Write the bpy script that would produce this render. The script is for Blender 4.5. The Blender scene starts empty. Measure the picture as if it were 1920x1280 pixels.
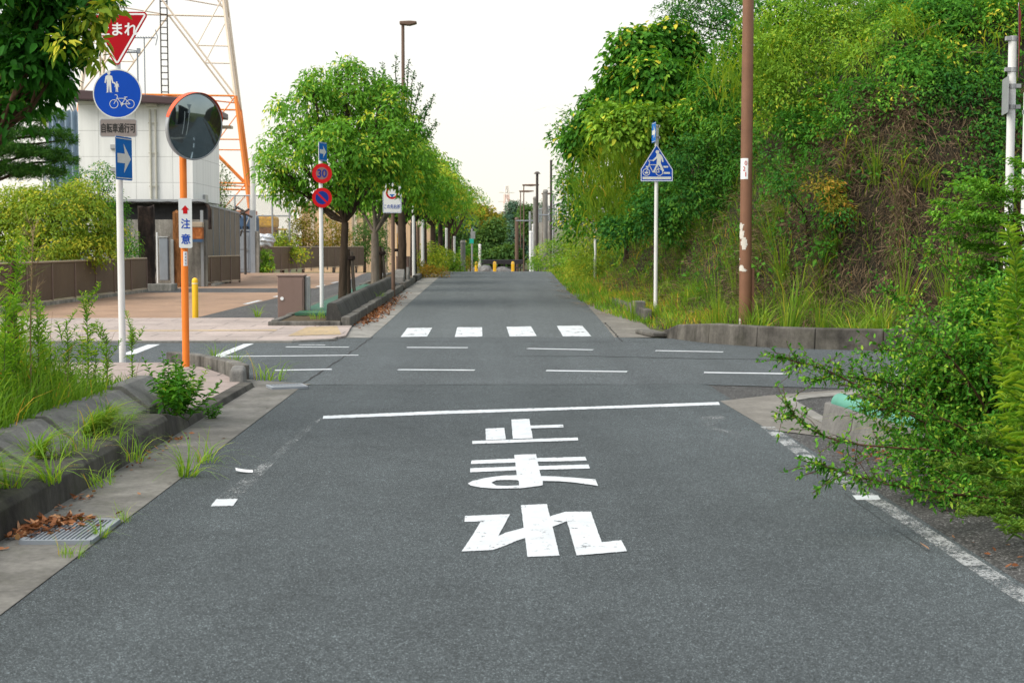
import bpy, bmesh, math, random
import numpy as np
from mathutils import Vector, Matrix, Euler

sc = bpy.context.scene
col = sc.collection
R = math.radians

# ------------------------------------------------------------------ camera
EYE = Vector((0.0, 0.0, 1.49))
FPX = 2667.0                                   # focal length in pixels of the 1920 x 1280 photograph
CAM_ROT = Euler((R(90 - 3.861), 0.0, R(-0.967)))
cam_data = bpy.data.cameras.new('camera')
cam = bpy.data.objects.new('camera', cam_data)
col.objects.link(cam)
cam.location = EYE
cam.rotation_euler = CAM_ROT
cam_data.lens = 36.0 * FPX / 1920.0
cam_data.sensor_width = 36.0
cam_data.clip_start = 0.05
cam_data.clip_end = 3000.0
cam_data.dof.use_dof = True
cam_data.dof.focus_distance = 13.5
cam_data.dof.aperture_fstop = 6.3
sc.camera = cam

# ------------------------------------------------------------------ world, sun, exposure
SUN_EL, SUN_AZ = 47.0, -118.0                   # azimuth measured from +Y, negative = left
world = bpy.data.worlds.new('World')
sc.world = world
world.use_nodes = True
wn = world.node_tree
for n in list(wn.nodes):
    wn.nodes.remove(n)
w_out = wn.nodes.new('ShaderNodeOutputWorld')
w_bg = wn.nodes.new('ShaderNodeBackground')
w_sky = wn.nodes.new('ShaderNodeTexSky')
w_sky.sky_type = 'NISHITA'
w_sky.sun_disc = False
w_sky.sun_elevation = R(SUN_EL)
w_sky.sun_rotation = R(SUN_AZ)
w_sky.air_density = 1.0
w_sky.dust_density = 3.0
w_sky.ozone_density = 1.0
w_mix = wn.nodes.new('ShaderNodeMixRGB')       # thin bright overcast in front of the clear sky
w_mix.inputs[0].default_value = 0.80
w_tc = wn.nodes.new('ShaderNodeTexCoord')
w_sep = wn.nodes.new('ShaderNodeSeparateXYZ')
w_ramp = wn.nodes.new('ShaderNodeValToRGB')    # cream towards the horizon, cooler overhead
w_ramp.color_ramp.elements[0].position = 0.0
w_ramp.color_ramp.elements[0].color = (1.0, .945, .81, 1)
w_ramp.color_ramp.elements[1].position = 0.34
w_ramp.color_ramp.elements[1].color = (.92, .965, 1.0, 1)
w_mul = wn.nodes.new('ShaderNodeMixRGB')
w_mul.blend_type = 'MULTIPLY'
w_mul.inputs[0].default_value = 1.0
w_mul.inputs[2].default_value = (15.6, 15.6, 15.6, 1)
wn.links.new(w_tc.outputs['Generated'], w_sep.inputs[0])
wn.links.new(w_sep.outputs[2], w_ramp.inputs[0])
wn.links.new(w_ramp.outputs[0], w_mul.inputs[1])
wn.links.new(w_mul.outputs[0], w_mix.inputs[2])
wn.links.new(w_sky.outputs[0], w_mix.inputs[1])
wn.links.new(w_mix.outputs[0], w_bg.inputs[0])
w_bg.inputs[1].default_value = 0.053
wn.links.new(w_bg.outputs[0], w_out.inputs[0])

sun_data = bpy.data.lights.new('sun', 'SUN')
sun_data.energy = 2.5
sun_data.angle = R(48)
sun_data.color = (1.0, 0.915, 0.79)
sun = bpy.data.objects.new('sun', sun_data)
col.objects.link(sun)
sd = Vector((math.sin(R(SUN_AZ)) * math.cos(R(SUN_EL)), math.cos(R(SUN_AZ)) * math.cos(R(SUN_EL)), math.sin(R(SUN_EL))))
sun.rotation_euler = sd.to_track_quat('Z', 'Y').to_euler()
sun.location = (-20, 10, 30)

sc.view_settings.view_transform = 'Standard'
sc.view_settings.look = 'None'
sc.view_settings.exposure = 0.70
sc.view_settings.gamma = 1.0
try:
    sc.cycles.max_bounces = 8
    sc.cycles.transparent_max_bounces = 16
    sc.cycles.use_denoising = True
except Exception:
    pass

# ------------------------------------------------------------------ photo pixel <-> world
CM = CAM_ROT.to_matrix()


def ray(px, py):
    return (CM @ Vector(((px - 960.0) / FPX, -(py - 640.0) / FPX, -1.0)))


def at(px, py, Y):
    """world point seen at that pixel of the photograph, at distance Y along the road"""
    d = ray(px, py)
    return EYE + d * (Y / d.y)


_ky = [-50, 23, 26, 30, 50, 56, 61, 66, 72, 80, 95, 150, 900]
_kz = [0, 0, .02, .06, .25, .30, .325, .30, .12, -.22, -.55, -.8, -.8]
_ty = np.arange(-50, 900, .5)
_tz = np.convolve(np.pad(np.interp(_ty, _ky, _kz), 5, mode='edge'), np.ones(11) / 11, 'valid')


def sstep(a, b, x):
    t = np.clip((np.asarray(x, float) - a) / (b - a), 0, 1)
    return t * t * (3 - 2 * t)


def gzn(x, y):
    w = np.where(np.asarray(y) < 62, sstep(-5.5, -3.9, x), 1.0 - (1 - sstep(-5.5, -3.9, x)) * (1 - sstep(62, 75, y)))
    return np.interp(y, _ty, _tz) * w


def gz(x, y):
    return float(gzn(x, y))


def G(px, py, dz=0.0):
    """ground point under that pixel"""
    d = ray(px, py)
    t = (EYE.z) / max(-d.z, 1e-4)
    lo, hi = 1.0, 400.0
    prev = 1.0
    for k in range(1, 4000):
        t = k * .1
        p = EYE + d * t
        if p.z <= gz(p.x, p.y) + dz:
            lo, hi = prev, t
            break
        prev = t
    for _ in range(30):
        m = (lo + hi) / 2
        p = EYE + d * m
        if p.z <= gz(p.x, p.y) + dz:
            hi = m
        else:
            lo = m
    return EYE + d * hi


# ------------------------------------------------------------------ objects
def tag(o, label=None, cat=None, group=None, kind=None):
    if label: o['label'] = label
    if cat: o['category'] = cat
    if group: o['group'] = group
    if kind: o['kind'] = kind
    return o


def thing(name, label, cat, loc=(0, 0, 0), rz=0.0, group=None):
    o = bpy.data.objects.new(name, None)
    o.empty_display_size = .2
    col.objects.link(o)
    o.location = loc
    o.rotation_euler = (0, 0, rz)
    return tag(o, label, cat, group)


def kids(o):
    return [c for c in o.children]


def copy_tree(o, parent=None):
    c = o.copy()
    col.objects.link(c)
    if parent is not None:
        c.parent = parent
    for ch in kids(o):
        copy_tree(ch, c)
    return c


class MB:
    """collects shapes; build() links them as ONE mesh object"""
    def __init__(self):
        self.v, self.f, self.m, self.s = [], [], [], []

    def add(self, vs, fs, m=0, smooth=False):
        b = len(self.v)
        self.v += [tuple(p) for p in vs]
        for f in fs:
            self.f.append([b + i for i in f])
            self.m.append(m)
            self.s.append(smooth)
        return self

    def box(self, c, s, rz=0.0, m=0, taper=1.0):
        hx, hy, hz = s[0] / 2, s[1] / 2, s[2] / 2
        vs = []
        for z, k in ((-hz, 1.0), (hz, taper)):
            for x, y in ((-hx, -hy), (hx, -hy), (hx, hy), (-hx, hy)):
                x, y = x * k, y * k
                vs.append((c[0] + x * math.cos(rz) - y * math.sin(rz), c[1] + x * math.sin(rz) + y * math.cos(rz), c[2] + z))
        return self.add(vs, [(3, 2, 1, 0), (4, 5, 6, 7), (0, 1, 5, 4), (1, 2, 6, 5), (2, 3, 7, 6), (3, 0, 4, 7)], m)

    def tube(self, pts, r, n=10, m=0, cap=True, smooth=True):
        pts = [Vector(p) for p in pts]
        rs = r if isinstance(r, (list, tuple)) else [r] * len(pts)
        rings = []
        for i, p in enumerate(pts):
            t = (pts[min(i + 1, len(pts) - 1)] - pts[max(i - 1, 0)]).normalized()
            a = Vector((1, 0, 0)) if abs(t.x) < .8 else Vector((0, 1, 0))
            u = t.cross(a).normalized()
            w = t.cross(u)
            rings.append([p + (u * math.cos(2 * math.pi * k / n) + w * math.sin(2 * math.pi * k / n)) * rs[i] for k in range(n)])
        vs = [q for ring in rings for q in ring]
        fs = []
        for i in range(len(pts) - 1):
            for k in range(n):
                a, b = i * n + k, i * n + (k + 1) % n
                fs.append((a, a + n, b + n, b))
        self.add(vs, fs, m, smooth)
        if cap:
            b = (len(pts) - 1) * n
            self.add(rings[0], [tuple(range(n))], m)
            self.add(rings[-1], [tuple(range(n))[::-1]], m)
        return self

    def bar(self, a, b, w, m=0, n=4):
        return self.tube([a, b], w / 2 if n > 4 else w * .7071, n, m, smooth=n > 4)

    def extrude(self, poly, o, u, w, t, m=0):
        """polygon (2-D) placed at o along axes u, w and given thickness t along u x w"""
        o, u, w = Vector(o), Vector(u), Vector(w)
        n = u.cross(w).normalized()
        k = len(poly)
        front = [o + u * a + w * b + n * (t / 2) for a, b in poly]
        back = [o + u * a + w * b - n * (t / 2) for a, b in poly]
        area = sum(poly[i][0] * poly[(i + 1) % k][1] - poly[(i + 1) % k][0] * poly[i][1] for i in range(k))
        idx = list(range(k)) if area > 0 else list(range(k))[::-1]
        fs = [tuple(idx), tuple(k + i for i in idx[::-1])]
        for j in range(k):
            a, b = idx[j], idx[(j + 1) % k]
            fs.append((b, a, a + k, b + k))
        return self.add(front + back, fs, m)

    def flat(self, poly, o=(0, 0, 0), m=0):
        """polygon facing -Y (signs): (x, z) pairs at o"""
        area = sum(poly[i][0] * poly[(i + 1) % len(poly)][1] - poly[(i + 1) % len(poly)][0] * poly[i][1] for i in range(len(poly)))
        vs = [(o[0] + a, o[1], o[2] + b) for a, b in poly]
        if area < 0:
            vs = vs[::-1]
        return self.add(vs, [tuple(range(len(vs)))], m)

    def build(self, name, mats, parent=None, loc=None, rz=0.0, bevel=0.0, seg=2):
        me = bpy.data.meshes.new(name)
        me.from_pydata(self.v, [], self.f)
        for mm in (mats if isinstance(mats, (list, tuple)) else [mats]):
            me.materials.append(mm)
        me.polygons.foreach_set('material_index', self.m)
        me.polygons.foreach_set('use_smooth', self.s)
        me.update()
        o = bpy.data.objects.new(name, me)
        col.objects.link(o)
        if parent is not None: o.parent = parent
        if loc is not None: o.location = loc
        if rz: o.rotation_euler = (0, 0, rz)
        if bevel:
            b = o.modifiers.new('bevel', 'BEVEL')
            b.width = bevel
            b.segments = seg
            b.limit_method = 'ANGLE'
            b.angle_limit = R(35)
        return o


def np_mesh(name, V, F, mat, parent=None, rnd=None, smooth=False, mats=None, midx=None):
    """fast mesh from numpy arrays; F is (n, k)"""
    V = np.asarray(V, np.float32); F = np.asarray(F, np.int32)
    me = bpy.data.meshes.new(name)
    me.vertices.add(len(V)); me.vertices.foreach_set('co', V.ravel())
    n, k = F.shape
    me.loops.add(n * k); me.loops.foreach_set('vertex_index', F.ravel())
    me.polygons.add(n)
    me.polygons.foreach_set('loop_start', np.arange(0, n * k, k, dtype=np.int32))
    me.polygons.foreach_set('loop_total', np.full(n, k, np.int32))
    for mm in (mats or [mat]):
        me.materials.append(mm)
    if midx is not None:
        me.polygons.foreach_set('material_index', np.asarray(midx, np.int32))
    if smooth:
        me.polygons.foreach_set('use_smooth', np.ones(n, bool))
    if rnd is not None:
        a = me.attributes.new('rnd', 'FLOAT', 'POINT')
        a.data.foreach_set('value', np.asarray(rnd, np.float32))
    me.update(calc_edges=True)
    o = bpy.data.objects.new(name, me)
    col.objects.link(o)
    if parent is not None: o.parent = parent
    return o


def unit(a):
    return a / np.maximum(np.linalg.norm(a, axis=1, keepdims=True), 1e-9)


def leaves(P, D, N, L, W, fine=False, droop=.12):
    """leaf blades at P along D (unit), facing about N. fine: six points and a fold along the midrib"""
    P, D = np.asarray(P), unit(np.asarray(D))
    S = unit(np.cross(D, N))
    Nn = unit(np.cross(S, D))
    L = np.broadcast_to(np.asarray(L, float), (len(P),))[:, None]
    W = np.broadcast_to(np.asarray(W, float), (len(P),))[:, None]
    dn = np.array([0, 0, -1.0])
    if fine:
        a = P + D * L * .3 + Nn * W * .16
        b = P + D * L * .68 + Nn * W * .10 + dn * L * droop * .35
        tip = P + D * L + dn * L * droop
        V = np.stack([P, a + S * W * .5, b + S * W * .38, tip, b - S * W * .38, a - S * W * .5], 1)
        F = (np.arange(len(P)) * 6)[:, None, None] + np.array([[0, 1, 2, 3], [0, 3, 4, 5]])
        return V.reshape(-1, 3), F.reshape(-1, 4), 6
    mid = P + D * L * .45 + Nn * W * .12
    tip = P + D * L + dn * L * droop
    V = np.stack([P, mid + S * W * .5, tip, mid - S * W * .5], 1)
    F = (np.arange(len(P)) * 4)[:, None, None] + np.array([[0, 1, 2], [0, 2, 3]])
    return V.reshape(-1, 3), F.reshape(-1, 3), 4


def blades(P, H, az, lean, W, segs=3):
    """grass blades: ribbons that rise from P, lean towards az"""
    n = len(P)
    H = np.broadcast_to(np.asarray(H, float), (n,)); lean = np.broadcast_to(np.asarray(lean, float), (n,)); W = np.broadcast_to(np.asarray(W, float), (n,))
    dx = np.stack([np.cos(az), np.sin(az), np.zeros(n)], 1)
    sx = np.stack([-np.sin(az), np.cos(az), np.zeros(n)], 1)
    up = np.array([0, 0, 1.0])
    rows = []
    for i in range(segs + 1):
        t = i / segs
        c = P + up * (H * (t - .42 * lean * t * t * t))[:, None] + dx * (H * lean * t * t)[:, None]
        w = (W * (1 - t ** 1.6) * .5 + .0006)[:, None]
        rows += [c - sx * w, c + sx * w]
    V = np.stack(rows, 1).reshape(-1, 3)
    k = 2 * (segs + 1)
    q = np.array([[2 * i, 2 * i + 1, 2 * i + 3, 2 * i + 2] for i in range(segs)])
    F = ((np.arange(n) * k)[:, None, None] + q).reshape(-1, 4)
    return V, F, k


ORD = ['first', 'second', 'third', 'fourth', 'fifth', 'sixth', 'seventh', 'eighth', 'ninth', 'tenth', 'eleventh', 'twelfth',
       'thirteenth', 'fourteenth', 'fifteenth', 'sixteenth', 'seventeenth', 'eighteenth', 'nineteenth', 'twentieth']


def lettering(body, w, h, mat, parent, o, name='lettering', bold=.0, rx=90.0, rz=0.0):
    """text turned into a mesh, fitted to w x h, standing at o and facing -Y"""
    cu = bpy.data.curves.new(name, 'FONT')
    cu.body = body
    cu.size = 1.0
    cu.align_x = 'CENTER'
    t = bpy.data.objects.new('tmp_text', cu)
    col.objects.link(t)
    bpy.context.view_layer.update()
    dg = bpy.context.evaluated_depsgraph_get()
    me = bpy.data.meshes.new_from_object(t.evaluated_get(dg))
    bpy.data.objects.remove(t)
    bpy.data.curves.remove(cu)
    me.name = name
    n = len(me.vertices)
    co = np.empty(n * 3, np.float32)
    me.vertices.foreach_get('co', co)
    co = co.reshape(-1, 3)
    lo, hi = co.min(0), co.max(0)
    co[:, 0] = (co[:, 0] - (lo[0] + hi[0]) / 2) * (w / max(hi[0] - lo[0], 1e-6))
    co[:, 1] = (co[:, 1] - (lo[1] + hi[1]) / 2) * (h / max(hi[1] - lo[1], 1e-6))
    co[:, 2] = 0
    me.vertices.foreach_set('co', co.ravel())
    if bold:                                       # heavier strokes: the same glyphs laid on top of each other, slightly offset
        bmx = bmesh.new()
        for i, (ax, ay) in enumerate(((0, 0), (1, 0), (-1, 0), (0, 1), (0, -1))):
            k0 = len(bmx.verts)
            bmx.from_mesh(me)
            bmx.verts.ensure_lookup_table()
            for v in bmx.verts[k0:]:
                v.co += Vector((ax * bold * h * .6, ay * bold * h * .6, .00025 * i))
        bmx.to_mesh(me); bmx.free()
    me.materials.clear()
    me.materials.append(mat)
    me.update()
    ob = bpy.data.objects.new(name, me)
    col.objects.link(ob)
    if parent is not None: ob.parent = parent
    ob.location = o
    ob.rotation_euler = (R(rx), 0, rz)
    return ob
# ------------------------------------------------------------------ materials
class NT:
    def __init__(self, name):
        self.mat = bpy.data.materials.new(name)
        self.mat.use_nodes = True
        self.t = self.mat.node_tree
        for n in list(self.t.nodes): self.t.nodes.remove(n)
        self.out = self.n('OutputMaterial')
        self.p = self.n('BsdfPrincipled')
        self.l(self.p.outputs[0], self.out.inputs[0])

    def n(self, kind, **kw):
        nd = self.t.nodes.new('ShaderNode' + kind)
        for k, v in kw.items(): setattr(nd, k, v)
        return nd

    def l(self, a, b): self.t.links.new(a, b)

    def coord(self, scale=None, rot=None):
        c = self.n('TexCoord')
        if scale is None and rot is None: return c.outputs['Object']
        m = self.n('Mapping')
        if scale is not None: m.inputs['Scale'].default_value = scale
        if rot is not None: m.inputs['Rotation'].default_value = rot
        self.l(c.outputs['Object'], m.inputs[0])
        return m.outputs[0]

    def noise(self, scale, detail=4, rough=.55, vec=None, dist=0.0):
        x = self.n('TexNoise')
        x.inputs['Scale'].default_value = scale
        x.inputs['Detail'].default_value = detail
        x.inputs['Roughness'].default_value = rough
        x.inputs['Distortion'].default_value = dist
        self.l(vec if vec is not None else self.coord(), x.inputs['Vector'])
        return x.outputs['Fac']

    def ramp(self, fac, stops, interp='LINEAR'):
        r = self.n('ValToRGB')
        r.color_ramp.interpolation = interp
        e = r.color_ramp.elements
        while len(e) < len(stops): e.new(.5)
        for k, (pos, c) in enumerate(stops):
            e[k].position = pos
            c = c if isinstance(c, (tuple, list)) else (c, c, c)
            e[k].color = (c[0], c[1], c[2], 1)
        self.l(fac, r.inputs[0])
        return r.outputs[0]

    def mix(self, a, b, fac, kind='MIX'):
        m = self.n('MixRGB', blend_type=kind)
        for i, v in enumerate((fac, a, b)):
            s = m.inputs[i]
            if isinstance(v, (int, float)): s.default_value = v if i == 0 else (v, v, v, 1)
            elif isinstance(v, (tuple, list)): s.default_value = (v[0], v[1], v[2], 1)
            else: self.l(v, s)
        return m.outputs[0]

    def math(self, op, a, b=0.0):
        m = self.n('Math', operation=op)
        for s, v in ((m.inputs[0], a), (m.inputs[1], b)):
            if isinstance(v, (int, float)): s.default_value = v
            else: self.l(v, s)
        return m.outputs[0]

    def base(self, c):
        if isinstance(c, (tuple, list)): self.p.inputs['Base Color'].default_value = (c[0], c[1], c[2], 1)
        else: self.l(c, self.p.inputs['Base Color'])

    def rough(self, v, spec=None):
        self.p.inputs['Roughness'].default_value = v
        if spec is not None: self.p.inputs['Specular IOR Level'].default_value = spec

    def bump(self, h, strength=.3, dist=.01):
        b = self.n('Bump')
        b.inputs['Strength'].default_value = strength
        b.inputs['Distance'].default_value = dist
        self.l(h, b.inputs['Height'])
        self.l(b.outputs[0], self.p.inputs['Normal'])


def paint(name, c, rough=.45, vary=.12, scale=3.0, metal=0.0, dirt=None, spec=.4):
    m = NT(name)
    f = m.noise(scale, 5, .6)
    d = tuple(x * (1 - vary) for x in c)
    b = tuple(min(1, x * (1 + vary * .6)) for x in c)
    cc = m.ramp(f, [(.3, d), (.7, b)])
    if dirt:
        g = m.noise(7, 6, .7, m.coord((1, 1, .25)))
        cc = m.mix(cc, dirt[:3], m.math('MULTIPLY', m.ramp(g, [(.5, 0), (.75, 1)]), dirt[3]))
    m.base(cc)
    m.rough(rough, spec)
    m.p.inputs['Metallic'].default_value = metal
    return m.mat


def leafmat(name, stops, rough=.6, trans=.30, spec=.08):
    stops = [(q, (c[0] * 1.14, c[1] * 1.0, max(c[2], .11 * c[1]))) for q, c in stops]
    m = NT(name)
    a = m.n('Attribute', attribute_name='rnd')
    c = m.ramp(a.outputs['Fac'], stops)
    m.base(c)
    m.rough(rough, spec)
    t = m.n('BsdfTranslucent')
    tc = m.mix(c, (.55, .75, .08), .35, 'MIX')
    tc = m.mix(c, m.mix(c, (1.6, 1.5, .6), 1.0, 'MULTIPLY'), 1.0)
    m.l(tc, t.inputs[0])
    x = m.n('MixShader')
    x.inputs[0].default_value = trans
    m.l(m.p.outputs[0], x.inputs[1]); m.l(t.outputs[0], x.inputs[2])
    m.l(x.outputs[0], m.out.inputs[0])
    return m.mat


def asphalt(name, base=.085, tint=(.93, 1.0, 1.06), grain=150.0, patch=1.0, contrast=1.0, vary=1.0, wheel=False):
    m = NT(name)
    v = m.n('TexVoronoi'); v.inputs['Scale'].default_value = grain
    m.l(m.coord(), v.inputs['Vector'])
    sep = m.n('SeparateColor'); m.l(v.outputs['Color'], sep.inputs[0])
    k = contrast
    g = m.ramp(sep.outputs[0], [(0, base * (1 - .62 * k)), (.5, base * .9), (.86, base * (1 + .5 * k)), (.93, base * (1 + 1.3 * k)), (1.0, base * (1 + 3.2 * k))])
    big = m.noise(.5, 5, .6)
    mid = m.noise(3.2, 5, .65)
    fine = m.noise(28, 3, .6)
    tr = m.noise(1.0, 4, .6, m.coord((1.6, .09, 1)))
    c = m.mix(g, m.ramp(big, [(.3, 1 - .14 * vary), (.7, 1 + .12 * vary)]), 1.0, 'MULTIPLY')
    c = m.mix(c, m.ramp(mid, [(.3, 1 - .09 * vary), (.72, 1 + .09 * vary)]), 1.0, 'MULTIPLY')
    c = m.mix(c, m.ramp(fine, [(.3, .8), (.7, 1.2)]), 1.0, 'MULTIPLY')
    c = m.mix(c, m.ramp(tr, [(.3, .88), (.7, 1.1)]), 1.0, 'MULTIPLY')
    if wheel:                                      # polished wheel paths, oil drip between them, dust along the edges
        sx = m.n('SeparateXYZ'); m.l(m.coord(), sx.inputs[0])
        wob = m.math('MULTIPLY_ADD', m.noise(.35, 3, .5), .5)
        xx = m.math('ADD', sx.outputs[0], wob)
        w = m.ramp(m.math('MULTIPLY_ADD', xx, .2), [(0, 1.2), (.07, 1.12), (.16, .95), (.25, .87), (.36, 1.0), (.45, .92), (.55, .92), (.66, 1.02), (.76, .88), (.88, 1.0), (1, 1.12)])
        for nd in (w.node,): pass
        c = m.mix(c, w, .8, 'MULTIPLY')
        st = m.noise(.9, 6, .75, None, 1.2)
        c = m.mix(c, m.ramp(st, [(.56, 1.0), (.72, .80)]), 1.0, 'MULTIPLY')
    c = m.mix(c, tint, 1.0, 'MULTIPLY')
    m.base(c)
    m.rough(.82, .22)
    m.bump(sep.outputs[1], .5, .006)
    return m.mat


def concrete(name, base=.26, tint=(1, .98, .93), dark=.35, streak=.5, moss=0.0, scale=1.0):
    m = NT(name)
    a = m.noise(1.3 * scale, 6, .65)
    b = m.noise(22 * scale, 5, .7)
    s = m.noise(5 * scale, 6, .7, m.coord((1, 1, .12)))
    c = m.ramp(a, [(.28, base * dark), (.5, base * .8), (.72, base * 1.15)])
    c = m.mix(c, m.ramp(b, [(.25, .72), (.75, 1.22)]), 1.0, 'MULTIPLY')
    c = m.mix(c, m.ramp(s, [(.35, 1 - streak), (.62, 1.05)]), 1.0, 'MULTIPLY')
    c = m.mix(c, tint, 1.0, 'MULTIPLY')
    if moss:
        q = m.noise(3.1, 6, .7)
        c = m.mix(c, (.055, .06, .03), m.math('MULTIPLY', m.ramp(q, [(.48, 0), (.66, 1)]), moss))
    m.base(c)
    m.rough(.85, .25)
    m.bump(b, .35, .006)
    return m.mat


def road_paint(name, wear=.15, c=(.60, .64, .68), scale=9.0, strokes=False, grit=40.0, gw=.3):
    """thermoplastic marking; where it has worn off the asphalt shows through"""
    m = NT(name)
    f = m.noise(scale, 7, .72, m.coord((1, .35, 1)) if strokes else None)
    f2 = m.noise(grit, 4, .75)
    mm = m.math('ADD', m.math('MULTIPLY', f, 1 - gw), m.math('MULTIPLY', f2, gw))
    edge = .34 + wear * .36
    k = m.ramp(mm, [(edge - .035, 0), (edge + .035, 1)])
    d = m.noise(4.3, 7, .72)
    pc = m.ramp(d, [(.3, tuple(x * .74 for x in c)), (.62, c)])
    m.base(pc); m.rough(.6, .3)
    t = m.n('BsdfTransparent'); x = m.n('MixShader')
    m.l(k, x.inputs[0]); m.l(t.outputs[0], x.inputs[1]); m.l(m.p.outputs[0], x.inputs[2])
    m.l(x.outputs[0], m.out.inputs[0])
    m.bump(f2, .15, .003)
    return m.mat


def pavers(name, c1, c2, mortar, w, h, rz=0.0, msize=.012, rough=.8):
    m = NT(name)
    b = m.n('TexBrick')
    b.inputs['Scale'].default_value = 1.0
    b.inputs['Brick Width'].default_value = w
    b.inputs['Row Height'].default_value = h
    b.inputs['Mortar Size'].default_value = msize
    b.inputs['Mortar Smooth'].default_value = .2
    b.inputs['Color1'].default_value = (*c1, 1); b.inputs['Color2'].default_value = (*c2, 1); b.inputs['Mortar'].default_value = (*mortar, 1)
    m.l(m.coord(None, (0, 0, rz)), b.inputs['Vector'])
    d = m.noise(.8, 6, .65); e = m.noise(14, 4, .7)
    c = m.mix(b.outputs['Color'], m.ramp(d, [(.3, .75), (.7, 1.15)]), 1.0, 'MULTIPLY')
    c = m.mix(c, m.ramp(e, [(.3, .86), (.7, 1.12)]), 1.0, 'MULTIPLY')
    m.base(c); m.rough(rough, .25)
    return m.mat


def rusty(name, c1, c2, c3, scale=6.0, stretch=.35, rough=.85):
    m = NT(name)
    f = m.noise(scale, 8, .7, m.coord((1, 1, stretch)), .6)
    g = m.noise(scale * 4, 5, .7)
    c = m.ramp(f, [(.32, c1), (.5, c2), (.68, c3)])
    c = m.mix(c, m.ramp(g, [(.3, .65), (.7, 1.25)]), 1.0, 'MULTIPLY')
    m.base(c); m.rough(rough, .2); m.bump(g, .5, .01)
    return m.mat


def bark(name, c1, c2, scale=9.0):
    m = NT(name)
    f = m.noise(scale, 8, .7, m.coord((1, 1, .22)), .4)
    c = m.ramp(f, [(.3, c1), (.65, c2)])
    m.base(c); m.rough(.9, .15); m.bump(f, .8, .02)
    return m.mat


M = {}
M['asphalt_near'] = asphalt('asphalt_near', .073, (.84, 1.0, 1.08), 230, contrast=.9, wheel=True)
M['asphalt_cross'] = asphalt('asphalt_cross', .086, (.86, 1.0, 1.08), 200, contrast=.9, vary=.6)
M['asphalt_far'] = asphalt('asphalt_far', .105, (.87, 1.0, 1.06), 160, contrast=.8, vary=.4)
M['asphalt_shoulder'] = asphalt('asphalt_shoulder', .062, (1.0, 1.0, 1.0), 110)
M['asphalt_lot'] = asphalt('asphalt_lot', .075, (1.0, 1.0, 1.02), 60, contrast=.6)
M['crack'] = paint('crack_sealant', (.018, .018, .02), .9)
M['concrete'] = concrete('concrete', .30, (1, .98, .92), .62, .3)
M['gutter'] = concrete('gutter_concrete', .20, (1, .97, .9), .5, .25, .25)
M['kerb'] = concrete('kerb_concrete', .105, (1, .95, .84), .35, .55, .35)
M['kerb_light'] = concrete('kerb_light', .2, (1, .96, .88), .3, .55, .15, 1.6)
M['block'] = concrete('block_concrete', .215, (1, .985, .95), .5, .12, .12, 2.6)
M['median_block'] = concrete('median_block_concrete', .10, (1, .97, .92), .45, .4, .2, 1.2)
M['apron'] = concrete('apron_concrete', .22, (1, .95, .86), .75, .15, .1)
M['wall_conc'] = concrete('wall_concrete', .42, (1, .96, .87), .4, .55, .1, .7)
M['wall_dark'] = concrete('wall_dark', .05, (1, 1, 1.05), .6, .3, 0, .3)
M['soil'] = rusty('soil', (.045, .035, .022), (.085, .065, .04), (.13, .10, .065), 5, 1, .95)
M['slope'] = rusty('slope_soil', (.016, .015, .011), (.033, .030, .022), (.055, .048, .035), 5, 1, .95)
M['earth'] = rusty('earth', (.05, .055, .025), (.09, .10, .045), (.13, .13, .07), .6, 1, .95)
M['tile_pink'] = pavers('pink_tile', (.40, .335, .31), (.35, .30, .28), (.2, .18, .17), 1.2, .6, 0, .016)
M['tile_near'] = pavers('near_tile', (.33, .27, .25), (.30, .25, .23), (.1, .09, .08), 1.0, .75, R(0), .014)
M['terracotta'] = pavers('terracotta', (.35, .225, .15), (.30, .20, .14), (.25, .175, .13), .2, .1, 0, .004)
M['tactile'] = pavers('tactile_yellow', (.42, .32, .19), (.39, .30, .19), (.32, .26, .19), .3, .3, 0, .012)
M['green_sheet'] = paint('green_weed_sheet', (.025, .11, .07), .6, .3, 2)
M['white_road'] = road_paint('road_white', .15)
M['white_line'] = road_paint('line_white', .14)
M['white_cross'] = road_paint('crosswalk_white', .20, scale=5, strokes=True)
M['white_worn'] = road_paint('worn_white', .47, (.40, .42, .43), 4.0, grit=70, gw=.5)
M['white_ghost'] = road_paint('ghost_white', .60, (.36, .38, .39), 3.0, grit=60, gw=.6)
M['white_pole'] = paint('white_pole', (.72, .73, .73), .35, .06, 2, dirt=(.3, .29, .26, .35))
M['steel'] = paint('galvanised', (.42, .43, .44), .4, .15, 6, .6)
M['grey_metal'] = paint('grey_metal', (.25, .28, .32), .45, .1, 3, dirt=(.15, .14, .13, .4))
M['brown_pole'] = paint('brown_pole', (.205, .098, .055), .5, .14, 4, dirt=(.10, .05, .03, .4))
M['brown_peel'] = paint('peeled_paint', (.60, .57, .52), .8, .1, 8)
M['dark_pole'] = paint('dark_pole', (.06, .05, .045), .5)
M['rust_pole'] = paint('rust_brown_pole', (.15, .095, .07), .6)
M['orange'] = paint('orange_paint', (.86, .22, .028), .38, .08, 3, dirt=(.45, .12, .03, .35))
M['orange_tower'] = paint('tower_orange', (.85, .25, .05), .5, .05)
M['white_tower'] = paint('tower_white', (.74, .63, .52), .5, .05)
M['yellow'] = paint('yellow_paint', (.86, .50, .02), .4, .08, 3, dirt=(.4, .24, .05, .3))
M['sign_red'] = paint('sign_red', (.40, .004, .012), .5, .06, spec=.12)
M['sign_red2'] = paint('sign_red_bright', (.46, .008, .012), .5, .06, spec=.12)
M['sign_blue'] = paint('sign_blue', (.004, .060, .40), .5, .06, spec=.12)
M['sign_navy'] = paint('sign_navy', (.008, .028, .20), .5, .06, spec=.12)
M['sign_sky'] = paint('sign_oneway_blue', (.006, .13, .46), .5, .06, spec=.12)
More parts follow.
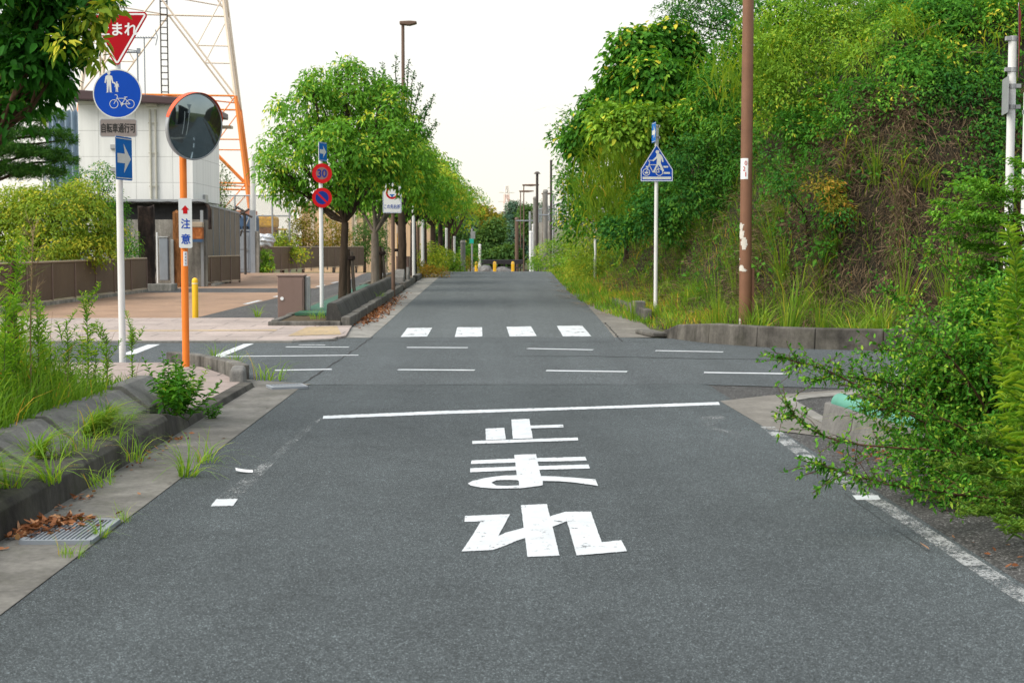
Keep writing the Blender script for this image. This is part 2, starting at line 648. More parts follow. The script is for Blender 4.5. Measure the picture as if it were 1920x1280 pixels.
M['sign_white'] = paint('sign_white', (.76, .78, .80), .4, .04)
M['sign_cream'] = paint('sign_reflective', (.60, .62, .60), .5, .08, 12)
M['sign_grey'] = paint('sign_faded_grey', (.23, .20, .19), .6, .15, 5)
M['sign_back'] = paint('sign_back', (.40, .42, .45), .4, .1, 3, .5)
M['ink'] = paint('black_ink', (.012, .012, .012), .6)
M['plate_grey'] = paint('plate_grey', (.60, .64, .66), .4, .05)
M['fence_brown'] = None
M['siding'] = None
M['roof_brown'] = paint('roof_brown', (.075, .045, .05), .5)
M['rust'] = rusty('rusted_steel', (.07, .028, .012), (.20, .085, .03), (.33, .15, .06), 7, .3)
M['rust_dark'] = rusty('dark_timber', (.012, .010, .010), (.03, .022, .02), (.075, .05, .04), 5, .3)
M['box_brown'] = paint('box_brown', (.20, .135, .115), .5, .08, 2, dirt=(.12, .08, .06, .3))
M['tarp_blue'] = paint('tarp_blue', (.05, .10, .19), .5, .3, 3)
M['silver'] = paint('silver_wrap', (.55, .58, .62), .35, .35, 6, .3)
M['machine_yellow'] = rusty('machine_yellow', (.30, .13, .03), (.62, .34, .03), (.70, .42, .04), 4, 1, .5)
M['beige'] = paint('beige_wall', (.62, .45, .28), .8, .08, .5)
M['beige2'] = paint('pale_wall', (.60, .50, .40), .8, .1, .5)
M['green_pipe'] = paint('green_pipe', (.10, .33, .25), .45, .2, 5, dirt=(.05, .12, .09, .5))
M['black_rail'] = paint('black_rail', (.015, .015, .02), .5)
M['rubble'] = concrete('rubble', .20, (1, 1, 1.02), .4, .2, 0, 2)
M['teal_sign'] = paint('teal_sign', (.02, .42, .32), .4)
M['bark'] = bark('bark', (.028, .020, .014), (.085, .062, .045))
M['bark_pale'] = bark('bark_pale', (.10, .08, .065), (.22, .185, .155))
M['bark_weed'] = bark('bark_weed', (.05, .028, .018), (.13, .075, .05), 18)
M['twig'] = bark('twig', (.06, .03, .02), (.13, .07, .045), 30)
M['stem_green'] = paint('stem_green', (.09, .13, .03), .6, .2, 9)
M['dry_stem'] = paint('dry_stem', (.25, .17, .09), .8, .3, 9)

g = lambda r_, g_, b_: (r_, g_, b_)
M['leaf_row'] = leafmat('leaf_street_tree', [(0, g(0.046, 0.161, 0.003)), (.45, g(0.106, 0.309, 0.003)), (.8, g(0.198, 0.459, 0.003)), (1, g(0.496, 0.600, 0.003))])
M['leaf_dark'] = leafmat('leaf_dark', [(0, g(0.012, 0.069, 0.008)), (.6, g(0.026, 0.140, 0.005)), (.9, g(0.055, 0.246, 0.004)), (1, g(0.212, 0.421, 0.004))], .6, .28)
M['leaf_bright'] = leafmat('leaf_bright', [(0, g(0.087, 0.195, 0.003)), (.5, g(0.232, 0.387, 0.003)), (1, g(0.554, 0.572, 0.003))])
M['leaf_hill'] = leafmat('leaf_hill', [(0, g(0.025, 0.115, 0.011)), (.5, g(0.062, 0.235, 0.003)), (.85, g(0.145, 0.374, 0.003)), (.97, g(0.353, 0.513, 0.003)), (1, g(0.600, 0.600, 0.003))])
M['leaf_hill2'] = leafmat('leaf_hill_light', [(0, g(0.059, 0.168, 0.003)), (.5, g(0.153, 0.346, 0.003)), (.9, g(0.289, 0.504, 0.003)), (1, g(0.489, 0.588, 0.003))])
M['leaf_hill3'] = leafmat('leaf_hill_bluegreen', [(0, g(0.019, 0.107, 0.026)), (.6, g(0.050, 0.194, 0.029)), (1, g(0.133, 0.330, 0.026))])
M['leaf_far_haze'] = leafmat('leaf_far_haze', [(0, g(.045, .115, .08)), (.6, g(.075, .17, .11)), (1, g(.12, .22, .12))], .6, .2)  # bluish leaf tone carries the distance haze in its colour
M['leaf_far_haze2'] = leafmat('leaf_far_yellow', [(0, g(0.140, 0.170, 0.030)), (.6, g(0.300, 0.300, 0.030)), (1, g(0.500, 0.420, 0.030))], .6, .3)
M['leaf_far_haze3'] = leafmat('leaf_far_green', [(0, g(.04, .11, .03)), (.6, g(.075, .18, .045)), (1, g(.14, .25, .05))], .6, .3)
M['leaf_autumn'] = leafmat('leaf_autumn', [(0, g(0.090, 0.130, 0.020)), (.5, g(0.200, 0.210, 0.030)), (.85, g(0.340, 0.260, 0.040)), (1, g(0.450, 0.220, 0.040))], .6, .3)
M['leaf_shrub'] = leafmat('leaf_shrub', [(0, g(0.023, 0.114, 0.005)), (.5, g(0.056, 0.223, 0.003)), (.85, g(0.134, 0.378, 0.003)), (1, g(0.345, 0.559, 0.003))], .6, .3)
M['leaf_golden'] = leafmat('leaf_goldenrod', [(0, g(0.061, 0.203, 0.003)), (.5, g(0.160, 0.376, 0.003)), (1, g(0.367, 0.543, 0.003))], .6, .35)
M['leaf_soft'] = leafmat('leaf_soft_weed', [(0, g(.045, .13, .02)), (.5, g(.085, .21, .03)), (1, g(.17, .30, .05))], .6, .3)
M['leaf_pine'] = leafmat('leaf_pine', [(0, g(0.023, 0.094, 0.021)), (.6, g(0.051, 0.169, 0.030)), (1, g(0.101, 0.254, 0.043))], .6, .2)
M['grass'] = leafmat('grass_blade', [(0, g(0.066, 0.181, 0.003)), (.5, g(0.156, 0.346, 0.003)), (.85, g(0.285, 0.463, 0.003)), (.95, g(0.518, 0.497, 0.005)), (1, g(0.606, 0.368, 0.088))], .6, .35)
M['grass_pampas'] = leafmat('pampas_blade', [(0, g(0.066, 0.173, 0.003)), (.5, g(0.149, 0.310, 0.003)), (.9, g(0.276, 0.410, 0.003)), (1, g(0.431, 0.377, 0.055))], .6, .35)
M['grass_dry'] = leafmat('dry_blade', [(0, g(.036, .030, .020)), (.45, g(.088, .073, .046)), (.8, g(.155, .128, .080)), (1, g(.29, .235, .145))], .8, .15)
M['litter'] = leafmat('dead_leaf', [(0, g(0.060, 0.028, 0.014)), (.5, g(0.160, 0.070, 0.030)), (.85, g(0.280, 0.140, 0.070)), (1, g(0.420, 0.270, 0.150))], .8, .1)


def corrugated(name, c, freq, axis=0, depth=.02, rough=.5, dark=.6):
    m = NT(name)
    s = m.n('SeparateXYZ'); m.l(m.coord(), s.inputs[0])
    u = m.math('SINE', m.math('MULTIPLY', s.outputs[axis], freq * 2 * math.pi))
    h = m.ramp(m.math('MULTIPLY_ADD', u, .5), [(0, 0), (.35, 0), (.55, 1), (1, 1)])
    f = m.noise(1.2, 6, .65, m.coord((1, 1, .3)))
    cc = m.ramp(f, [(.3, tuple(x * .82 for x in c)), (.7, tuple(x * 1.1 for x in c))])
    m.base(cc); m.rough(rough, .35); m.bump(h, .8, depth)
    return m.mat


M['corr_blue'] = corrugated('corrugated_blue', (.30, .38, .47), 2.2, 0, .05)


def siding(name, c, px=1.0, pz=.9):
    """sandwich wall panels: real joints as narrow grooves"""
    m = NT(name)
    b = m.n('TexBrick')
    b.offset = 0.0
    b.inputs['Scale'].default_value = 1.0
    b.inputs['Brick Width'].default_value = px; b.inputs['Row Height'].default_value = pz
    b.inputs['Mortar Size'].default_value = .012; b.inputs['Mortar Smooth'].default_value = .3
    b.inputs['Color1'].default_value = (*c, 1); b.inputs['Color2'].default_value = (*[x * .97 for x in c], 1)
    b.inputs['Mortar'].default_value = (*[x * .62 for x in c], 1)
    s = m.n('SeparateXYZ'); m.l(m.coord(), s.inputs[0])
    cb = m.n('CombineXYZ')
    m.l(m.math('ADD', s.outputs[0], s.outputs[1]), cb.inputs[0]); m.l(s.outputs[2], cb.inputs[1])
    m.l(cb.outputs[0], b.inputs['Vector'])
    st = m.noise(3, 6, .7, m.coord((1, 1, .08)))
    cc = m.mix(b.outputs['Color'], m.ramp(st, [(.3, .88), (.6, 1.02)]), 1.0, 'MULTIPLY')
    m.base(cc); m.rough(.55, .3)
    return m.mat


M['siding'] = siding('white_siding', (.82, .83, .82), 1.35, .95)


def fence_mat():
    m = NT('fence_brown')
    s = m.n('SeparateXYZ'); m.l(m.coord(), s.inputs[0])
    u = m.math('SINE', m.math('MULTIPLY', m.math('ADD', s.outputs[1], s.outputs[0]), 2 * math.pi * 9))
    h = m.ramp(m.math('MULTIPLY_ADD', u, .5), [(0, 0), (.5, 1)])
    f = m.noise(.9, 6, .7)
    cc = m.ramp(f, [(.3, (.115, .078, .052)), (.7, (.165, .115, .078))])
    cc = m.mix(cc, m.ramp(h, [(0, .72), (1, 1.05)]), 1.0, 'MULTIPLY')
    m.base(cc); m.rough(.6, .3); m.bump(h, .6, .02)
    return m.mat


M['fence_brown'] = fence_mat()
M['fence_cap'] = paint('fence_cap', (.42, .34, .25), .5, .1)


def net_mat(name, c, step, thick, rough=.6):
    """woven wire: the wires are real, the gaps see-through"""
    m = NT(name)
    s = m.n('SeparateXYZ'); m.l(m.coord(), s.inputs[0])
    h = m.math('ADD', s.outputs[0], s.outputs[1])
    a = m.math('FRACT', m.math('DIVIDE', m.math('ADD', h, s.outputs[2]), step))
    b = m.math('FRACT', m.math('DIVIDE', m.math('SUBTRACT', h, s.outputs[2]), step))
    k = m.math('MAXIMUM', m.math('LESS_THAN', a, thick), m.math('LESS_THAN', b, thick))
    m.base(c); m.rough(rough)
    t = m.n('BsdfTransparent'); x = m.n('MixShader')
    m.l(k, x.inputs[0]); m.l(t.outputs[0], x.inputs[1]); m.l(m.p.outputs[0], x.inputs[2])
    m.l(x.outputs[0], m.out.inputs[0])
    return m.mat


M['net_grey'] = net_mat('wire_net', (.20, .20, .19), .09, .16)
M['net_brown'] = net_mat('mesh_brown', (.23, .20, .17), .05, .45)
M['net_pale'] = net_mat('net_pale', (.45, .43, .42), .5, .07)


def mirror_mat():
    m = NT('mirror_face')
    f = m.noise(4, 5, .6)
    m.base(m.ramp(f, [(.3, (.20, .26, .29)), (.7, (.27, .33, .35))]))
    m.p.inputs['Metallic'].default_value = 1.0
    m.rough(.045)
    return m.mat


M['mirror'] = mirror_mat()
# ------------------------------------------------------------------ ground and roads
def grid_strip(name, xl, xr, ys, dz, mat, nx=6, label=None, kind='structure', edge=.0):
    """sheet between xl(y) and xr(y) that follows the ground; edge > 0 gives it a visible thickness"""
    V, F = [], []
    for y in ys:
        a, b = xl(y), xr(y)
        for i in range(nx + 1):
            x = a + (b - a) * i / nx
            V.append((x, y, float(gzn(x, y)) + dz))
    k = nx + 1
    for j in range(len(ys) - 1):
        for i in range(nx):
            F.append((j * k + i, j * k + i + 1, (j + 1) * k + i + 1, (j + 1) * k + i))
    if edge:
        rim = [i for i in range(k)] + [j * k + k - 1 for j in range(1, len(ys))] + [(len(ys) - 1) * k + i for i in range(k - 2, -1, -1)] + [j * k for j in range(len(ys) - 2, 0, -1)]
        b0 = len(V)
        for r_ in rim: V.append((V[r_][0], V[r_][1], V[r_][2] - edge))
        for q in range(len(rim)):
            q2 = (q + 1) % len(rim)
            F.append((rim[q2], rim[q], b0 + q, b0 + q2))
    me = bpy.data.meshes.new(name)
    me.from_pydata(V, [], F); me.materials.append(mat); me.update()
    o = bpy.data.objects.new(name, me); col.objects.link(o)
    return tag(o, label, None, None, kind)


def poly_sheet(name, pts, dz, mat, label=None, kind='structure', edge=0.0, px=True, merge=None):
    """flat sheet lying on the ground; pts in photo pixels (px) or metres"""
    m = merge or MB()
    W = [G(*p) for p in pts] if px else [Vector((p[0], p[1], gz(p[0], p[1]))) for p in pts]
    area = sum(W[i].x * W[(i + 1) % len(W)].y - W[(i + 1) % len(W)].x * W[i].y for i in range(len(W)))
    if area < 0: W = W[::-1]
    k = len(W)
    top = [(p.x, p.y, p.z + dz) for p in W]
    fs = [tuple(range(k))]
    if edge:
        top += [(p.x, p.y, p.z + dz - edge) for p in W]
        for i in range(k):
            j = (i + 1) % k
            fs.append((j, i, i + k, j + k))
    m.add(top, fs)
    if merge is None:
        return tag(m.build(name, mat), label, None, None, kind)


yr = lambda a, b, s: list(np.arange(a, b, s)) + [b]
# far ground
gx = np.concatenate([[-260, -160, -100, -70, -50, -35, -25], np.arange(-20, 20.1, 1.0), [25, 35, 50, 70, 100, 160, 260]])
gy = np.concatenate([[-60, -30, -10], np.arange(0, 110, 1.0), [120, 140, 180, 240, 320, 450, 700, 880]])
XX, YY = np.meshgrid(gx, gy)
ZZ = gzn(XX, YY) - .06
V = np.stack([XX, YY, ZZ], 2).reshape(-1, 3)
nx_ = len(gx)
F = np.array([[j * nx_ + i, j * nx_ + i + 1, (j + 1) * nx_ + i + 1, (j + 1) * nx_ + i] for j in range(len(gy) - 1) for i in range(nx_ - 1)])
tag(np_mesh('ground', V, F, M['earth'], smooth=True), 'bare and grassy earth beyond the roads', kind='structure')

SEAM = 15.2
grid_strip('main_road', lambda y: -1.97, lambda y: 2.36, yr(-40, SEAM, 2), 0, M['asphalt_near'], 2, 'grey asphalt road running away from the camera to the stop line')
grid_strip('road_shoulder', lambda y: 2.36, lambda y: 20.0, yr(-40, 13.6, 2), -.004, M['asphalt_shoulder'], 2, 'dark asphalt shoulder right of the worn edge line')
# cross street
cross = [(-60, SEAM + 3.2), (-6, SEAM + 2.6), (-3.0, SEAM), (2.2, SEAM), (4.5, 14.5), (60, 13.2), (60, 20.4), (5, 21.0), (3.2, 22.6), (1.9, 23.0), (-2.0, 23.0), (-60, 22.8)]
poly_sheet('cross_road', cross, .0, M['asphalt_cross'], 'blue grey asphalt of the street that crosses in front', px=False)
poly_sheet('corner_base', [(2.1, SEAM - .3), (2.36, 13.4), (20, 13.4), (60, 12), (60, 13.2), (4.5, 14.5), (2.2, SEAM)], -.006, M['asphalt_shoulder'], 'dark asphalt behind the corner apron', px=False)
poly_sheet('corner_pavement', [(1350, 752), (1440, 741.5), (1560, 732), (1700, 724), (1700, 729), (1520, 740), (1476, 746), (1464, 753), (1556, 803), (1570, 822), (1440, 805)], .003, M['apron'], 'pale worn concrete apron at the near right corner')


def far_l(y): return -1.9 + .05 * sstep(30, 58, y)
def far_r(y): return float(np.interp(y, [23, 26, 32, 45, 60, 90], [2.05, 2.15, 2.3, 2.62, 2.9, 2.9]))
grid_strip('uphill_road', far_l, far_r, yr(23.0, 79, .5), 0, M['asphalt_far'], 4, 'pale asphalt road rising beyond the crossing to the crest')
grid_strip('road_edge', far_r, lambda y: far_r(y) + .75, yr(23.0, 79, .5), -.003, M['apron'], 2, 'concrete gutter under the grass right of the rising road')
grid_strip('road_end', lambda y: -5, lambda y: 4.5, yr(79.0, 90, .5), .0, M['beige2'], 2, 'pale paving beyond the crest')

# asphalt joints and cracks
rng = np.random.default_rng(5)


def crack(pts, w=.025, jit=.02, dz=.003):
    m = MB()
    P = []
    for (a, b) in zip(pts[:-1], pts[1:]):
        a, b = Vector(a[:2]), Vector(b[:2])
        n = max(2, int((b - a).length / .25))
        for i in range(n): P.append(a.lerp(b, i / n))
    P.append(Vector(pts[-1][:2]))
    vs = []
    for i, p in enumerate(P):
        t = (P[min(i + 1, len(P) - 1)] - P[max(i - 1, 0)]).normalized()
        s = Vector((-t.y, t.x)); c = p + s * rng.normal(0, jit)
        ww = w * rng.uniform(.35, 1.0) * .5
        for q in (c - s * ww, c + s * ww): vs.append((q.x, q.y, gz(q.x, q.y) + dz))
    m.add(vs, [(2 * i, 2 * i + 2, 2 * i + 3, 2 * i + 1) for i in range(len(P) - 1)])
    return m


cm = MB()
for pts, w, j in (([G(560, 726), G(612, 690), G(700, 632)], .03, .01),
                  ([G(960, 668), G(1120, 668), G(1300, 672), G(1500, 675)], .05, .02),
                  ([(-2.6, SEAM), (2.2, SEAM)], .03, .006),
                  ([G(660, 641), G(930, 641), G(1215, 641)], .035, .008),
                  ([G(1135, 605), G(1167, 641)], .03, .01),
                  ([G(1580, 925), G(1650, 972), G(1740, 1035)], .004, .006)):
    c = crack(pts, w, j)
    cm.add(c.v, c.f)
tag(cm.build('road_crack_lines', M['crack']), 'dark joint lines and cracks in the asphalt', kind='structure')

# ------------------------------------------------------------------ road markings
z7 = lambda pts: [(800 + a / 3.7636, 740 + b / 3.7636) for a, b in pts]
chars = {
    'stop': [[(415, 241), (548, 235), (558, 316), (418, 321)], [(597, 177), (724, 172), (749, 309), (608, 314)],
             [(726, 220), (962, 213), (966, 232), (730, 240)], [(322, 329), (1066, 305), (1070, 325), (322, 350)]],
    'ma': [[(318, 466), (624, 452), (626, 480), (312, 491)], [(776, 449), (1118, 440), (1130, 467), (781, 475)],
           [(308, 522), (634, 508), (638, 536), (306, 550)], [(788, 506), (1142, 495), (1152, 523), (793, 533)],
           [(618, 428), (772, 422), (806, 580), (820, 612), (820, 641), (800, 646), (652, 664), (652, 645), (650, 612), (640, 607)],
           [(641, 572), (540, 575), (420, 590), (330, 610), (290, 630), (455, 625), (490, 608), (560, 605), (641, 607)],
           [(290, 630), (310, 645), (380, 660), (500, 667), (653, 664), (652, 645), (560, 648), (490, 645), (455, 625)],
           [(804, 579), (900, 581), (1050, 591), (1190, 602), (1210, 648), (1050, 625), (930, 615), (818, 613)]],
    're': [[(270, 858), (588, 845), (505, 1000), (560, 975), (690, 940), (694, 1014), (640, 1030), (560, 1065), (465, 1098), (380, 1102), (247, 1108), (330, 985), (385, 890), (380, 897), (267, 899)],
           [(665, 783), (848, 773), (938, 1138), (712, 1147)],
           [(864, 864), (975, 830), (990, 895), (884, 937)],
           [(975, 830), (1158, 828), (1235, 1045), (1372, 1030), (1414, 1108), (1058, 1138), (990, 895)]]}


def ragged(pts, amp):
    """hand laid edges are not quite straight"""
    out = []
    for i, a in enumerate(pts):
        b = pts[(i + 1) % len(pts)]
        n = max(1, int(math.hypot(b[0] - a[0], b[1] - a[1]) / 3))
        for k in range(n):
            t = k / n
            s = 0 if k == 0 else 1
            out.append((a[0] + (b[0] - a[0]) * t + s * rng.normal(0, amp), a[1] + (b[1] - a[1]) * t + s * rng.normal(0, amp * .6)))
    return out


for nm, polys in chars.items():
    m = MB()
    for i, pl in enumerate(polys):
        poly_sheet(None, ragged(z7(pl), .22), .004 + .0004 * i, None, merge=m)
    tag(m.build('road_lettering', M['white_road']), {'stop': 'white painted character nearest the stop line', 'ma': 'white painted middle character with a loop', 're': 'white painted character nearest the camera'}[nm],
        'road marking', 'white characters painted on the road', kind='structure')
m = MB(); poly_sheet(None, ragged([(606.5, 780), (605, 785.6), (820, 777), (1100, 767.5), (1350, 759.5), (1347, 754), (1100, 763), (820, 771)], .25), .004, None, merge=m)
tag(m.build('stop_line', M['white_line']), 'white stop line across the near road', 'road marking', kind='structure')
z6 = lambda pts: [(580 + a / 3.2, 580 + b / 3.2) for a, b in pts]
for i, pl in enumerate(([(587, 113), (737, 111), (706, 163), (548, 166)], [(887, 108), (1037, 108), (1037, 163), (872, 166)], [(1183, 105), (1330, 103), (1364, 161), (1202, 163)], [(1485, 100), (1637, 98), (1692, 162), (1522, 163)])):
    m = MB(); poly_sheet(None, ragged(z6(pl), .2), .004, None, merge=m)
    tag(m.build('crosswalk_stripe', M['white_cross']), f'{ORD[i]} white crosswalk stripe from the planter', 'road marking', 'crosswalk stripes', kind='structure')
m = MB()
for a, b, w in (((763, 651.5), (877, 652), .14), ((989, 653.5), (1112, 656), .14), ((1229, 657.5), (1356, 660), .14), ((746, 693.2), (890, 694.2), .14), ((1024, 695), (1176, 697), .14), ((1320, 698.5), (1482, 701), .14),
                ((1640, 703), (1800, 707), .14), ((515, 694.5), (622, 692.5), .14), ((380, 669), (672, 666), .12), ((536, 650.5), (654, 651), .12), ((560, 646.5), (610, 646.8), .08), ((235, 640.3), (480, 640.3), .12), ((100, 693), (330, 688), .14)):
    A, B = G(*a), G(*b)
    t = (B - A).normalized(); s = Vector((-t.y, t.x, 0)) * w / 2
    m.add([(q.x, q.y, q.z + .004) for q in (A - s, B - s, B + s, A + s)], [(0, 1, 2, 3)])
tag(m.build('guide_line_markings', M['white_line']), 'thin broken white guide lines across the crossing', 'road marking', kind='structure')
m = MB()
z5 = lambda pts: [(a / 4.0, 400 + b / 4.0) for a, b in pts]
poly_sheet(None, z5([(1530, 1097), (1830, 980), (1905, 978), (1620, 1097)]), .005, None, merge=m)
poly_sheet(None, z5([(900, 1062), (1110, 985), (1200, 984), (1000, 1062)]), .005, None, merge=m)
tag(m.build('slanted_line_markings', M['white_line']), 'slanted white bars on the left part of the crossing', 'road marking', kind='structure')
m = MB()
poly_sheet(None, ragged([(406, 936.5), (446, 936), (437, 949), (395, 950)], .5), .0045, None, merge=m)
poly_sheet(None, ragged([(1598, 929), (1646, 929), (1651, 937), (1606, 938)], .4), .0045, None, merge=m)
tag(m.build('line_stub_markings', M['white_line']), 'short fresh white stubs on the worn edge lines', 'road marking', kind='structure')
m = MB()
poly_sheet(None, [(1426, 800), (1452, 800), (1560, 880), (1690, 957), (1925, 1108), (1925, 1140), (1660, 960), (1530, 884)], .004, None, merge=m)
tag(m.build('worn_line_marking', M['white_worn']), 'worn white edge line right of the near road', 'road marking', kind='structure')
m = MB()
poly_sheet(None, [(446, 936), (437, 949), (395, 950), (405, 936), (475, 882), (556, 815), (575, 800), (600, 784), (606, 784), (585, 802), (520, 862), (470, 914)], .0035, None, merge=m)
poly_sheet(None, [(1310, 783), (1352, 777), (1362, 785), (1330, 800), (1400, 815), (1380, 822), (1320, 800)], .0035, None, merge=m)
tag(m.build('faded_line_marking', M['white_ghost']), 'almost vanished white edge line left of the near road', 'road marking', kind='structure')

# ------------------------------------------------------------------ near left: gutter, kerb, planter blocks, footpath
grid_strip('gutter', lambda y: -2.46, lambda y: -1.97, yr(-6, 15.0, 1), .004, M['gutter'], 2, 'grey concrete gutter along the left road edge')
m = MB()
y = -2.0
while y < 10.8:
    L = 1.0
    b = MB()
    h = .19
    prof = [(-2.46, -.02), (-2.475, h - .045), (-2.505, h - .01), (-2.55, h), (-2.78, h), (-2.78, -.02)]
    n = len(prof)
    j = rng.normal(0, .004)
    A = [(x + j, y + .004, z) for x, z in prof]; B = [(x + j, y + L - .004, z) for x, z in prof]
    m.add(A + B, [tuple(range(n))[::-1], tuple(range(n, 2 * n))] + [(i, (i + 1) % n, n + (i + 1) % n, n + i) for i in range(n)])
    y += L
# sloping end and dropped kerb
for (ya, yb, ha, hb) in ((y, y + .75, .19, .06), (y + .75, 15.0, .06, .05)):
    A = [(-2.46, ya + .004, -.02), (-2.49, ya + .004, ha), (-2.62, ya + .004, ha), (-2.62, ya + .004, -.02)]
    B = [(-2.46, yb, -.02), (-2.49, yb, hb), (-2.62, yb, hb), (-2.62, yb, -.02)]
    m.add(A + B, [(3, 2, 1, 0), (4, 5, 6, 7)] + [(i, (i + 1) % 4, 4 + (i + 1) % 4, 4 + i) for i in range(4)])
tag(m.build('kerb', M['kerb'], bevel=.006), 'dark mossy concrete kerb along the planting strip', kind='structure')

blocks_y = [3.3 + 1.03 * i for i in range(9)]
for i, y0 in enumerate(blocks_y):
    L = .965 + .012 * math.sin(i * 5)
    h = .40 + .012 * math.sin(i * 3.3)
    prof = [(0, 0), (0.0, .235), (-.19, h - .02), (-.22, h), (-.34, h), (-.38, h - .06), (-.38, 0)]
    m = MB(); n = len(prof)
    m.add([(x, 0, z) for x, z in prof] + [(x, L, z) for x, z in prof], [tuple(range(n))[::-1], tuple(range(n, 2 * n))] + [(k, (k + 1) % n, n + (k + 1) % n, n + k) for k in range(n)])
    o = m.build('planter_block', M['block'], loc=(-2.74 + rng.normal(0, .008), y0, -.055), bevel=.008, seg=2)
    o.rotation_euler = (rng.normal(0, .006), rng.normal(0, .012), rng.normal(0, .006))
    tag(o, f'grey sloping concrete block behind the kerb, {ORD[len(blocks_y) - 1 - i]} from the orange pole end', 'concrete block', 'concrete blocks edging the planting strip')

# planting soil and footpaths
poly_sheet('planting_soil', [(-2.95, -4), (-2.95, 12.4), (-3.4, 12.9), (-9, 12.9), (-9, -4)], .16, M['soil'], 'soil of the planting strip on the left', px=False, edge=.3)
walk = [(-2.62, 12.3), (-2.62, 15.0), (-2.95, 15.9), (-3.4, 16.9), (-3.9, 17.55), (-9, 17.75), (-30, 18.2), (-30, 12.9), (-9, 12.9), (-3.4, 12.9)]
poly_sheet('footpath', walk, .05, M['tile_near'], 'pinkish tiled footpath behind the orange mirror pole', px=False, edge=.1)
m = MB()
arc = [(-3.95, 17.75), (-3.55, 17.35), (-3.2, 16.8), (-2.9, 16.25), (-2.72, 15.75)]
for a, b in zip(arc[:-1], arc[1:]):
    a, b = Vector(a), Vector(b)
    t = (b - a).normalized(); s = Vector((-t.y, t.x)) * .075
    q = [a - s, b - s, b + s, a + s]
    m.add([(p.x, p.y, -.02) for p in q] + [(p.x, p.y, .17) for p in q], [(4, 5, 6, 7), (0, 1, 5, 4), (1, 2, 6, 5), (2, 3, 7, 6), (3, 0, 4, 7)])
tag(m.build('corner_kerb', M['kerb_light'], bevel=.012), 'rounded corner kerb behind the orange mirror pole', kind='structure')
o = MB().box((0, 0, .08), (.17, .62, .2), taper=.9).build('kerb_end_block', M['block'], loc=(-2.70, 15.35, 0), rz=R(8), bevel=.04, seg=3)
tag(o, 'rounded grey end block where the corner kerb stops', 'concrete block')
poly_sheet('corner_apron', [(-2.62, 15.0), (-1.97, 15.0), (-1.9, 15.25), (-2.6, 15.7), (-3.0, 16.4), (-3.1, 16.3), (-2.72, 15.5)], .006, M['gutter'], 'concrete apron at the near left corner', px=False)


def grate(name, c, sx, sy, rz, label, nb):
    t = thing(name, label, 'drain grate', (c[0], c[1], c[2]), rz)
    m = MB()
    for k in range(nb):
        m.box((-sx / 2 + sx * (k + .5) / nb, 0, .008), (sx / nb * .42, sy, .02))
    m.build('grating', M['grey_metal'], t)
    f = MB()
    for k in (-1, 1):
        f.box((0, k * sy / 2, .009), (sx + .03, .025, .024)); f.box((k * (sx / 2 + .01), 0, .0085), (.025, sy, .024))
    f.build('frame', M['grey_metal'], t)
    MB().box((0, 0, .002), (sx, sy, .006)).build('pit_shade_plate', M['ink'], t)  # flat black plate painted as the darkness inside the drain
    return t


p = G(143, 1000)
grate('drain_grate', (-2.16, p.y, .004), .32, .55, R(0), 'steel drain grate in the gutter beside the pile of dead leaves', 14)
p = G(538, 727)
grate('drain_grate', (p.x, p.y, .006), .34, .30, R(20), 'small steel drain grate at the rounded kerb corner', 10)

# ------------------------------------------------------------------ far left: footpath, lot
fw = [(-60, 22.1), (-3.0, 21.9), (-2.45, 22.3), (-2.3, 23.0), (-2.45, 25.6), (-3.9, 25.7), (-4.2, 28.0), (-60, 28.4)]
poly_sheet('far_footpath', fw, .035, M['tile_pink'], 'pinkish tiled footpath on the far side of the crossing street', px=False, edge=.06)
poly_sheet('footpath_edging', [(-60, 21.95), (-3.0, 21.78), (-2.35, 22.2), (-2.45, 22.3), (-3.0, 21.9), (-60, 22.09)], .03, M['concrete'], 'pale concrete edging of the far footpath', px=False, edge=.05)
poly_sheet('tactile_paving', [(540, 634), (640, 631), (632, 615), (575, 617)], .040, M['tactile'], 'worn yellow tactile paving at the crossing')
poly_sheet('tactile_strip', [(-9.0, 24.1), (-3.6, 24.1), (-3.6, 24.42), (-9.0, 24.42)], .0402, M['tactile'], 'narrow line of yellow tactile paving along the far footpath', px=False)
poly_sheet('tactile_pad', [(196, 612), (262, 608), (262, 622), (190, 625)], .0405, M['tactile'], 'worn yellow tactile paving beside the tall white sign pole')
grid_strip('parking_road', lambda y: -6.0, lambda y: -3.75, yr(28.0, 84, .5), .005, M['asphalt_lot'], 6, 'dark asphalt lane left of the tree row')
grid_strip('terracotta_path', lambda y: -11.6, lambda y: -6.0, yr(28.0, 45, 1.0), .007, M['terracotta'], 2, 'terracotta paved path along the brown fence')
grid_strip('path_patch', lambda y: -12.5, lambda y: -6.0, yr(45.0, 49.5, .5), .006, M['asphalt_lot'], 2, 'grey asphalt band across the terracotta path')
grid_strip('terracotta_far_path', lambda y: -13.5, lambda y: -6.0, yr(49.5, 84, .5), .008, M['terracotta'], 2, 'terracotta paving beyond the grey band')
m = MB()
for y0, y1 in ((29.5, 39.0), (40, 56), (58, 66)):
    n = max(2, int((y1 - y0)))
    for k in range(n):
        a, b = y0 + (y1 - y0) * k / n, y0 + (y1 - y0) * (k + 1) / n
        m.add([(x, yy, float(gzn(x, yy)) + .012) for x, yy in ((-4.02, a), (-3.88, a), (-3.88, b), (-4.02, b))], [(0, 1, 2, 3)])
for y0 in (36, 41, 46, 51, 56, 61):
    m.add([(x, yy, float(gzn(x, yy)) + .014) for x, yy in ((-6.2, y0), (-6.06, y0), (-6.06, y0 + 2.4), (-6.2, y0 + 2.4))], [(0, 1, 2, 3)])
tag(m.build('lane_edge_markings', M['white_line']), 'white lines on the lane left of the tree row', 'road marking', kind='structure')
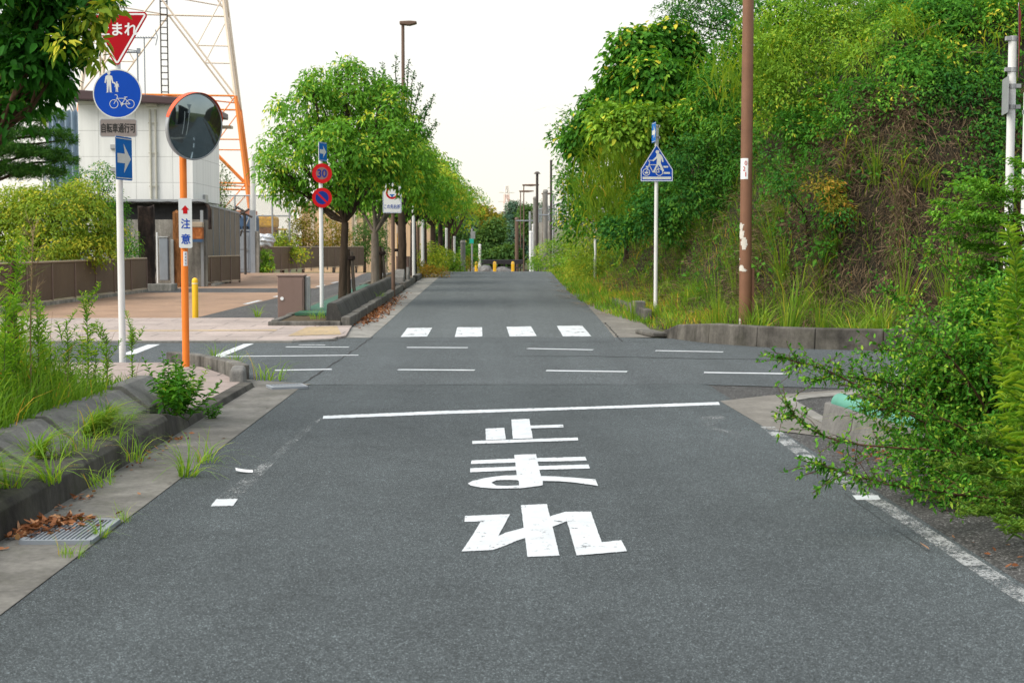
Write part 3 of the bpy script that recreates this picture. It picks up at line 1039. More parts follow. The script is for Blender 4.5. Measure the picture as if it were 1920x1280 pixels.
grid_strip('far_gutter', lambda y: -2.45, lambda y: far_l(y), yr(22.9, 66, .5), .004, M['concrete'], 2, 'pale concrete gutter left of the rising road')

# median planter between the lane and the rising road
grid_strip('planter_soil', lambda y: -3.78, lambda y: -2.6, yr(25.8, 76, .5), .10, M['soil'], 2, 'soil bed of the tree row')
grid_strip('weed_sheet', lambda y: -3.72, lambda y: -2.98, yr(27.4, 42.5, .5), .16, M['green_sheet'], 4, 'green weed control sheet under the street trees', kind='structure', edge=.05)
m = MB()
for a, b in ((25.62, 41.6), (43.2, 48.4), (50.0, 74.0)):
    y = a
    while y < b - .2:
        L = min(1.9, b - y)
        zz = float(gz(-2.5, y + L / 2))
        m.box((-2.56, y + L / 2, zz + .05), (.17, L - .012, .26))
        m.box((-3.84, y + L / 2, float(gzn(-3.84, y + L / 2)) + .03), (.13, L - .012, .2))
        y += L
m.box((-3.30, 25.62, .05), (1.3, .14, .16))
tag(m.build('median_kerb', M['kerb_light'], bevel=.02), 'weathered kerb round the tree planter', kind='structure')
med = [(26.0 + 1.912 * i) for i in range(8)]
for i, y0 in enumerate(med):
    L = 1.9
    prof = [(0, 0), (0, .07), (-.10, .30), (-.13, .33), (-.25, .33), (-.28, .30), (-.30, 0)]
    m = MB(); n = len(prof)
    m.add([(x, 0, z) for x, z in prof] + [(x, L, z) for x, z in prof], [tuple(range(n))[::-1], tuple(range(n, 2 * n))] + [(k, (k + 1) % n, n + (k + 1) % n, n + k) for k in range(n)])
    z0 = gz(-2.6, y0); z1 = gz(-2.6, y0 + L)
    o = m.build('planter_block', M['median_block'], loc=(-2.66, y0, z0 + .09), bevel=.005)
    o.rotation_euler = (math.atan2(z1 - z0, L), 0, 0)
    tag(o, f'{ORD[i]} sloping concrete block of the street tree planter, counted from the crossing', 'concrete block', 'concrete blocks along the street tree planter')
for i, (y0, lab) in enumerate(((43.6, 'short wedge shaped concrete block before the brown cabinet'), (46.2, 'short concrete wedge block just past the first wedge block'))):
    m = MB()
    m.extrude([(0, 0), (.9, 0), (.75, .38), (.5, .45), (.1, .2)], (0, 0, 0), (0, 1, 0), (0, 0, 1), .28)
    o = m.build('wedge_block', M['block'], loc=(-2.72, y0, gz(-2.7, y0) + .12), bevel=.02)
    tag(o, lab, 'concrete block', 'wedge blocks along the tree row')
for i, (px, py, s) in enumerate(((815, 517, .5), (838, 508, .42), (706, 545, .3))):
    p = G(px, py)
    m = MB().box((0, 0, s * .3), (s, s * 1.3, s * .7), R(20 * i), 0, .72)
    tag(m.build('stone_block', M['rubble'], loc=(-2.75, p.y, p.z + .05), bevel=.06), ['pale stone at the foot of the roadside bushes', 'grey stone beside the crest of the road', 'low grey stone on the planter kerb'][i], 'stone')

# ------------------------------------------------------------------ right: kerb of the bank, small kerbs
kr = [(2.78, 23.4), (2.98, 22.5), (3.35, 21.6), (3.95, 20.85), (4.7, 20.35), (5.6, 20.0), (7, 19.85), (10, 19.6), (18, 19.1), (40, 18)]
m = MB()
P = []
for a, b in zip(kr[:-1], kr[1:]):
    a, b = Vector(a), Vector(b); n = max(1, int((b - a).length / .95))
    P += [a.lerp(b, k / n) for k in range(n)]
P.append(Vector(kr[-1]))
hs = [.05, .24] + [.30] * (len(P) - 2)
for i, (a, b) in enumerate(zip(P[:-1], P[1:])):
    t = (b - a).normalized(); s = Vector((-t.y, t.x))
    a, b = a + t * .006, b - t * .006
    ha, hb = hs[i], hs[i + 1]
    prof = lambda p, h: [(p.x, p.y, -.03), (p.x + s.x * .03, p.y + s.y * .03, h), (p.x + s.x * .24, p.y + s.y * .24, h), (p.x + s.x * .24, p.y + s.y * .24, -.03)]
    m.add(prof(a, ha) + prof(b, hb), [(3, 2, 1, 0), (4, 5, 6, 7)] + [(k, (k + 1) % 4, 4 + (k + 1) % 4, 4 + k) for k in range(4)])
tag(m.build('bank_kerb', concrete('bank_kerb_concrete', .15, (1, .94, .84), .10, .5, .2, .8), bevel=.02), 'stained concrete kerb at the foot of the bank', kind='structure')
m = MB()
for a, b, w, h in (((2.62, 24.0), (2.80, 22.9), .28, .07), ((3.1, 27.5), (2.95, 34), .16, .22), ((6.4, 21.6), (9.6, 21.3), .2, .42)):
    a, b = Vector(a), Vector(b); t = (b - a).normalized()
    m.box(((a.x + b.x) / 2, (a.y + b.y) / 2, h / 2 + gz(a.x, a.y)), ((b - a).length, w, h), math.atan2(t.y, t.x))
tag(m.build('low_kerb', M['kerb_light'], bevel=.02), 'broken low kerb half buried in the grass of the bank', kind='structure')
p = G(1196, 596)
tag(MB().box((0, 0, .16), (.26, .3, .36), R(10), 0, .92).build('concrete_post', M['block'], loc=(p.x, p.y, p.z), bevel=.02), 'small grey concrete stub in the grass beside the crossing sign', 'concrete post')

# corner strips and green topped block at the near right
m = MB()
e = [(2.62, 14.55), (3.2, 14.2), (3.0, 13.0), (2.86, 11.9)]
pl = [G(1462, 752), G(1478, 745), G(1560, 792), G(1552, 800)]
poly_sheet(None, [(q.x, q.y) for q in pl], .012, None, px=False, merge=m, edge=.03)
pl = [G(1478, 745), G(1510, 741), G(1640, 731), G(1640, 737), G(1520, 747), G(1492, 752)]
poly_sheet(None, [(q.x, q.y) for q in pl], .011, None, px=False, merge=m, edge=.03)
tag(m.build('flush_kerb', M['concrete']), 'pale flush kerb at the near right corner', kind='structure')
a, b = G(1550, 806), G(1740, 902)
t = thing('guard_block', 'tapered concrete block with a green rounded top under the bush', 'concrete block', (a.x + .1, a.y, 0), math.atan2(b.y - a.y, b.x - a.x + .25) + math.pi / 2)
L = (b - a).length * 1.0
m = MB(); prof = [(-.16, 0), (-.09, .22), (.09, .22), (.16, 0)]
m.add([(x, .10 if z > .1 else 0, z) for x, z in prof] + [(x, -L, z) for x, z in prof], [(0, 1, 2, 3), (7, 6, 5, 4)] + [((k + 1) % 4, k, 4 + k, 4 + (k + 1) % 4) for k in range(4)])
m.build('body', M['block'], t, bevel=.012)
MB().tube([(0, -.02, .225), (0, -L, .225)], .078, 18).build('green_cap', M['green_pipe'], t, bevel=.01)

# ------------------------------------------------------------------ the bank (hillside)
TOE = np.array([(3.2, 130), (3.0, 62), (2.72, 50), (2.58, 42), (2.5, 36), (2.72, 30), (3.2, 25.8), (4.3, 23.2), (6.2, 21.9), (10, 21.5), (20, 21.0), (70, 18.5)], float)


def hill_d(x, y):
    """distance inside the toe line (negative outside)"""
    x = np.asarray(x, float); y = np.asarray(y, float)
    best = np.full(x.shape, 1e9); sign = np.ones(x.shape)
    for (ax, ay), (bx, by) in zip(TOE[:-1], TOE[1:]):
        dx, dy = bx - ax, by - ay
        t = np.clip(((x - ax) * dx + (y - ay) * dy) / (dx * dx + dy * dy), 0, 1)
        ex, ey = x - ax - t * dx, y - ay - t * dy
        d = np.hypot(ex, ey)
        side = np.sign(dx * ey - dy * ex)
        up = d < best - 1e-6
        sign = np.where(up, side, sign)
        best = np.where(up, d, best)
    return best * sign


def hill_z(x, y):
    d = hill_d(x, y)
    h = np.interp(d, [-1, 0, .9, 1.5, 3.3, 4.6, 8, 16, 40], [-.1, 0.02, .16, .5, 4.3, 5.8, 7.4, 9.2, 12])
    fade = 1 - .97 * sstep(55, 70, y)
    n = .22 * np.sin(x * 1.3 + y * .7) + .18 * np.sin(y * 1.9 - x * .5) + .10 * np.sin(x * 3.7 + y * 2.9)
    amp = sstep(.6, 2.2, d)
    low = np.minimum(h, .5)
    return low + (h - low) * fade + n * amp * fade + gzn(np.minimum(x, 4), y)


hx = np.concatenate([np.arange(2.2, 12, .25), np.arange(12, 70, 2)])
hy = np.concatenate([np.arange(17.0, 32, .25), np.arange(32, 66, .5), np.arange(66, 131, 3)])
HX, HY = np.meshgrid(hx, hy)
HD = hill_d(HX, HY)
HZ = np.where(HD < -.05, -1.2, hill_z(HX, HY))
V = np.stack([HX, HY, HZ], 2).reshape(-1, 3); n_ = len(hx)
keep = (HD > -.35)
F = [[j * n_ + i, j * n_ + i + 1, (j + 1) * n_ + i + 1, (j + 1) * n_ + i] for j in range(len(hy) - 1) for i in range(n_ - 1)
     if keep[j, i] and keep[j + 1, i] and keep[j, i + 1] and keep[j + 1, i + 1]]
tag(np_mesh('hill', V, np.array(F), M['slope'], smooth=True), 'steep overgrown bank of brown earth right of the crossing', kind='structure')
# ------------------------------------------------------------------ sign shapes (x right, z up, facing -Y)
def circ(cx, cz, r, n=40, a0=0.0, a1=2 * math.pi):
    full = abs(a1 - a0) > 6.2
    k = n if full else n + 1
    return [(cx + r * math.cos(a0 + (a1 - a0) * i / n), cz + r * math.sin(a0 + (a1 - a0) * i / n)) for i in range(k)]


def rounded(poly, r, n=5):
    out = []
    k = len(poly)
    for i in range(k):
        p, a, b = Vector(poly[i]), Vector(poly[i - 1]), Vector(poly[(i + 1) % k])
        u, w = (a - p).normalized(), (b - p).normalized()
        ang = u.angle(w); d = r / math.tan(ang / 2)
        s, e = p + u * d, p + w * d
        c = p + (u + w).normalized() * (r / math.sin(ang / 2))
        a0 = math.atan2(s.y - c.y, s.x - c.x); a1 = math.atan2(e.y - c.y, e.x - c.x)
        da = (a1 - a0 + math.pi) % (2 * math.pi) - math.pi
        out += [(c.x + r * math.cos(a0 + da * j / n), c.y + r * math.sin(a0 + da * j / n)) for j in range(n + 1)]
    return out


def rect(w, h, cx=0, cz=0): return [(cx - w / 2, cz - h / 2), (cx + w / 2, cz - h / 2), (cx + w / 2, cz + h / 2), (cx - w / 2, cz + h / 2)]


def seg(a, b, w):
    a, b = Vector(a), Vector(b); t = (b - a).normalized(); s = Vector((-t.y, t.x)) * w / 2
    return [tuple(a - s), tuple(b - s), tuple(b + s), tuple(a + s)]


def ring(m, cx, cz, r0, r1, y, n=36, a0=0.0, a1=2 * math.pi):
    for i in range(n):
        a, b = a0 + (a1 - a0) * i / n, a0 + (a1 - a0) * (i + 1) / n
        m.add([(cx + r * math.cos(t), y, cz + r * math.sin(t)) for r, t in ((r0, a), (r1, a), (r1, b), (r0, b))], [(0, 1, 2, 3)])


def border(m, poly, inset, w, y):
    """band of width w that runs inset inside the outline"""
    k = len(poly)
    cx = sum(p[0] for p in poly) / k; cz = sum(p[1] for p in poly) / k
    area = sum(poly[i][0] * poly[(i + 1) % k][1] - poly[(i + 1) % k][0] * poly[i][1] for i in range(k))
    sg = 1 if area > 0 else -1

    def off(d):
        out = []
        for i in range(k):
            a, p, b = Vector(poly[i - 1]), Vector(poly[i]), Vector(poly[(i + 1) % k])
            t1, t2 = (p - a).normalized(), (b - p).normalized()
            n1, n2 = Vector((-t1.y, t1.x)) * sg, Vector((-t2.y, t2.x)) * sg
            n = (n1 + n2).normalized()
            out.append(p + n * (d / max(.3, n.dot(n1))))
        return out
    A, B = off(inset), off(inset + w)
    for i in range(k):
        j = (i + 1) % k
        q = [(p.x, y, p.y) for p in (A[i], A[j], B[j], B[i])]
        m.add(q if sg > 0 else q[::-1], [(0, 1, 2, 3)])


def panel(name, poly, o, mat_face, parent, mat_back=None, t=.004, rz=0.0):
    """sign plate as a real sheet with a rolled edge colour on its back"""
    m = MB()
    k = len(poly)
    area = sum(poly[i][0] * poly[(i + 1) % k][1] - poly[(i + 1) % k][0] * poly[i][1] for i in range(k))
    P = poly if area > 0 else poly[::-1]
    fr = [(x, -t, z) for x, z in P]; bk = [(x, 0, z) for x, z in P]
    m.add(fr + bk, [tuple(range(k))], 0)
    m.add(fr + bk, [tuple(range(k, 2 * k))[::-1]] + [(i, k + i, k + (i + 1) % k, (i + 1) % k) for i in range(k)], 1)
    ob = m.build(name, [mat_face, mat_back or M['sign_back']], parent, o)
    ob.rotation_euler = (0, 0, rz)
    return ob


def clamp(parent, z, r, y=-.02, w=.10):
    """bracket that holds a plate to its pole"""
    m = MB()
    m.tube([(0, 0, z - .018), (0, 0, z + .018)], r + .006, 16)
    m.box((0, y - .012, z), (w, .016, .03))
    return m.build('bracket', M['steel'], parent)


def man(m, cx, z0, h, y, flip=1):
    k = h
    P = lambda pts: [(cx + flip * a * k, z0 + b * k) for a, b in pts]
    m.flat(P(circ(0, .90, .068, 18)), (0, y, 0))
    m.flat(P([(-.12, .935), (.12, .935), (.07, .955), (.055, 1.0), (-.055, 1.0), (-.07, .955)]), (0, y - .0004, 0))
    m.flat(P([(-.07, .82), (.07, .82), (.16, .78), (.215, .46), (.16, .44), (.115, .64), (.10, .44), (.12, .02), (.17, 0), (.03, 0), (.0, .40), (-.04, 0), (-.16, 0), (-.11, .03), (-.105, .44), (-.12, .64), (-.165, .44), (-.215, .46), (-.16, .78)]), (0, y, 0))


def bike(m, cx, z0, w, y, lw=.012, flip=1):
    """bicycle, wheel centres at z0"""
    r = w * .175
    X = lambda v: cx + flip * v * w
    for s in (-1, 1): ring(m, X(s * .32), z0, r - lw, r, y, 26)
    Z = lambda v: z0 + v * w
    L = [((-.32, 0), (-.17, .28)), ((-.17, .28), (-.20, .36)), ((-.20, .36), (-.28, .36)), ((-.19, .22), (.14, .22)), ((-.17, .21), (.0, .0)), ((.0, .0), (.15, .26)), ((.13, .2), (.32, 0)), ((0, 0), (.32, 0)), ((.09, .27), (.22, .27))]
    for i, (a, b) in enumerate(L): m.flat(seg((X(a[0]), Z(a[1])), (X(b[0]), Z(b[1])), lw), (0, y - .0003 * i, 0))
    ring(m, X(0), z0, .03 * w, .055 * w, y - .003, 14)
    m.flat(seg((X(.01), Z(.05)), (X(-.02), Z(-.10)), lw), (0, y - .0032, 0))


def oneway(parent, o, w, h, rz):
    pn = panel('direction_plate', rounded(rect(w, h), .02), o, M['sign_sky'], parent, rz=rz)
    m = MB()
    for s in (-1, 1): m.flat(rect(w * .94, h * .022, 0, s * h * .455), (0, -.006, 0))
    m.flat([(-w * .40, -h * .11), (w * .05, -h * .11), (-w * .02, -h * .34), (w * .42, 0), (-w * .02, h * .34), (w * .05, h * .11), (-w * .40, h * .11)], (0, -.006, 0))
    m.build('arrow', M['sign_cream'], pn)
    return pn


def sign_pole(name, label, cat, p, ztop, r, mat, zb=0.0, group=None):
    t = thing(name, label, cat, (p[0], p[1], zb), 0, group)
    m = MB().tube([(0, 0, -.12), (0, 0, ztop - zb)], r, 20)
    m.build('pole', mat, t, bevel=.004)
    return t


# ------------------------------------------------------------------ tall sign pole on the left
Y1 = 17.8
p0 = at(226, 460, Y1)
zz = lambda py, Y: at(960, py, Y).z
t = sign_pole('sign_pole', 'tall white pole with red stop triangle, round blue cycle sign and one way arrow', 'road sign', (p0.x, Y1), zz(112, Y1), .042, M['white_pole'], .05)
loc = lambda px, py, Y, tt: (at(px, py, Y).x - tt.location.x, 0, at(px, py, Y).z - tt.location.z)
yf = -.058
a, b, c = loc(161, 24, Y1, t), loc(283, 24, Y1, t), loc(222, 130, Y1, t)
tri = rounded([(a[0], a[2]), (c[0], c[2]), (b[0], b[2])], .045, 7)
cz = sum(q[1] for q in tri) / len(tri); cx = (a[0] + b[0]) / 2
pn = panel('stop_sign_plate', [(x - cx, z - cz) for x, z in tri], (cx, yf, cz), M['sign_red'], t)
m = MB(); border(m, [(x - cx, z - cz) for x, z in tri], .018, .022, -.006); m.build('white_border', M['sign_white'], pn)
ls = loc(222, 56, Y1, t)
lettering('止まれ', .50, .155, M['sign_white'], pn, (ls[0] - cx, -.0065, ls[2] - cz), bold=.045)
lc = loc(222.5, 177, Y1, t)
pn = panel('cycle_sign_plate', circ(0, 0, .300, 56), (lc[0], yf, lc[2]), M['sign_blue'], t)
m = MB(); ring(m, 0, 0, .286, .300, -.0055, 56); m.build('white_rim', M['sign_cream'], pn)
m = MB(); man(m, -.10, .015, .255, -.006); man(m, -.005, .022, .125, -.0065); m.flat(seg((-.045, .14), (-.02, .115), .018), (0, -.0072, 0)); m.build('walking_figures', M['sign_cream'], pn)
m = MB(); bike(m, .055, -.125, .31, -.006, .007); m.build('bicycle_symbol', M['sign_cream'], pn)
lc = loc(224.5, 241, Y1, t)
pn = panel('lettered_plate', rounded(rect(.46, .225), .035), (lc[0], yf, lc[2]), M['sign_grey'], t)
m = MB(); border(m, rounded(rect(.46, .225), .035), .0, .010, -.0055); m.build('plate_rim', M['sign_back'], pn)
lettering('自転車通行可', .415, .115, M['ink'], pn, (0, -.006, 0), bold=.03)
lc = loc(234, 298, Y1, t)
oneway(t, (lc[0] + .005, -.075, lc[2]), .40, .53, R(75))
for q in (60, 100, 155, 200, 241): clamp(t, loc(226, q, Y1, t)[2], .042)
for q in (275, 318):
    z = loc(226, q, Y1, t)[2]
    MB().tube([(0, 0, z - .02), (0, 0, z + .02)], .05, 16).box((-.065, -.01, z), (.06, .05, .045)).build('arrow_bracket', M['steel'], t)

# ------------------------------------------------------------------ traffic mirror
Y2 = G(345, 695).y
p0 = at(345.5, 460, Y2)
t = thing('traffic_mirror', 'round convex road mirror on an orange pole with a caution plate', 'road mirror', (p0.x, Y2, .05))
topz = zz(186, Y2) - .05
m = MB().tube([(0, 0, -.15), (0, 0, topz)], .042, 22); m.build('pole', M['orange'], t, bevel=.004)
lc = loc(368, 240, Y2, t)
hd = thing('mirror_head', None, None, (lc[0] + .02, -.20, lc[2])); hd.parent = t
hd.rotation_euler = (R(-7), 0, R(37))
hd.rotation_mode = 'XYZ'
hd.rotation_euler = Euler((R(9), 0, R(49)))
RD, CR = .372, 1.65


def dome(r0, cr, y0, n=64, rings=12, bulge=1):
    m = MB()
    sag = cr - math.sqrt(cr * cr - r0 * r0)
    vs = [(0, y0 - sag * bulge, 0)]
    for i in range(1, rings + 1):
        r = r0 * i / rings
        d = (cr - math.sqrt(cr * cr - r * r))
        for k in range(n):
            a = 2 * math.pi * k / n
            vs.append((r * math.cos(a), y0 - (sag - d) * bulge, r * math.sin(a)))
    fs = [(0, 1 + k, 1 + (k + 1) % n) for k in range(n)]
    for i in range(rings - 1):
        b, c_ = 1 + i * n, 1 + (i + 1) * n
        fs += [(b + k, c_ + k, c_ + (k + 1) % n, b + (k + 1) % n) for k in range(n)]
    if bulge < 0: fs = [f[::-1] for f in fs]
    m.add(vs, fs, 0, True)
    return m


dome(RD, CR, -.02, 72, 16).build('mirror_face', M['mirror'], hd)
bk = dome(RD + .012, .8, .035, 48, 8, -1)
n = 72
prof = [(RD + .002, -.018), (RD + .016, -.024), (RD + .020, -.01), (RD + .018, .03), (RD + .008, .04)]
vs = [(r * math.cos(2 * math.pi * k / n), y, r * math.sin(2 * math.pi * k / n)) for k in range(n) for r, y in prof]
q = len(prof)
rim = MB().add(vs, [(k * q + i, k * q + i + 1, ((k + 1) % n) * q + i + 1, ((k + 1) % n) * q + i) for k in range(n) for i in range(q - 1)], 0, True)
rim.build('rim', M['sign_back'], hd)
bk.build('back_shell', M['sign_back'], hd)
# hood: curved visor over the upper half
m = MB(); N = 40
for k in range(N + 1):
    a = R(12) + (math.pi - R(24)) * k / N
    d = .038 * (math.sin((a - R(12)) / (math.pi - R(24)) * math.pi) ** .6)
    for r, y in ((RD + .024, .03), (RD + .026, -.02 - d), (RD + .021, -.02 - d), (RD + .019, .03)):
        m.v.append((r * math.cos(a), y, r * math.sin(a)))
for k in range(N):
    for i in range(4): m.f.append([k * 4 + i, k * 4 + (i + 1) % 4, k * 4 + 4 + (i + 1) % 4, k * 4 + 4 + i]); m.m.append(0); m.s.append(False)
hood = m.build('hood', paint('hood_orange', (.80, .10, .028), .4, .1), hd)
m = MB()
m.box((.01, -.09, lc[2]), (.05, .16, .05)); m.tube([(0, 0, lc[2] - .03), (0, 0, lc[2] + .03)], .052, 16)
m.build('mount', M['orange'], t)
la = loc(349.5, 418.5, Y2, t)
pn = panel('caution_plate', rounded(rect(.157, .585), .02), (la[0], -.052, la[2]), M['plate_grey'], t)
ar = [(-.026, 0), (-.026, .045), (-.048, .045), (0, .10), (.048, .045), (.026, .045), (.026, 0)]
MB().flat(ar, (0, -.006, .11)).build('red_arrow', M['sign_red2'], pn)
lettering('注', .105, .115, M['sign_blue'], pn, (.002, -.006, -.005), bold=.03)
lettering('意', .105, .115, M['sign_blue'], pn, (.002, -.006, -.185), bold=.03)
for q in (385, 452): clamp(t, loc(345, q, Y2, t)[2], .042, w=.08)
z = loc(345, 485, Y2, t)[2]
m = MB(); nn = 8
for k in range(nn):
    a0, a1 = R(-95 + 70 * k / nn), R(-95 + 70 * (k + 1) / nn)
    m.add([(.0435 * math.cos(a), .0435 * math.sin(a), z + s) for a, s in ((a0, -.085), (a1, -.085), (a1, .085), (a0, .085))], [(0, 1, 2, 3)])
st = m.build('owner_sticker', M['sign_white'], t)
m = MB()
for i, s in enumerate((.055, .018, -.02, -.058)):
    for k, (u, w) in enumerate(((-.008, .004), (.0, .004), (.007, .004))):
        m.add([(.0446 * math.cos(R(-62) + a), .0446 * math.sin(R(-62) + a), z + s + q) for a, q in ((-.18 + .07 * (i % 2), u - w / 2), (.2, u - w / 2), (.2, u + w / 2), (-.18 + .07 * (i % 2), u + w / 2))], [(0, 1, 2, 3)])
m.build('sticker_marks', M['sign_navy'], st)

# ------------------------------------------------------------------ speed sign pole in the median
g0 = G(601, 592); Y3 = 29.4
p0 = at(602.5, 460, Y3)
t = sign_pole('sign_pole', 'white pole with thirty limit disc and no parking disc before the tree', 'road sign', (p0.x, Y3), zz(268, Y3), .042, M['white_pole'], gz(p0.x, Y3) + .1)
for i, (py, nm) in enumerate(((325.5, 'speed_sign_plate'), (371, 'no_parking_plate'))):
    lc = loc(604.5, py, Y3, t)
    pn = panel(nm, circ(0, 0, .203, 48), (lc[0], -.06, lc[2]), M['sign_red2'], t)
    m = MB().flat(circ(0, 0, .125 if i == 0 else .135, 40), (0, -.0055, 0))
    if i == 0:
        m.build('sign_field', paint('faded_field', (.20, .10, .10), .6, .15, 5), pn)
        lettering('30', .185, .155, M['sign_navy'], pn, (0, -.008, 0), bold=.05)
    else:
        m.build('sign_field', M['sign_navy'], pn)
        MB().flat(seg((-.115, .115), (.115, -.115), .038), (0, -.0065, 0)).build('slash', M['sign_red2'], pn)
    clamp(t, lc[2], .042, w=.12)
lc = loc(605, 285, Y3, t)
oneway(t, (lc[0] + .01, -.075, lc[2]), .34, .385, R(69))
for q in (275, 294): clamp(t, loc(602, q, Y3, t)[2], .046, w=.06)

# ------------------------------------------------------------------ right turn ahead sign
Y4 = 37.6
p0 = at(737, 460, Y4)
t = sign_pole('sign_pole', 'brown pole with a white rectangular sign half hidden by leaves', 'road sign', (p0.x, Y4), zz(345, Y4), .05, M['rust_pole'], gz(p0.x, Y4) + .1)
lc = loc(735.5, 371, Y4, t)
pn = panel('notice_plate', rounded(rect(.49, .80), .03), (lc[0], -.06, lc[2]), M['sign_white'], t)
m = MB(); ring(m, 0, .13, .115, .165, -.006, 40); m.build('red_ring', M['sign_red2'], pn)
m = MB(); m.flat(rect(.12, .03, 0, .075), (0, -.006, 0)); m.flat(rect(.05, .04, .0, .04), (0, -.0062, 0)); m.build('ring_marks', M['sign_sky'], pn)
lettering('この先右折', .42, .115, M['sign_blue'], pn, (0, -.006, -.23), bold=.03)
m = MB(); border(m, rounded(rect(.49, .80), .03), .012, .008, -.0055); m.build('plate_border', M['sign_sky'], pn)

# ------------------------------------------------------------------ crossing sign on the right
Y5 = 29.0
p0 = at(1230, 460, Y5)
gq = G(1231, 577)
t = sign_pole('sign_pole', 'white pole with blue five sided crossing sign in the roadside grass', 'road sign', (p0.x, Y5), zz(234, Y5), .040, M['white_pole'], .1)
q = [loc(px, py, Y5, t) for px, py in ((1200.5, 340.5), (1261, 340.5), (1261, 318), (1230.5, 270), (1200.5, 318))]
poly = rounded([(a[0], a[2]) for a in q], .02, 4)
cx, cz = 0.0, (q[0][2] + q[3][2]) / 2
P = [(x - cx, z - cz) for x, z in poly]
pn = panel('crossing_plate', P, (0, -.055, cz), M['sign_blue'], t)
m = MB(); border(m, P, .006, .013, -.0055); m.build('white_border', M['sign_white'], pn)
u = .0094 * Y5 / 25.4
k_ = (q[1][0] - q[0][0]) / 575.0                  # plate pixels of the enlarged view to metres
S = lambda zx, zy: ((zx - 400) * k_, (845 - zy) * k_)
m = MB()
m.flat([S(*a) for a in ((148, 1140), (652, 1140), (652, 1095), (148, 1095))], (0, -.006, 0))
for a in ((515, 905, 600, 935), (520, 1012, 632, 1045), (205, 905, 238, 935)): m.flat([S(a[0], a[3]), S(a[2], a[3]), S(a[2], a[1]), S(a[0], a[1])], (0, -.006, 0))
m.build('crossing_stripes', M['sign_cream'], pn)
m = MB()
m.flat([S(408 + 30 * math.cos(a), 662 - 30 * math.sin(a)) for a in [2 * math.pi * i / 16 for i in range(16)]], (0, -.0065, 0))
m.flat([S(*a) for a in ((370, 655), (448, 655), (430, 635), (400, 624), (385, 635))], (0, -.0068, 0))
m.flat([S(*a) for a in ((400, 690), (445, 688), (480, 715), (505, 760), (520, 830), (495, 838), (475, 770), (468, 860), (500, 920), (530, 1000), (500, 998), (440, 900), (420, 880), (360, 1015), (325, 1015), (395, 870), (400, 770), (335, 825), (318, 805), (380, 745))], (0, -.0065, 0))
m.build('walking_figure', M['sign_cream'], pn)
m = MB()
for x in (213, 443): ring(m, *S(x, 1015), 53 * k_, 65 * k_, -.0062, 26)
for i, (a, b) in enumerate((((213, 1015), (270, 850)), ((250, 805), (325, 808)), ((250, 805), (275, 850)), ((262, 885), (410, 885)), ((265, 890), (325, 1010)), ((325, 1010), (415, 890)), ((410, 880), (440, 1015)), ((325, 1015), (443, 1015)))):
    m.flat(seg(S(*a), S(*b), 11 * k_), (0, -.0070 - .0002 * i, 0))
m.flat([S(*a) for a in ((180, 1010), (250, 1010), (240, 1040), (190, 1040))], (0, -.0066, 0))
m.build('bicycle_symbol', M['sign_cream'], pn)
lc = loc(1226.5, 249, Y5, t)
oneway(t, (lc[0] - .01, -.06, lc[2]), .36, .40, R(-84))
for py in (237, 258):
    z = loc(1230, py, Y5, t)[2]; MB().tube([(0, 0, z - .02), (0, 0, z + .02)], .047, 16).box((.04, 0, z), (.05, .04, .05)).build('arrow_bracket', M['steel'], t)
for q_ in (295, 330): clamp(t, loc(1230, q_, Y5, t)[2], .040, w=.10)

# ------------------------------------------------------------------ sign pole seen edge on at the right
Y6 = 14.6
p0 = at(1890, 460, Y6)
t = sign_pole('sign_pole', 'white pole behind the bush with its sign plates seen edge on', 'road sign', (p0.x, Y6), zz(66, Y6), .042, M['white_pole'])
for (px, py0, py1, off, rz, nm, w) in ((1902, 14, 156, .062, 67.5, 'edge_on_plate', .76), (1878, 146, 214, -.066, 79, 'small_side_plate', .40)):
    lc0, lc1 = loc(px, py0, Y6, t), loc(px, py1, Y6, t)
    h = lc0[2] - lc1[2]; cz = (lc0[2] + lc1[2]) / 2
    shape = rounded([(-w / 2, h / 2), (0, -h / 2), (w / 2, h / 2)], .04) if nm == 'edge_on_plate' else rounded(rect(w, h), .02)
    panel(nm, shape, (off, 0, cz), M['sign_grey'] if nm != 'edge_on_plate' else M['sign_red'], t, rz=R(rz))
for py, s in ((73, -1), (131, -1), (162, 1), (201, 1)):
    z = loc(1890, py, Y6, t)[2]
    MB().tube([(0, 0, z - .022), (0, 0, z + .022)], .05, 16).box((s * .055, -.02, z), (.05, .05, .04)).build('bracket', M['steel'], t)
p0 = at(1921, 460, 13.9)
t = sign_pole('white_post', 'second white post cut by the right edge of the picture', 'post', (p0.x, 13.9), zz(172, 13.9), .042, M['white_pole'])
MB().box((-.02, -.05, zz(210, 13.9)), (.1, .02, .04)).build('bracket', M['steel'], t)

# ------------------------------------------------------------------ brown utility pole on the right
Y7 = 24.2
p0 = at(1398, 460, Y7)
t = thing('utility_pole', 'thick brown pole with peeling paint and a number sticker', 'utility pole', (p0.x, Y7, .1))
MB().tube([(0, 0, -.4), (0, 0, 3.4), (0, 0, 9.5)], [.104, .098, .086], 28).build('pole', M['brown_pole'], t)
z_ = lambda py: zz(py, Y7) - .1


def wrap(pts, r, mat, name, parent):
    """patch given by (angle in degrees, z) on a round pole"""
    m = MB()
    for a0, a1, z0, z1 in pts:
        n = max(2, int(abs(a1 - a0) / 6))
        for k in range(n):
            b0, b1 = R(a0 + (a1 - a0) * k / n), R(a0 + (a1 - a0) * (k + 1) / n)
            m.add([(r * math.cos(b), r * math.sin(b), z) for b, z in ((b0, z0), (b1, z0), (b1, z1), (b0, z1))], [(0, 1, 2, 3)])
    return m.build(name, mat, parent)


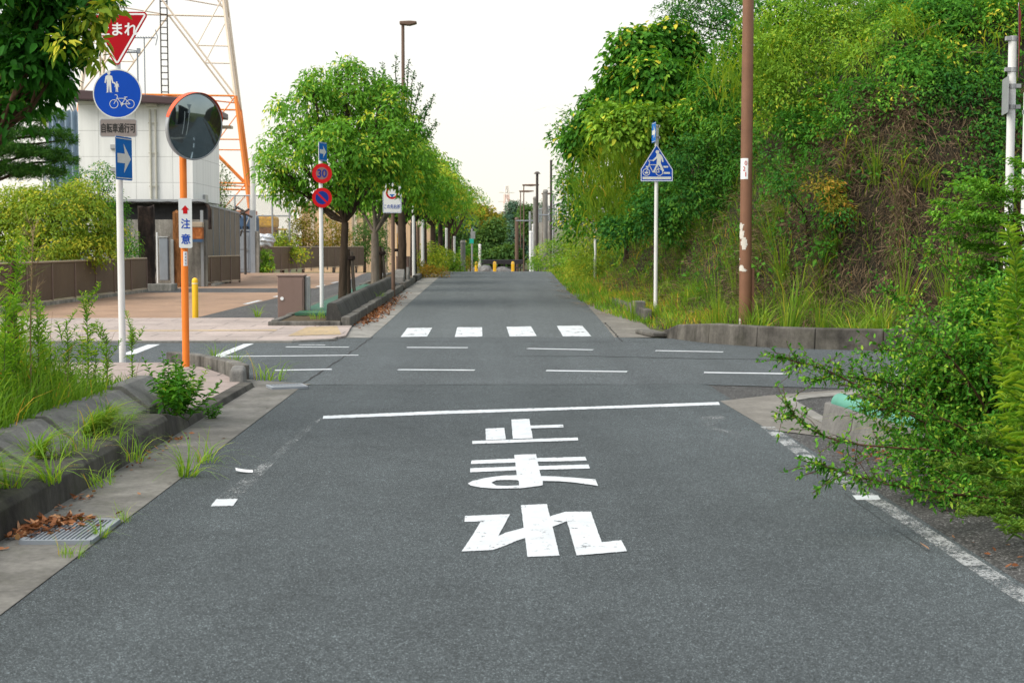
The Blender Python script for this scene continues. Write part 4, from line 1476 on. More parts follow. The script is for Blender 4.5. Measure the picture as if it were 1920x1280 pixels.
st = wrap([(-178, -84, z_(336), z_(297))], .1005, M['sign_white'], 'number_sticker', t)
for i, ch in enumerate('021'):
    lettering(ch, (.044, .044, .014)[i], .074, M['sign_red2'], st, ((-.030, -.058, -.030)[i], (-.1035, -.0915, -.1005)[i], z_(306 + 10.5 * i)), 'number_mark', rz=(R(-14), R(-32), R(-16))[i])
r2 = np.random.default_rng(3)
for (pa, pb, la, lb) in ((418, 432, -178, -125), (430, 448, -180, -115), (445, 468, -150, -85), (497, 508, -180, -112), (504, 509, -150, -84), (484, 487, -175, -160), (597, 612, -178, -140)):
    n = 6; rp = []
    for k in range(n):
        za, zb_ = z_(pb + (pa - pb) * k / n), z_(pb + (pa - pb) * (k + 1) / n)
        tt = math.sin((k + .5) / n * math.pi) ** .5
        mid = (la + lb) / 2; hw = (lb - la) / 2 * tt
        rp.append((max(-182, mid - hw + r2.normal(0, 4)), mid + hw + r2.normal(0, 4), za, zb_))
    wrap(rp, .1045, M['brown_peel'], 'peeled_patch', t)
MB().box((.13, .02, .45), (.05, .06, 1.1)).build('guard_strip', M['brown_pole'], t, bevel=.008)

# ------------------------------------------------------------------ small posts, bollards, boxes
p = G(1117, 503)
Yq = 46.0; p0 = at(1116, 460, Yq)
t = thing('marker_post', 'thin white marker post in the grass of the bank', 'post', (p0.x, Yq, hill_z(p0.x, Yq)))
MB().tube([(0, 0, -.2), (0, 0, zz(447, Yq) - t.location.z)], .045, 12).build('post', M['white_pole'], t)
MB().box((.05, 0, zz(450, Yq) - t.location.z), (.14, .05, .06)).build('cap', M['steel'], t)


def bollard(p, label, h=.82, r=.06):
    t = thing('bollard', label, 'bollard', (p[0], p[1], p[2]), 0, 'yellow bollards')
    pts, rs = [(0, 0, -.05), (0, 0, h - r)], [r, r]
    for k in range(1, 7):
        a = math.pi / 2 * k / 6
        pts.append((0, 0, h - r + r * math.sin(a))); rs.append(max(.002, r * math.cos(a)))
    MB().tube(pts, rs, 22).build('post', M['yellow'], t)
    MB().tube([(0, 0, h - .13), (0, 0, h - .10)], r + .003, 22).build('reflective_band', paint('band_pale', (.75, .62, .35), .4), t)
    return t


p = G(366.5, 600)
bollard((p.x, p.y, .035), 'yellow round topped bollard beside the orange mirror pole', (600 - 525) / 92.5)
for i, (px, lab) in enumerate(((893, 'yellow bollard at the road end, the one nearest the street trees'), (927.5, 'middle yellow bollard of three at the road end'), (961.5, 'yellow bollard at the road end beside the green bank'))):
    p0 = at(px, 500, 83.0)
    z0 = gz(p0.x, 83.0)
    bollard((p0.x, 83.0, z0), lab, zz(490, 83.0) - z0, .095)


def cabinet(label, px0, px1, py0, py1, Y, depth, name='utility_cabinet', post=True):
    a, b = at(px0, py1, Y), at(px1, py0, Y)
    z0 = gz((a.x + b.x) / 2, Y) - .02
    w, h = b.x - a.x, b.z - z0
    t = thing(name, label, 'utility box', ((a.x + b.x) / 2, Y + depth / 2, z0))
    MB().box((0, 0, h / 2), (w, depth, h)).build('body', M['box_brown'], t, bevel=.012)
    MB().box((0, 0, h + .012), (w + .03, depth + .03, .024)).build('lid', M['box_brown'], t, bevel=.006)
    MB().box((0, -depth / 2 - .006, h / 2), (w - .06, .012, h - .10)).build('door', M['box_brown'], t, bevel=.003)
    m = MB().tube([(-w * .33, -depth / 2 - .03, h * .49), (-w * .33, -depth / 2, h * .49)], .035, 14)
    m.build('lock', M['sign_white'], t)
    if post:
        m = MB(); m.box((w / 2 + .055, -.02, h / 2 - .0), (.09, .12, h * .99)); m.box((w / 2 + .055, -.09, h / 2), (.03, .02, h * .98))
        m.build('side_channel', M['steel'], t, bevel=.004)
    return t


cabinet('brown utility cabinet with a round white lock at the planter corner', 521, 569.5, 518, 598, 28.2, .42)
cabinet('tall brown cabinet behind the row of trees', 743, 767, 482, 528, 49.5, .6, post=False)

# litter on the road
t = thing('paper_scrap', 'curled white paper scrap lying on the left of the road', 'litter', tuple(G(458, 886)), R(15))
m = MB(); V_ = []
for i in range(9):
    a = i / 8
    for s in (-1, 1): V_.append((-.055 + .11 * a, s * .022 * (1 - .3 * a), .004 + .018 * (1 - a) ** 2 + (.012 if s > 0 else 0)))
m.add(V_, [(2 * i, 2 * i + 2, 2 * i + 3, 2 * i + 1) for i in range(8)])
o = m.build('paper', paint('paper_white', (.72, .74, .76), .7, .05), t); sm = o.modifiers.new('thickness', 'SOLIDIFY'); sm.thickness = .0012

# ------------------------------------------------------------------ street lamps and far poles


def lamp(px, pbase, ptop, Y, label, side=1, r=.08, mat='rust_pole', arm=.52):
    p0 = at(px, 460, Y); z0 = gz(p0.x, Y) - .3; zt = zz(ptop, Y)
    t = thing('street_lamp', label, 'street lamp', (p0.x, Y, z0))
    h = zt - z0
    MB().tube([(0, 0, 0), (0, 0, h)], [r, r * .7], 12).build('pole', M[mat], t)
    m = MB().extrude([(-.12, -.06), (arm * .5, -.10), (arm, -.03), (arm, .05), (arm * .5, .07), (-.12, .05)], (0, 0, h), (side, 0, 0), (0, 0, 1), .34 if side > 0 else .34)
    m.build('lamp_head', M[mat], t, bevel=.03)
    return t


lamp(757.5, 510, 44, 54.0, 'tall brown street lamp rising behind the street trees', 1, .085)
lamp(976, 470, 358.5, 118, 'brown flat headed lamp standing left of its pair beyond the crest', 1, .055, arm=1.1)
lamp(982, 470, 347, 112, 'taller flat headed brown lamp of the far pair beyond the crest', 1, .06, arm=1.2)
lamp(1018, 470, 363, 120, 'short brown lamp beside the grey concrete pole far off', 1, .05, arm=.8)


def plain_pole(px, ptop, Y, r, mat, label, name='pole', cat='pole', zb=None, cap=True, px2=None):
    p0 = at(px, 460, Y); z0 = (gz(p0.x, Y) - .2) if zb is None else zb
    t = thing(name, label, cat, (p0.x, Y, z0))
    MB().tube([(0, 0, 0), (0, 0, zz(ptop, Y) - z0)], r, 14).build('shaft', M[mat], t)
    if cap: MB().tube([(0, 0, zz(ptop, Y) - z0), (0, 0, zz(ptop, Y) - z0 + r)], [r * 1.25, r * .8], 14).build('cap', M[mat], t)
    return t


plain_pole(1033, 302, 72, .06, 'dark_pole', 'thin dark pole in front of the far netting')
t = plain_pole(1007, 326, 78, .075, 'dark_pole', 'dark lamp post with a round top left of the netting', 'lamp_post', 'lamp post')
MB().tube([(0, 0, zz(326, 78) - t.location.z), (0, 0, zz(326, 78) - t.location.z + .12)], [.2, .08], 14).build('round_head', M['dark_pole'], t)
plain_pole(1022.5, 360, 100, .17, 'concrete', 'thick grey concrete pole right of the far lamps')
plain_pole(1003.5, 373, 96, .15, 'concrete', 'grey concrete pole with a blue band beyond the crest')
plain_pole(969, 411, 105, .14, 'rust_pole', 'short brown timber pole at the far road end')
plain_pole(999, 422, 92, .06, 'white_pole', 'short white post at the far right of the crest', 'post', 'post')
plain_pole(995, 436, 92, .10, 'sign_white', 'white marker box post beyond the crest', 'post', 'post')
plain_pole(868, 455, 66, .12, 'concrete', 'short grey concrete post among the roadside bushes', 'post', 'post')
plain_pole(775.5, 380, 51, .055, 'white_pole', 'tall white post just past the brown cabinet', 'post', 'post')
plain_pole(792.5, 415, 57, .06, 'white_pole', 'second tall white post past the brown cabinet', 'post', 'post')
plain_pole(754, 418, 56, .055, 'white_pole', 'white post seen between brown cabinet and tree trunk', 'post', 'post')
plain_pole(837, 430, 66, .055, 'white_pole', 'white post before the last street trees', 'post', 'post')
plain_pole(852, 445, 70, .055, 'white_pole', 'short white post beside the last street trees', 'post', 'post')
plain_pole(899.5, 460, 88, .08, 'white_pole', 'thin white post behind the black guard rail', 'post', 'post')
plain_pole(784, 425, 60, .07, 'rust_pole', 'thin brown pole between the white posts')
# small green sign and transformer box on their own post
p0 = at(885, 460, 74); z0 = gz(p0.x, 74)
t = thing('green_sign', 'small green sign with a grey box above at the end of the trees', 'road sign', (p0.x, 74, z0))
MB().tube([(0, 0, -.1), (0, 0, zz(428, 74) - z0)], .05, 10).build('post', M['steel'], t)
MB().box((-.02, -.10, zz(452, 74) - z0), (.22, .03, .24)).build('green_plate', M['teal_sign'], t, bevel=.005)
MB().box((.05, -.08, zz(441, 74) - z0), (.24, .05, .38)).build('grey_box', M['steel'], t, bevel=.01)

# guard rail, timber beam and rubble at the far end
p0, p1 = at(884, 500, 89), at(966, 500, 89)
t = thing('guard_rail', 'black guard rail across the far end of the road', 'guard rail', ((p0.x + p1.x) / 2, 89, gz(0, 89)))
w = p1.x - p0.x; z = zz(491, 89) - t.location.z
m = MB(); m.box((0, 0, z), (w + 1, .12, .28)); m.box((0, 0, z - .36), (w + 1, .10, .08)); m.build('rail', M['black_rail'], t, bevel=.03)
for k in range(5): MB().box((-w / 2 + w * k / 4, .1, z / 2), (.12, .12, z)).build('post', M['black_rail'], t)
for i, (px, s, lab) in enumerate(((903, .95, 'pale heap of broken rock under the black rail, beside the first bollard'), (916, .6, 'small grey rock between the far bollards'), (944, .8, 'flat pale rock right of the middle far bollard'), (955, .6, 'grey rock beside the right far bollard'))):
    p0 = at(px, 500, 86.5)
    bm = bmesh.new(); bmesh.ops.create_icosphere(bm, subdivisions=3, radius=s * .55)
    r3 = np.random.default_rng(i)
    for v in bm.verts:
        v.co = Vector((v.co.x * 1.5, v.co.y, v.co.z * .75)) * (1 + .16 * math.sin(v.co.x * 9 + i) + r3.normal(0, .05))
    me = bpy.data.meshes.new('rock'); bm.to_mesh(me); bm.free(); me.materials.append(M['rubble'])
    o = bpy.data.objects.new('rock', me); col.objects.link(o); o.location = (p0.x, 86.5, gz(0, 86.5) + s * .25)
    tag(o, lab, 'rock', 'rocks at the far road end')
# ------------------------------------------------------------------ brown panel fences
def fence(label, pts, h=1.08, gap=.12, mat='fence_brown', step=2.0, name='panel_fence', capm='fence_cap'):
    t = thing(name, label, 'fence', (pts[0][0], pts[0][1], gz(*pts[0])))
    P = [Vector((a - pts[0][0], b - pts[0][1])) for a, b in pts]
    pan, cap, bot = MB(), MB(), MB()
    pp = []
    for a, b in zip(P[:-1], P[1:]):
        L = (b - a).length; n = max(1, round(L / step)); d = (b - a) / n; rz = math.atan2(d.y, d.x)
        for k in range(n):
            c = a + d * (k + .5)
            pan.box((c.x, c.y, gap + (h - gap) / 2), (d.length - .05, .03, h - gap - .04), rz)
            pp.append((a + d * k, rz))
        c = (a + b) / 2
        cap.box((c.x, c.y, h), (L, .08, .045), rz); bot.box((c.x, c.y, gap - .015), (L, .06, .04), rz)
    pp.append((P[-1], rz))
    pan.build('panel', M[mat], t); cap.build('top_rail', M[capm], t, bevel=.008); bot.build('bottom_rail', M[capm], t)
    for p, rz in pp:
        MB().box((p.x, p.y, h / 2 - .05), (.06, .07, h + .0), rz).build('post', M['box_brown'], t)
    return t


fence('long brown ribbed panel fence along the terracotta path at left', [(-10.95, 26.0), (-10.95, 45.8)])
fence('short brown panel fence between concrete wall and grey gate', [(-10.45, 51.8), (-9.95, 57.2)], step=1.35)
fence('distant brown panel fence running behind the trees from the ivy post', [(-12.0, 73.5), (-10.4, 84), (-8.2, 94)], h=1.35, step=1.5)
m = MB()
m.box((-10.95, 35.9, .03), (.18, 19.6, .12)); m.box((-10.2, 54.5, .03), (.16, 5.6, .12), R(5))
tag(m.build('fence_footing', M['wall_conc']), 'low concrete footing under the brown fences', 'footing', kind='structure')

# ------------------------------------------------------------------ concrete yard wall, timbers, meters
YW = 51.6
x_ = lambda px, Y: at(px, 460, Y).x
t = thing('yard_wall', 'stained concrete yard wall with a recess painted dark as shade under the white building', 'wall', (x_(305, YW), YW, 0))
X0, X1 = x_(196, YW) - t.location.x, x_(386, YW) - t.location.x
zW = lambda py: zz(py, YW)
MB().box(((X0 + X1) / 2, .15, zW(412) / 2), (X1 - X0, .3, zW(412))).build('wall_face', M['wall_conc'], t, bevel=.01)
MB().box(((X0 + X1) / 2, .42, (zW(412) + zW(381)) / 2), (X1 - X0, .3, zW(381) - zW(412))).build('recess_shade_band', M['wall_dark'], t)  # shade of the recess under the building, put in as dark concrete
MB().box(((X0 + X1) / 2, .10, (zW(381) + zW(374)) / 2), (X1 - X0 + .1, .5, zW(374) - zW(381) - .01)).build('beam', M['sign_back'], t)
m = MB(); m.tube([(X0 + (X1 - X0) * k / 14, -.17, zW(379) - .03 * math.sin(k * 1.7) ** 2) for k in range(15)], .025, 8); m.build('cable', M['ink'], t)
m = MB(); m.box((X1 - .12, -.06, zW(470)), (.10, .06, 2.9)); m.build('corner_trim', M['sign_back'], t)
m = MB(); m.tube([(X1 - .02, -.05, zW(383)), (X1 + .12, -.1, zW(386)), (X1 + .18, -.1, zW(394)), (X1 + .18, -.1, zW(430))], .06, 10); m.build('drain_pipe', M['rust_dark'], t)
for (pa, pb, pt, pbm, mt, lab, Yd) in ((257, 288, 388, 543, 'rust_dark', 'thick dark weathered timber column at the end of the fence', 47.0), (322, 339, 398, 534, 'rust', 'rust brown rough column behind the orange mirror pole', 50.8)):
    xa, xb = x_(pa, Yd), x_(pb, Yd)
    w = xb - xa; h = zz(pt, Yd)
    m = MB(); r4 = np.random.default_rng(int(pa)); n = 14
    prev = None; rings = []
    for k in range(13):
        z = h * k / 12
        rr = [(w / 2) * (1 + r4.normal(0, .035)) * (1 / max(abs(math.cos(a)), abs(math.sin(a))) ** .8) for a in [2 * math.pi * i / n for i in range(n)]]
        rings.append([(rr[i] * math.cos(2 * math.pi * i / n) * .96, rr[i] * math.sin(2 * math.pi * i / n) * .8, z + (r4.normal(0, .05) if k == 12 else 0)) for i in range(n)])
    m.add([q for rg in rings for q in rg], [(k * n + i, k * n + (i + 1) % n, (k + 1) * n + (i + 1) % n, (k + 1) * n + i) for k in range(12) for i in range(n)] + [tuple(12 * n + i for i in range(n))])
    o = m.build('timber_column', M[mt], loc=((xa + xb) / 2, Yd + .2, 0), bevel=0)
    tag(o, lab, 'column')
p0 = at(262, 540, 46.6)
tag(MB().box((0, 0, .08), (1.6, .9, .3)).build('column_footing', M['wall_conc'], loc=(x_(275, 46.8), 47.2, 0), bevel=.02), 'low concrete footing under the dark timber column', 'footing')
t = thing('meter_box', 'dark grey upright meter box against the concrete wall', 'meter box', (x_(308, 50.9), 50.9, 0))
MB().box((0, 0, 1.0), (.30, .3, 1.5)).build('body', M['grey_metal'], t, bevel=.02)
MB().box((0, 0, 1.78), (.34, .34, .05)).build('lid', M['steel'], t, bevel=.01)
MB().box((.3, -.05, .85), (.10, .12, 1.7)).build('cable_duct', M['steel'], t, bevel=.01)
MB().box((-.25, -.02, 1.0), (.05, .06, 1.9)).build('conduit', M['sign_white'], t, bevel=.01)
t = thing('wall_box', 'orange and cream box fixed to the wall right of the caution plate', 'box', (x_(369, 51.2), 51.2, zz(446, 51.2)))
MB().box((0, 0, .16), (.46, .3, .42)).build('body', rusty('wall_box_orange', (.20, .06, .02), (.40, .13, .04), (.5, .2, .07), 4, 1), t, bevel=.02)
MB().box((0, -.01, .47), (.48, .32, .18)).build('lid', M['fence_cap'], t, bevel=.02)
MB().box((.05, -.02, -.10), (.36, .3, .10)).build('base', M['tarp_blue'], t)
t = thing('lattice_panel', 'weathered brown mesh screen with a white notice leading to the grey gate', 'fence', (x_(384, 52), 52.2, 0))
a, b = Vector((0, 0)), Vector((x_(447, 66) - t.location.x, 14.0))
L = (b - a).length; rz = math.atan2(b.y, b.x)
m = MB(); c = (a + b) / 2; m.box((c.x, c.y, 1.9), (L, .03, 2.1), rz); m.build('mesh_panel', paint('mesh_weathered', (.17, .145, .115), .8, .2, 2), t)
m = MB()
for k in range(7):
    q = a + (b - a) * k / 6; m.box((q.x, q.y, 1.5), (.08, .08, 3.05), rz)
m.box((c.x, c.y, 2.98), (L, .07, .07), rz); m.build('frame', M['grey_metal'], t)
q = a + (b - a) * .82
MB().box((q.x, q.y - .06, 1.65), (1.9, .03, 1.7), rz).build('notice', M['sign_white'], t)

# grey gate, concrete gate post and pole
YG = 72.0
t = thing('steel_gate', 'grey steel door beside a concrete gate post', 'gate', (x_(458, YG), YG, gz(x_(458, YG), YG)))
w = x_(469, YG) - x_(448, YG)
MB().box((0, 0, 1.05), (w, .06, 2.0)).build('door', M['grey_metal'], t, bevel=.01)
m = MB(); m.box((0, -.04, .65), (w * .7, .03, .9)); m.box((0, -.04, 1.55), (w * .7, .03, .7)); m.build('door_panel', M['grey_metal'], t, bevel=.01)
MB().box((w * .2, -.07, 1.15), (.16, .06, .05)).build('handle', M['steel'], t)
m = MB(); m.box((-w / 2 - .06, 0, 1.15), (.1, .12, 2.3)); m.box((w / 2 + .16, -.06, 1.55), (.24, .2, 3.2)); m.box((0, 0, 2.15), (w, .1, .1)); m.build('frame', M['grey_metal'], t)
MB().tube([(w * .1, 0, 2.3), (w / 2 + .05, 0, 2.95)], .03, 8).build('brace', M['sign_back'], t)
tag(MB().box((0, 0, 1.1), (.42, .4, 2.3)).build('gate_post', M['wall_conc'], loc=(x_(478, YG), YG + .1, -.05), bevel=.03), 'square concrete gate post under the thick white pole', 'gate post')
plain_pole(475.5, 290, 73.0, .14, 'white_pole', 'thick white pole standing behind the concrete gate post', cap=False)

# ------------------------------------------------------------------ white building
YB = 53.0
xa, xb = x_(151, YB), x_(364, YB)
zt, zb = zz(189, YB), zz(376, YB)
D = 5.2
t = thing('white_building', 'white panelled building with a dark brown flat roof edge', 'building', ((xa + xb) / 2, YB, 0))
w = xb - xa
MB().box((0, D / 2, (zt + zb) / 2), (w, D, zt - zb)).build('wall', M['siding'], t, bevel=.02)
MB().box((0, D / 2 + .3, zb / 2), (w - .2, D - .3, zb - .02)).build('lower_storey', M['siding'], t)
m = MB()
zl, zr2 = zz(168, YB - .6), zz(186, YB - .6)
hx0, hx1 = x_(128, YB - .6) - t.location.x, x_(374, YB - .6) - t.location.x
th = .36
vs = [(hx0, -.6, zl - th), (hx1, -.6, zr2 - th + .12), (hx1, D + .4, zr2 - th + .12), (hx0, D + .4, zl - th), (hx0, -.6, zl), (hx1, -.6, zr2), (hx1, D + .4, zr2), (hx0, D + .4, zl)]
m.add(vs, [(3, 2, 1, 0), (4, 5, 6, 7), (0, 1, 5, 4), (1, 2, 6, 5), (2, 3, 7, 6), (3, 0, 4, 7)])
m.build('roof', M['roof_brown'], t, bevel=.03)
m = MB()
for px in (286, 296): m.tube([(x_(px, YB) - t.location.x, -.06, zt - .35), (x_(px, YB) - t.location.x, -.06, zb + .05)], .04, 8)
for py in (232, 288, 350): m.box((x_(291, YB) - t.location.x, -.05, zz(py, YB)), (.34, .05, .03))
m.build('downpipe', paint('pipe_cream', (.48, .47, .40), .5), t)
MB().box((x_(290, YB) - t.location.x, -.14, zz(195, YB)), (.42, .26, .26)).build('rain_hopper', paint('hopper_cream', (.58, .56, .50), .5), t, bevel=.02)
for px in (310, 322): 
    o = MB().box((x_(px, YB) - t.location.x, -.10, zz(195, YB)), (.19, .18, .20)).build('vent_hood', M['steel'], t, bevel=.05)
for py in (278, 320): MB().box((x_(215, YB) - t.location.x, -.05, zz(py, YB)), (.14, .1, .14)).build('wall_box', M['grey_metal'], t, bevel=.02)
MB().box((w / 2 + .05, 2.0, zz(375, YB)), (.1, .5, .5)).build('side_vent', M['steel'], t)
MB().box((hx1 - .25, D + .1, zr2 - .55), (.9, .5, .1)).build('side_canopy', M['fence_cap'], t)
# roof antenna
t = thing('tv_antenna', 'thin television antenna on the roof of the white building', 'antenna', (x_(277, 54), 54, zz(176, 54)))
h = zz(72, 54) - t.location.z
MB().tube([(0, 0, -.4), (0, 0, h)], .022, 8).build('mast', M['grey_metal'], t)
m = MB(); m.bar((-.55, 0, h - .02), (.42, 0, h - .02), .03)
for k in range(9): m.bar((-.5 + .1 * k, -.2, h), (-.5 + .1 * k, .2, h), .014)
m.bar((.42, 0, h - .3), (.5, 0, h + .02), .025); m.bar((.42, 0, h + .28), (.5, 0, h), .025)
m.build('yagi', M['grey_metal'], t)
t = thing('tv_antenna', 'small dark antenna arm seen behind the stop sign edge', 'antenna', (x_(264, 56), 56, zz(176, 56)))
h = zz(95, 56) - t.location.z
MB().tube([(0, 0, -.4), (0, 0, h)], .03, 8).build('mast', M['grey_metal'], t)
m = MB(); m.bar((-.5, 0, h - .1), (.1, 0, h - .1), .05); m.bar((-.5, 0, h + .02), (.1, 0, h - .06), .03); m.box((.05, 0, h - .05), (.12, .12, .2))
for k in range(6): m.bar((-.5 + .1 * k, -.15, h - .1), (-.5 + .1 * k, .15, h - .1), .02)
m.build('yagi', M['grey_metal'], t)

# corrugated shed
YC = 60.0
t = thing('corrugated_shed', 'blue grey corrugated metal shed left of the white building', 'shed', (x_(124, YC), YC, 0))
xa, xb = x_(96, YC) - t.location.x, x_(156, YC) - t.location.x
h = zz(209, YC)
m = MB(); n = 60; vs = []
for k in range(n + 1):
    x = xa + (xb - xa) * k / n; yy = .10 * math.sin(k / n * 2 * math.pi * 5)
    vs += [(x, yy, 0), (x, yy + .0, h + .06 * math.sin(k / n * 2 * math.pi * 5))]
m.add(vs, [(2 * k, 2 * k + 2, 2 * k + 3, 2 * k + 1) for k in range(n)], 0, True)
m.build('front_wall', paint('corrugated_steel', (.24, .32, .41), .5, .12, 1.5, dirt=(.2, .2, .2, .3)), t)
MB().box(((xa + xb) / 2, 2.2, h / 2 - .1), (xb - xa - .1, 4, h - .3)).build('body', M['grey_metal'], t)

# ------------------------------------------------------------------ transmission towers
def tower(name, label, X, Y, z0, z1, hw, mats, levels, bw=.16, rz=0.0, ladder=False, lw=.26):
    """square lattice tower; hw(z) half width; mats(z) -> material key"""
    t = thing(name, label, 'pylon', (X, Y, 0), rz)
    parts = {}
    def B(key, part): return parts.setdefault((key, part), MB())
    cs = [(-1, -1), (1, -1), (1, 1), (-1, 1)]
    P = lambda c, z: Vector((c[0] * hw(z), c[1] * hw(z), z))
    for za, zb_ in zip(levels[:-1], levels[1:]):
        k = mats((za + zb_) / 2)
        for i in range(4):
            a, b = cs[i], cs[(i + 1) % 4]
            B(k, 'leg%d %g' % (i, za)).bar(P(a, za), P(a, zb_), lw)
            B(k, 'bracing').bar(P(a, zb_), P(b, zb_), bw)
            mid = (P(a, zb_) + P(b, zb_)) / 2
            B(k, 'bracing').bar(P(a, za), mid, bw); B(k, 'bracing').bar(P(b, za), mid, bw)
            q1, q2 = P(a, za).lerp(mid, .5), P(b, za).lerp(mid, .5)
            zm = (za + zb_) / 2
            B(k, 'bracing').bar(q1, P(a, zm), bw * .7); B(k, 'bracing').bar(q2, P(b, zm), bw * .7)
            B(k, 'bracing').bar(q1, P(a, zb_), bw * .6); B(k, 'bracing').bar(q2, P(b, zb_), bw * .6)
        B(k, 'bracing').bar((P(cs[0], zb_) + P(cs[1], zb_)) / 2, (P(cs[1], zb_) + P(cs[2], zb_)) / 2, bw * .7)
        B(k, 'bracing').bar((P(cs[2], zb_) + P(cs[3], zb_)) / 2, (P(cs[3], zb_) + P(cs[0], zb_)) / 2, bw * .7)
    for (k, part), mb in parts.items():
        mb.build('tower_leg' if part != 'bracing' else 'tower_bracing', M[k], t)
    if ladder:
        m = MB(); w = .22
        for s in (-1, 1): m.bar((s * w, 0, 4), (s * w, 0, z1), .06)
        z = 4.0
        while z < z1: m.bar((-w, 0, z), (w, 0, z), .05); z += .42
        m.build('climbing_ladder', M['dark_pole'], t)
        MB().box((0, 0, 18.6), (2.4, .1, .08)).build('ladder_stay', M['dark_pole'], t)
    return t


YT = 95.0
XT = x_(314, YT)
tower('transmission_tower', 'huge orange and white lattice pylon behind the white building', XT, YT, 0, 30, lambda z: 5.95 - .112 * z,
      lambda z: 'orange_tower' if z < 10.9 else 'white_tower', [0, 5.4, 10.9, 17.2, 23.5, 29], .085, R(8), True, .165)
for s in (0,):
    pass
tower('transmission_tower', 'faint grey lattice pylon far behind the corrugated shed', x_(122, 150), 150, 0, 24, lambda z: 2.6 - .085 * z, lambda z: 'grey_metal',
      [0, 6, 11, 15, 18, 21, 24], .10, R(20), False, .11)
t = tower('transmission_tower', 'tiny haze paled red and white pylon on the horizon above the far trees', x_(950, 640), 640, 0, 28, lambda z: 2.6 - .07 * z, lambda z: 'haze_paled_red' if int(z / 4) % 2 else 'far_white',
          [0, 4, 8, 12, 16, 20, 24, 28], .22, R(10), False, .32) if M.setdefault('haze_paled_red', paint('haze_paled_red', (.80, .62, .56), .6)) and M.setdefault('far_white', paint('far_white', (.84, .80, .76), .6)) else None  # red paled in its own colour to stand for distance haze
m = MB()
for z in (16.5, 21, 25): m.box((0, 0, z), (9.0 - (z - 16) * .2, .5, .35), 0)
m.build('cross_arm', M['far_white'], t)

# ------------------------------------------------------------------ yard behind the gate
YD = 80.0
t = thing('mesh_fence', 'tall wire mesh fence with pale posts behind the grey gate', 'fence', (x_(478, YD), YD, -.2))
xa, xb = x_(408, YD) - t.location.x, x_(546, YD) - t.location.x
zt = zz(367, YD) + .2
MB().add([(xa, 0, .2), (xb, 0, .2), (xb, 0, zt), (xa, 0, zt)], [(0, 1, 2, 3)]).build('wire_mesh', M['net_grey'], t)
for px in (410, 441, 470, 511, 543): MB().tube([(x_(px, YD) - t.location.x, .04, 0), (x_(px, YD) - t.location.x, .04, zt + .05)], .05, 10).build('post', M['sign_back'], t)
m = MB()
for z in (zt, zz(405, YD) + .2, zz(444, YD) + .2): m.bar((xa, .04, z), (xb, .04, z), .06)
m.build('rail', M['sign_back'], t)
t = thing('orange_skip', 'weathered red orange metal container behind the wire mesh', 'container', (x_(440, 86), 86, 0))
w = x_(474, 86) - x_(407, 86)
MB().box((0, 1, zz(393, 86) - 1.0), (w, 2, 1.9)).build('body', rusty('skip_orange', (.35, .10, .05), (.52, .19, .11), (.6, .3, .2), 1, 1, .7), t, bevel=.04)
MB().box((0, .95, (zz(393, 86) - 2) / 2), (w * .96, 1.6, zz(393, 86) - 2)).build('base', M['rust_dark'], t)
t = thing('blue_container', 'dark blue sheeted container behind the grey gate', 'container', (x_(459, 76), 76.5, 0))
w = x_(478, 76) - x_(441, 76)
MB().box((0, .5, zz(404, 76) / 2), (w, 1.4, zz(404, 76))).build('body', M['tarp_blue'], t, bevel=.12)
m = MB()
for k in range(6): m.bar((-w / 2 + w * k / 5, -.24, zz(440, 76)), (-w / 2 + w * k / 5, -.24, zz(424, 76)), .06)
m.build('rack', M['black_rail'], t)
t = thing('scrap_frame', 'dark tangle of metal frames beside the white building wall', 'scrap', (x_(428, 68), 68, 0))
m = MB(); r5 = np.random.default_rng(9)
for k in range(16):
    a = Vector((r5.uniform(-.8, .8), r5.uniform(-.6, .6), r5.uniform(2.2, 3.4)))
    m.bar(a, a + Vector((r5.uniform(-.8, .8), r5.uniform(-.3, .3), r5.uniform(-.35, .35))), .07)
for k in (-.7, .1, .8): m.bar((k, 0, 0), (k, 0, 3.0), .09)
m.build('bars', M['dark_pole'], t)
# yellow machine
YM = 84.0
t = thing('excavator', 'yellow and rust coloured excavator parked behind the wire mesh', 'digger', (x_(499, YM), YM + 1, -.2))
z = lambda py: zz(py, YM) + .2
MB().box((-.05, 0, (z(406) + z(427)) / 2), (1.15, 1.6, z(406) - z(427))).build('engine_cover', M['machine_yellow'], t, bevel=.12)
MB().box((-.05, 0, (z(427) + z(445)) / 2), (1.1, 1.5, z(427) - z(445) + .02)).build('chassis', M['rust'], t, bevel=.05)
MB().box((.72, -.1, z(430)), (.75, .8, .10)).build('seat_roof', M['machine_yellow'], t, bevel=.04)
m = MB(); m.bar((.95, .2, z(430)), (.95, .2, z(452)), .1); m.bar((.5, .2, z(430)), (.5, .2, z(452)), .1); m.build('roof_post', M['rust_dark'], t)
for s in (-.45, .45): MB().box((0, s, z(456)), (1.9, .35, .6)).build('track', M['rust_dark'], t, bevel=.2, seg=4)
m = MB(); m.tube([(-.3, 0, z(410)), (-.36, 0, z(402))], .05, 8); m.tube([(.25, 0, z(410)), (.3, 0, z(402))], .05, 8); m.build('exhaust', M['machine_yellow'], t)
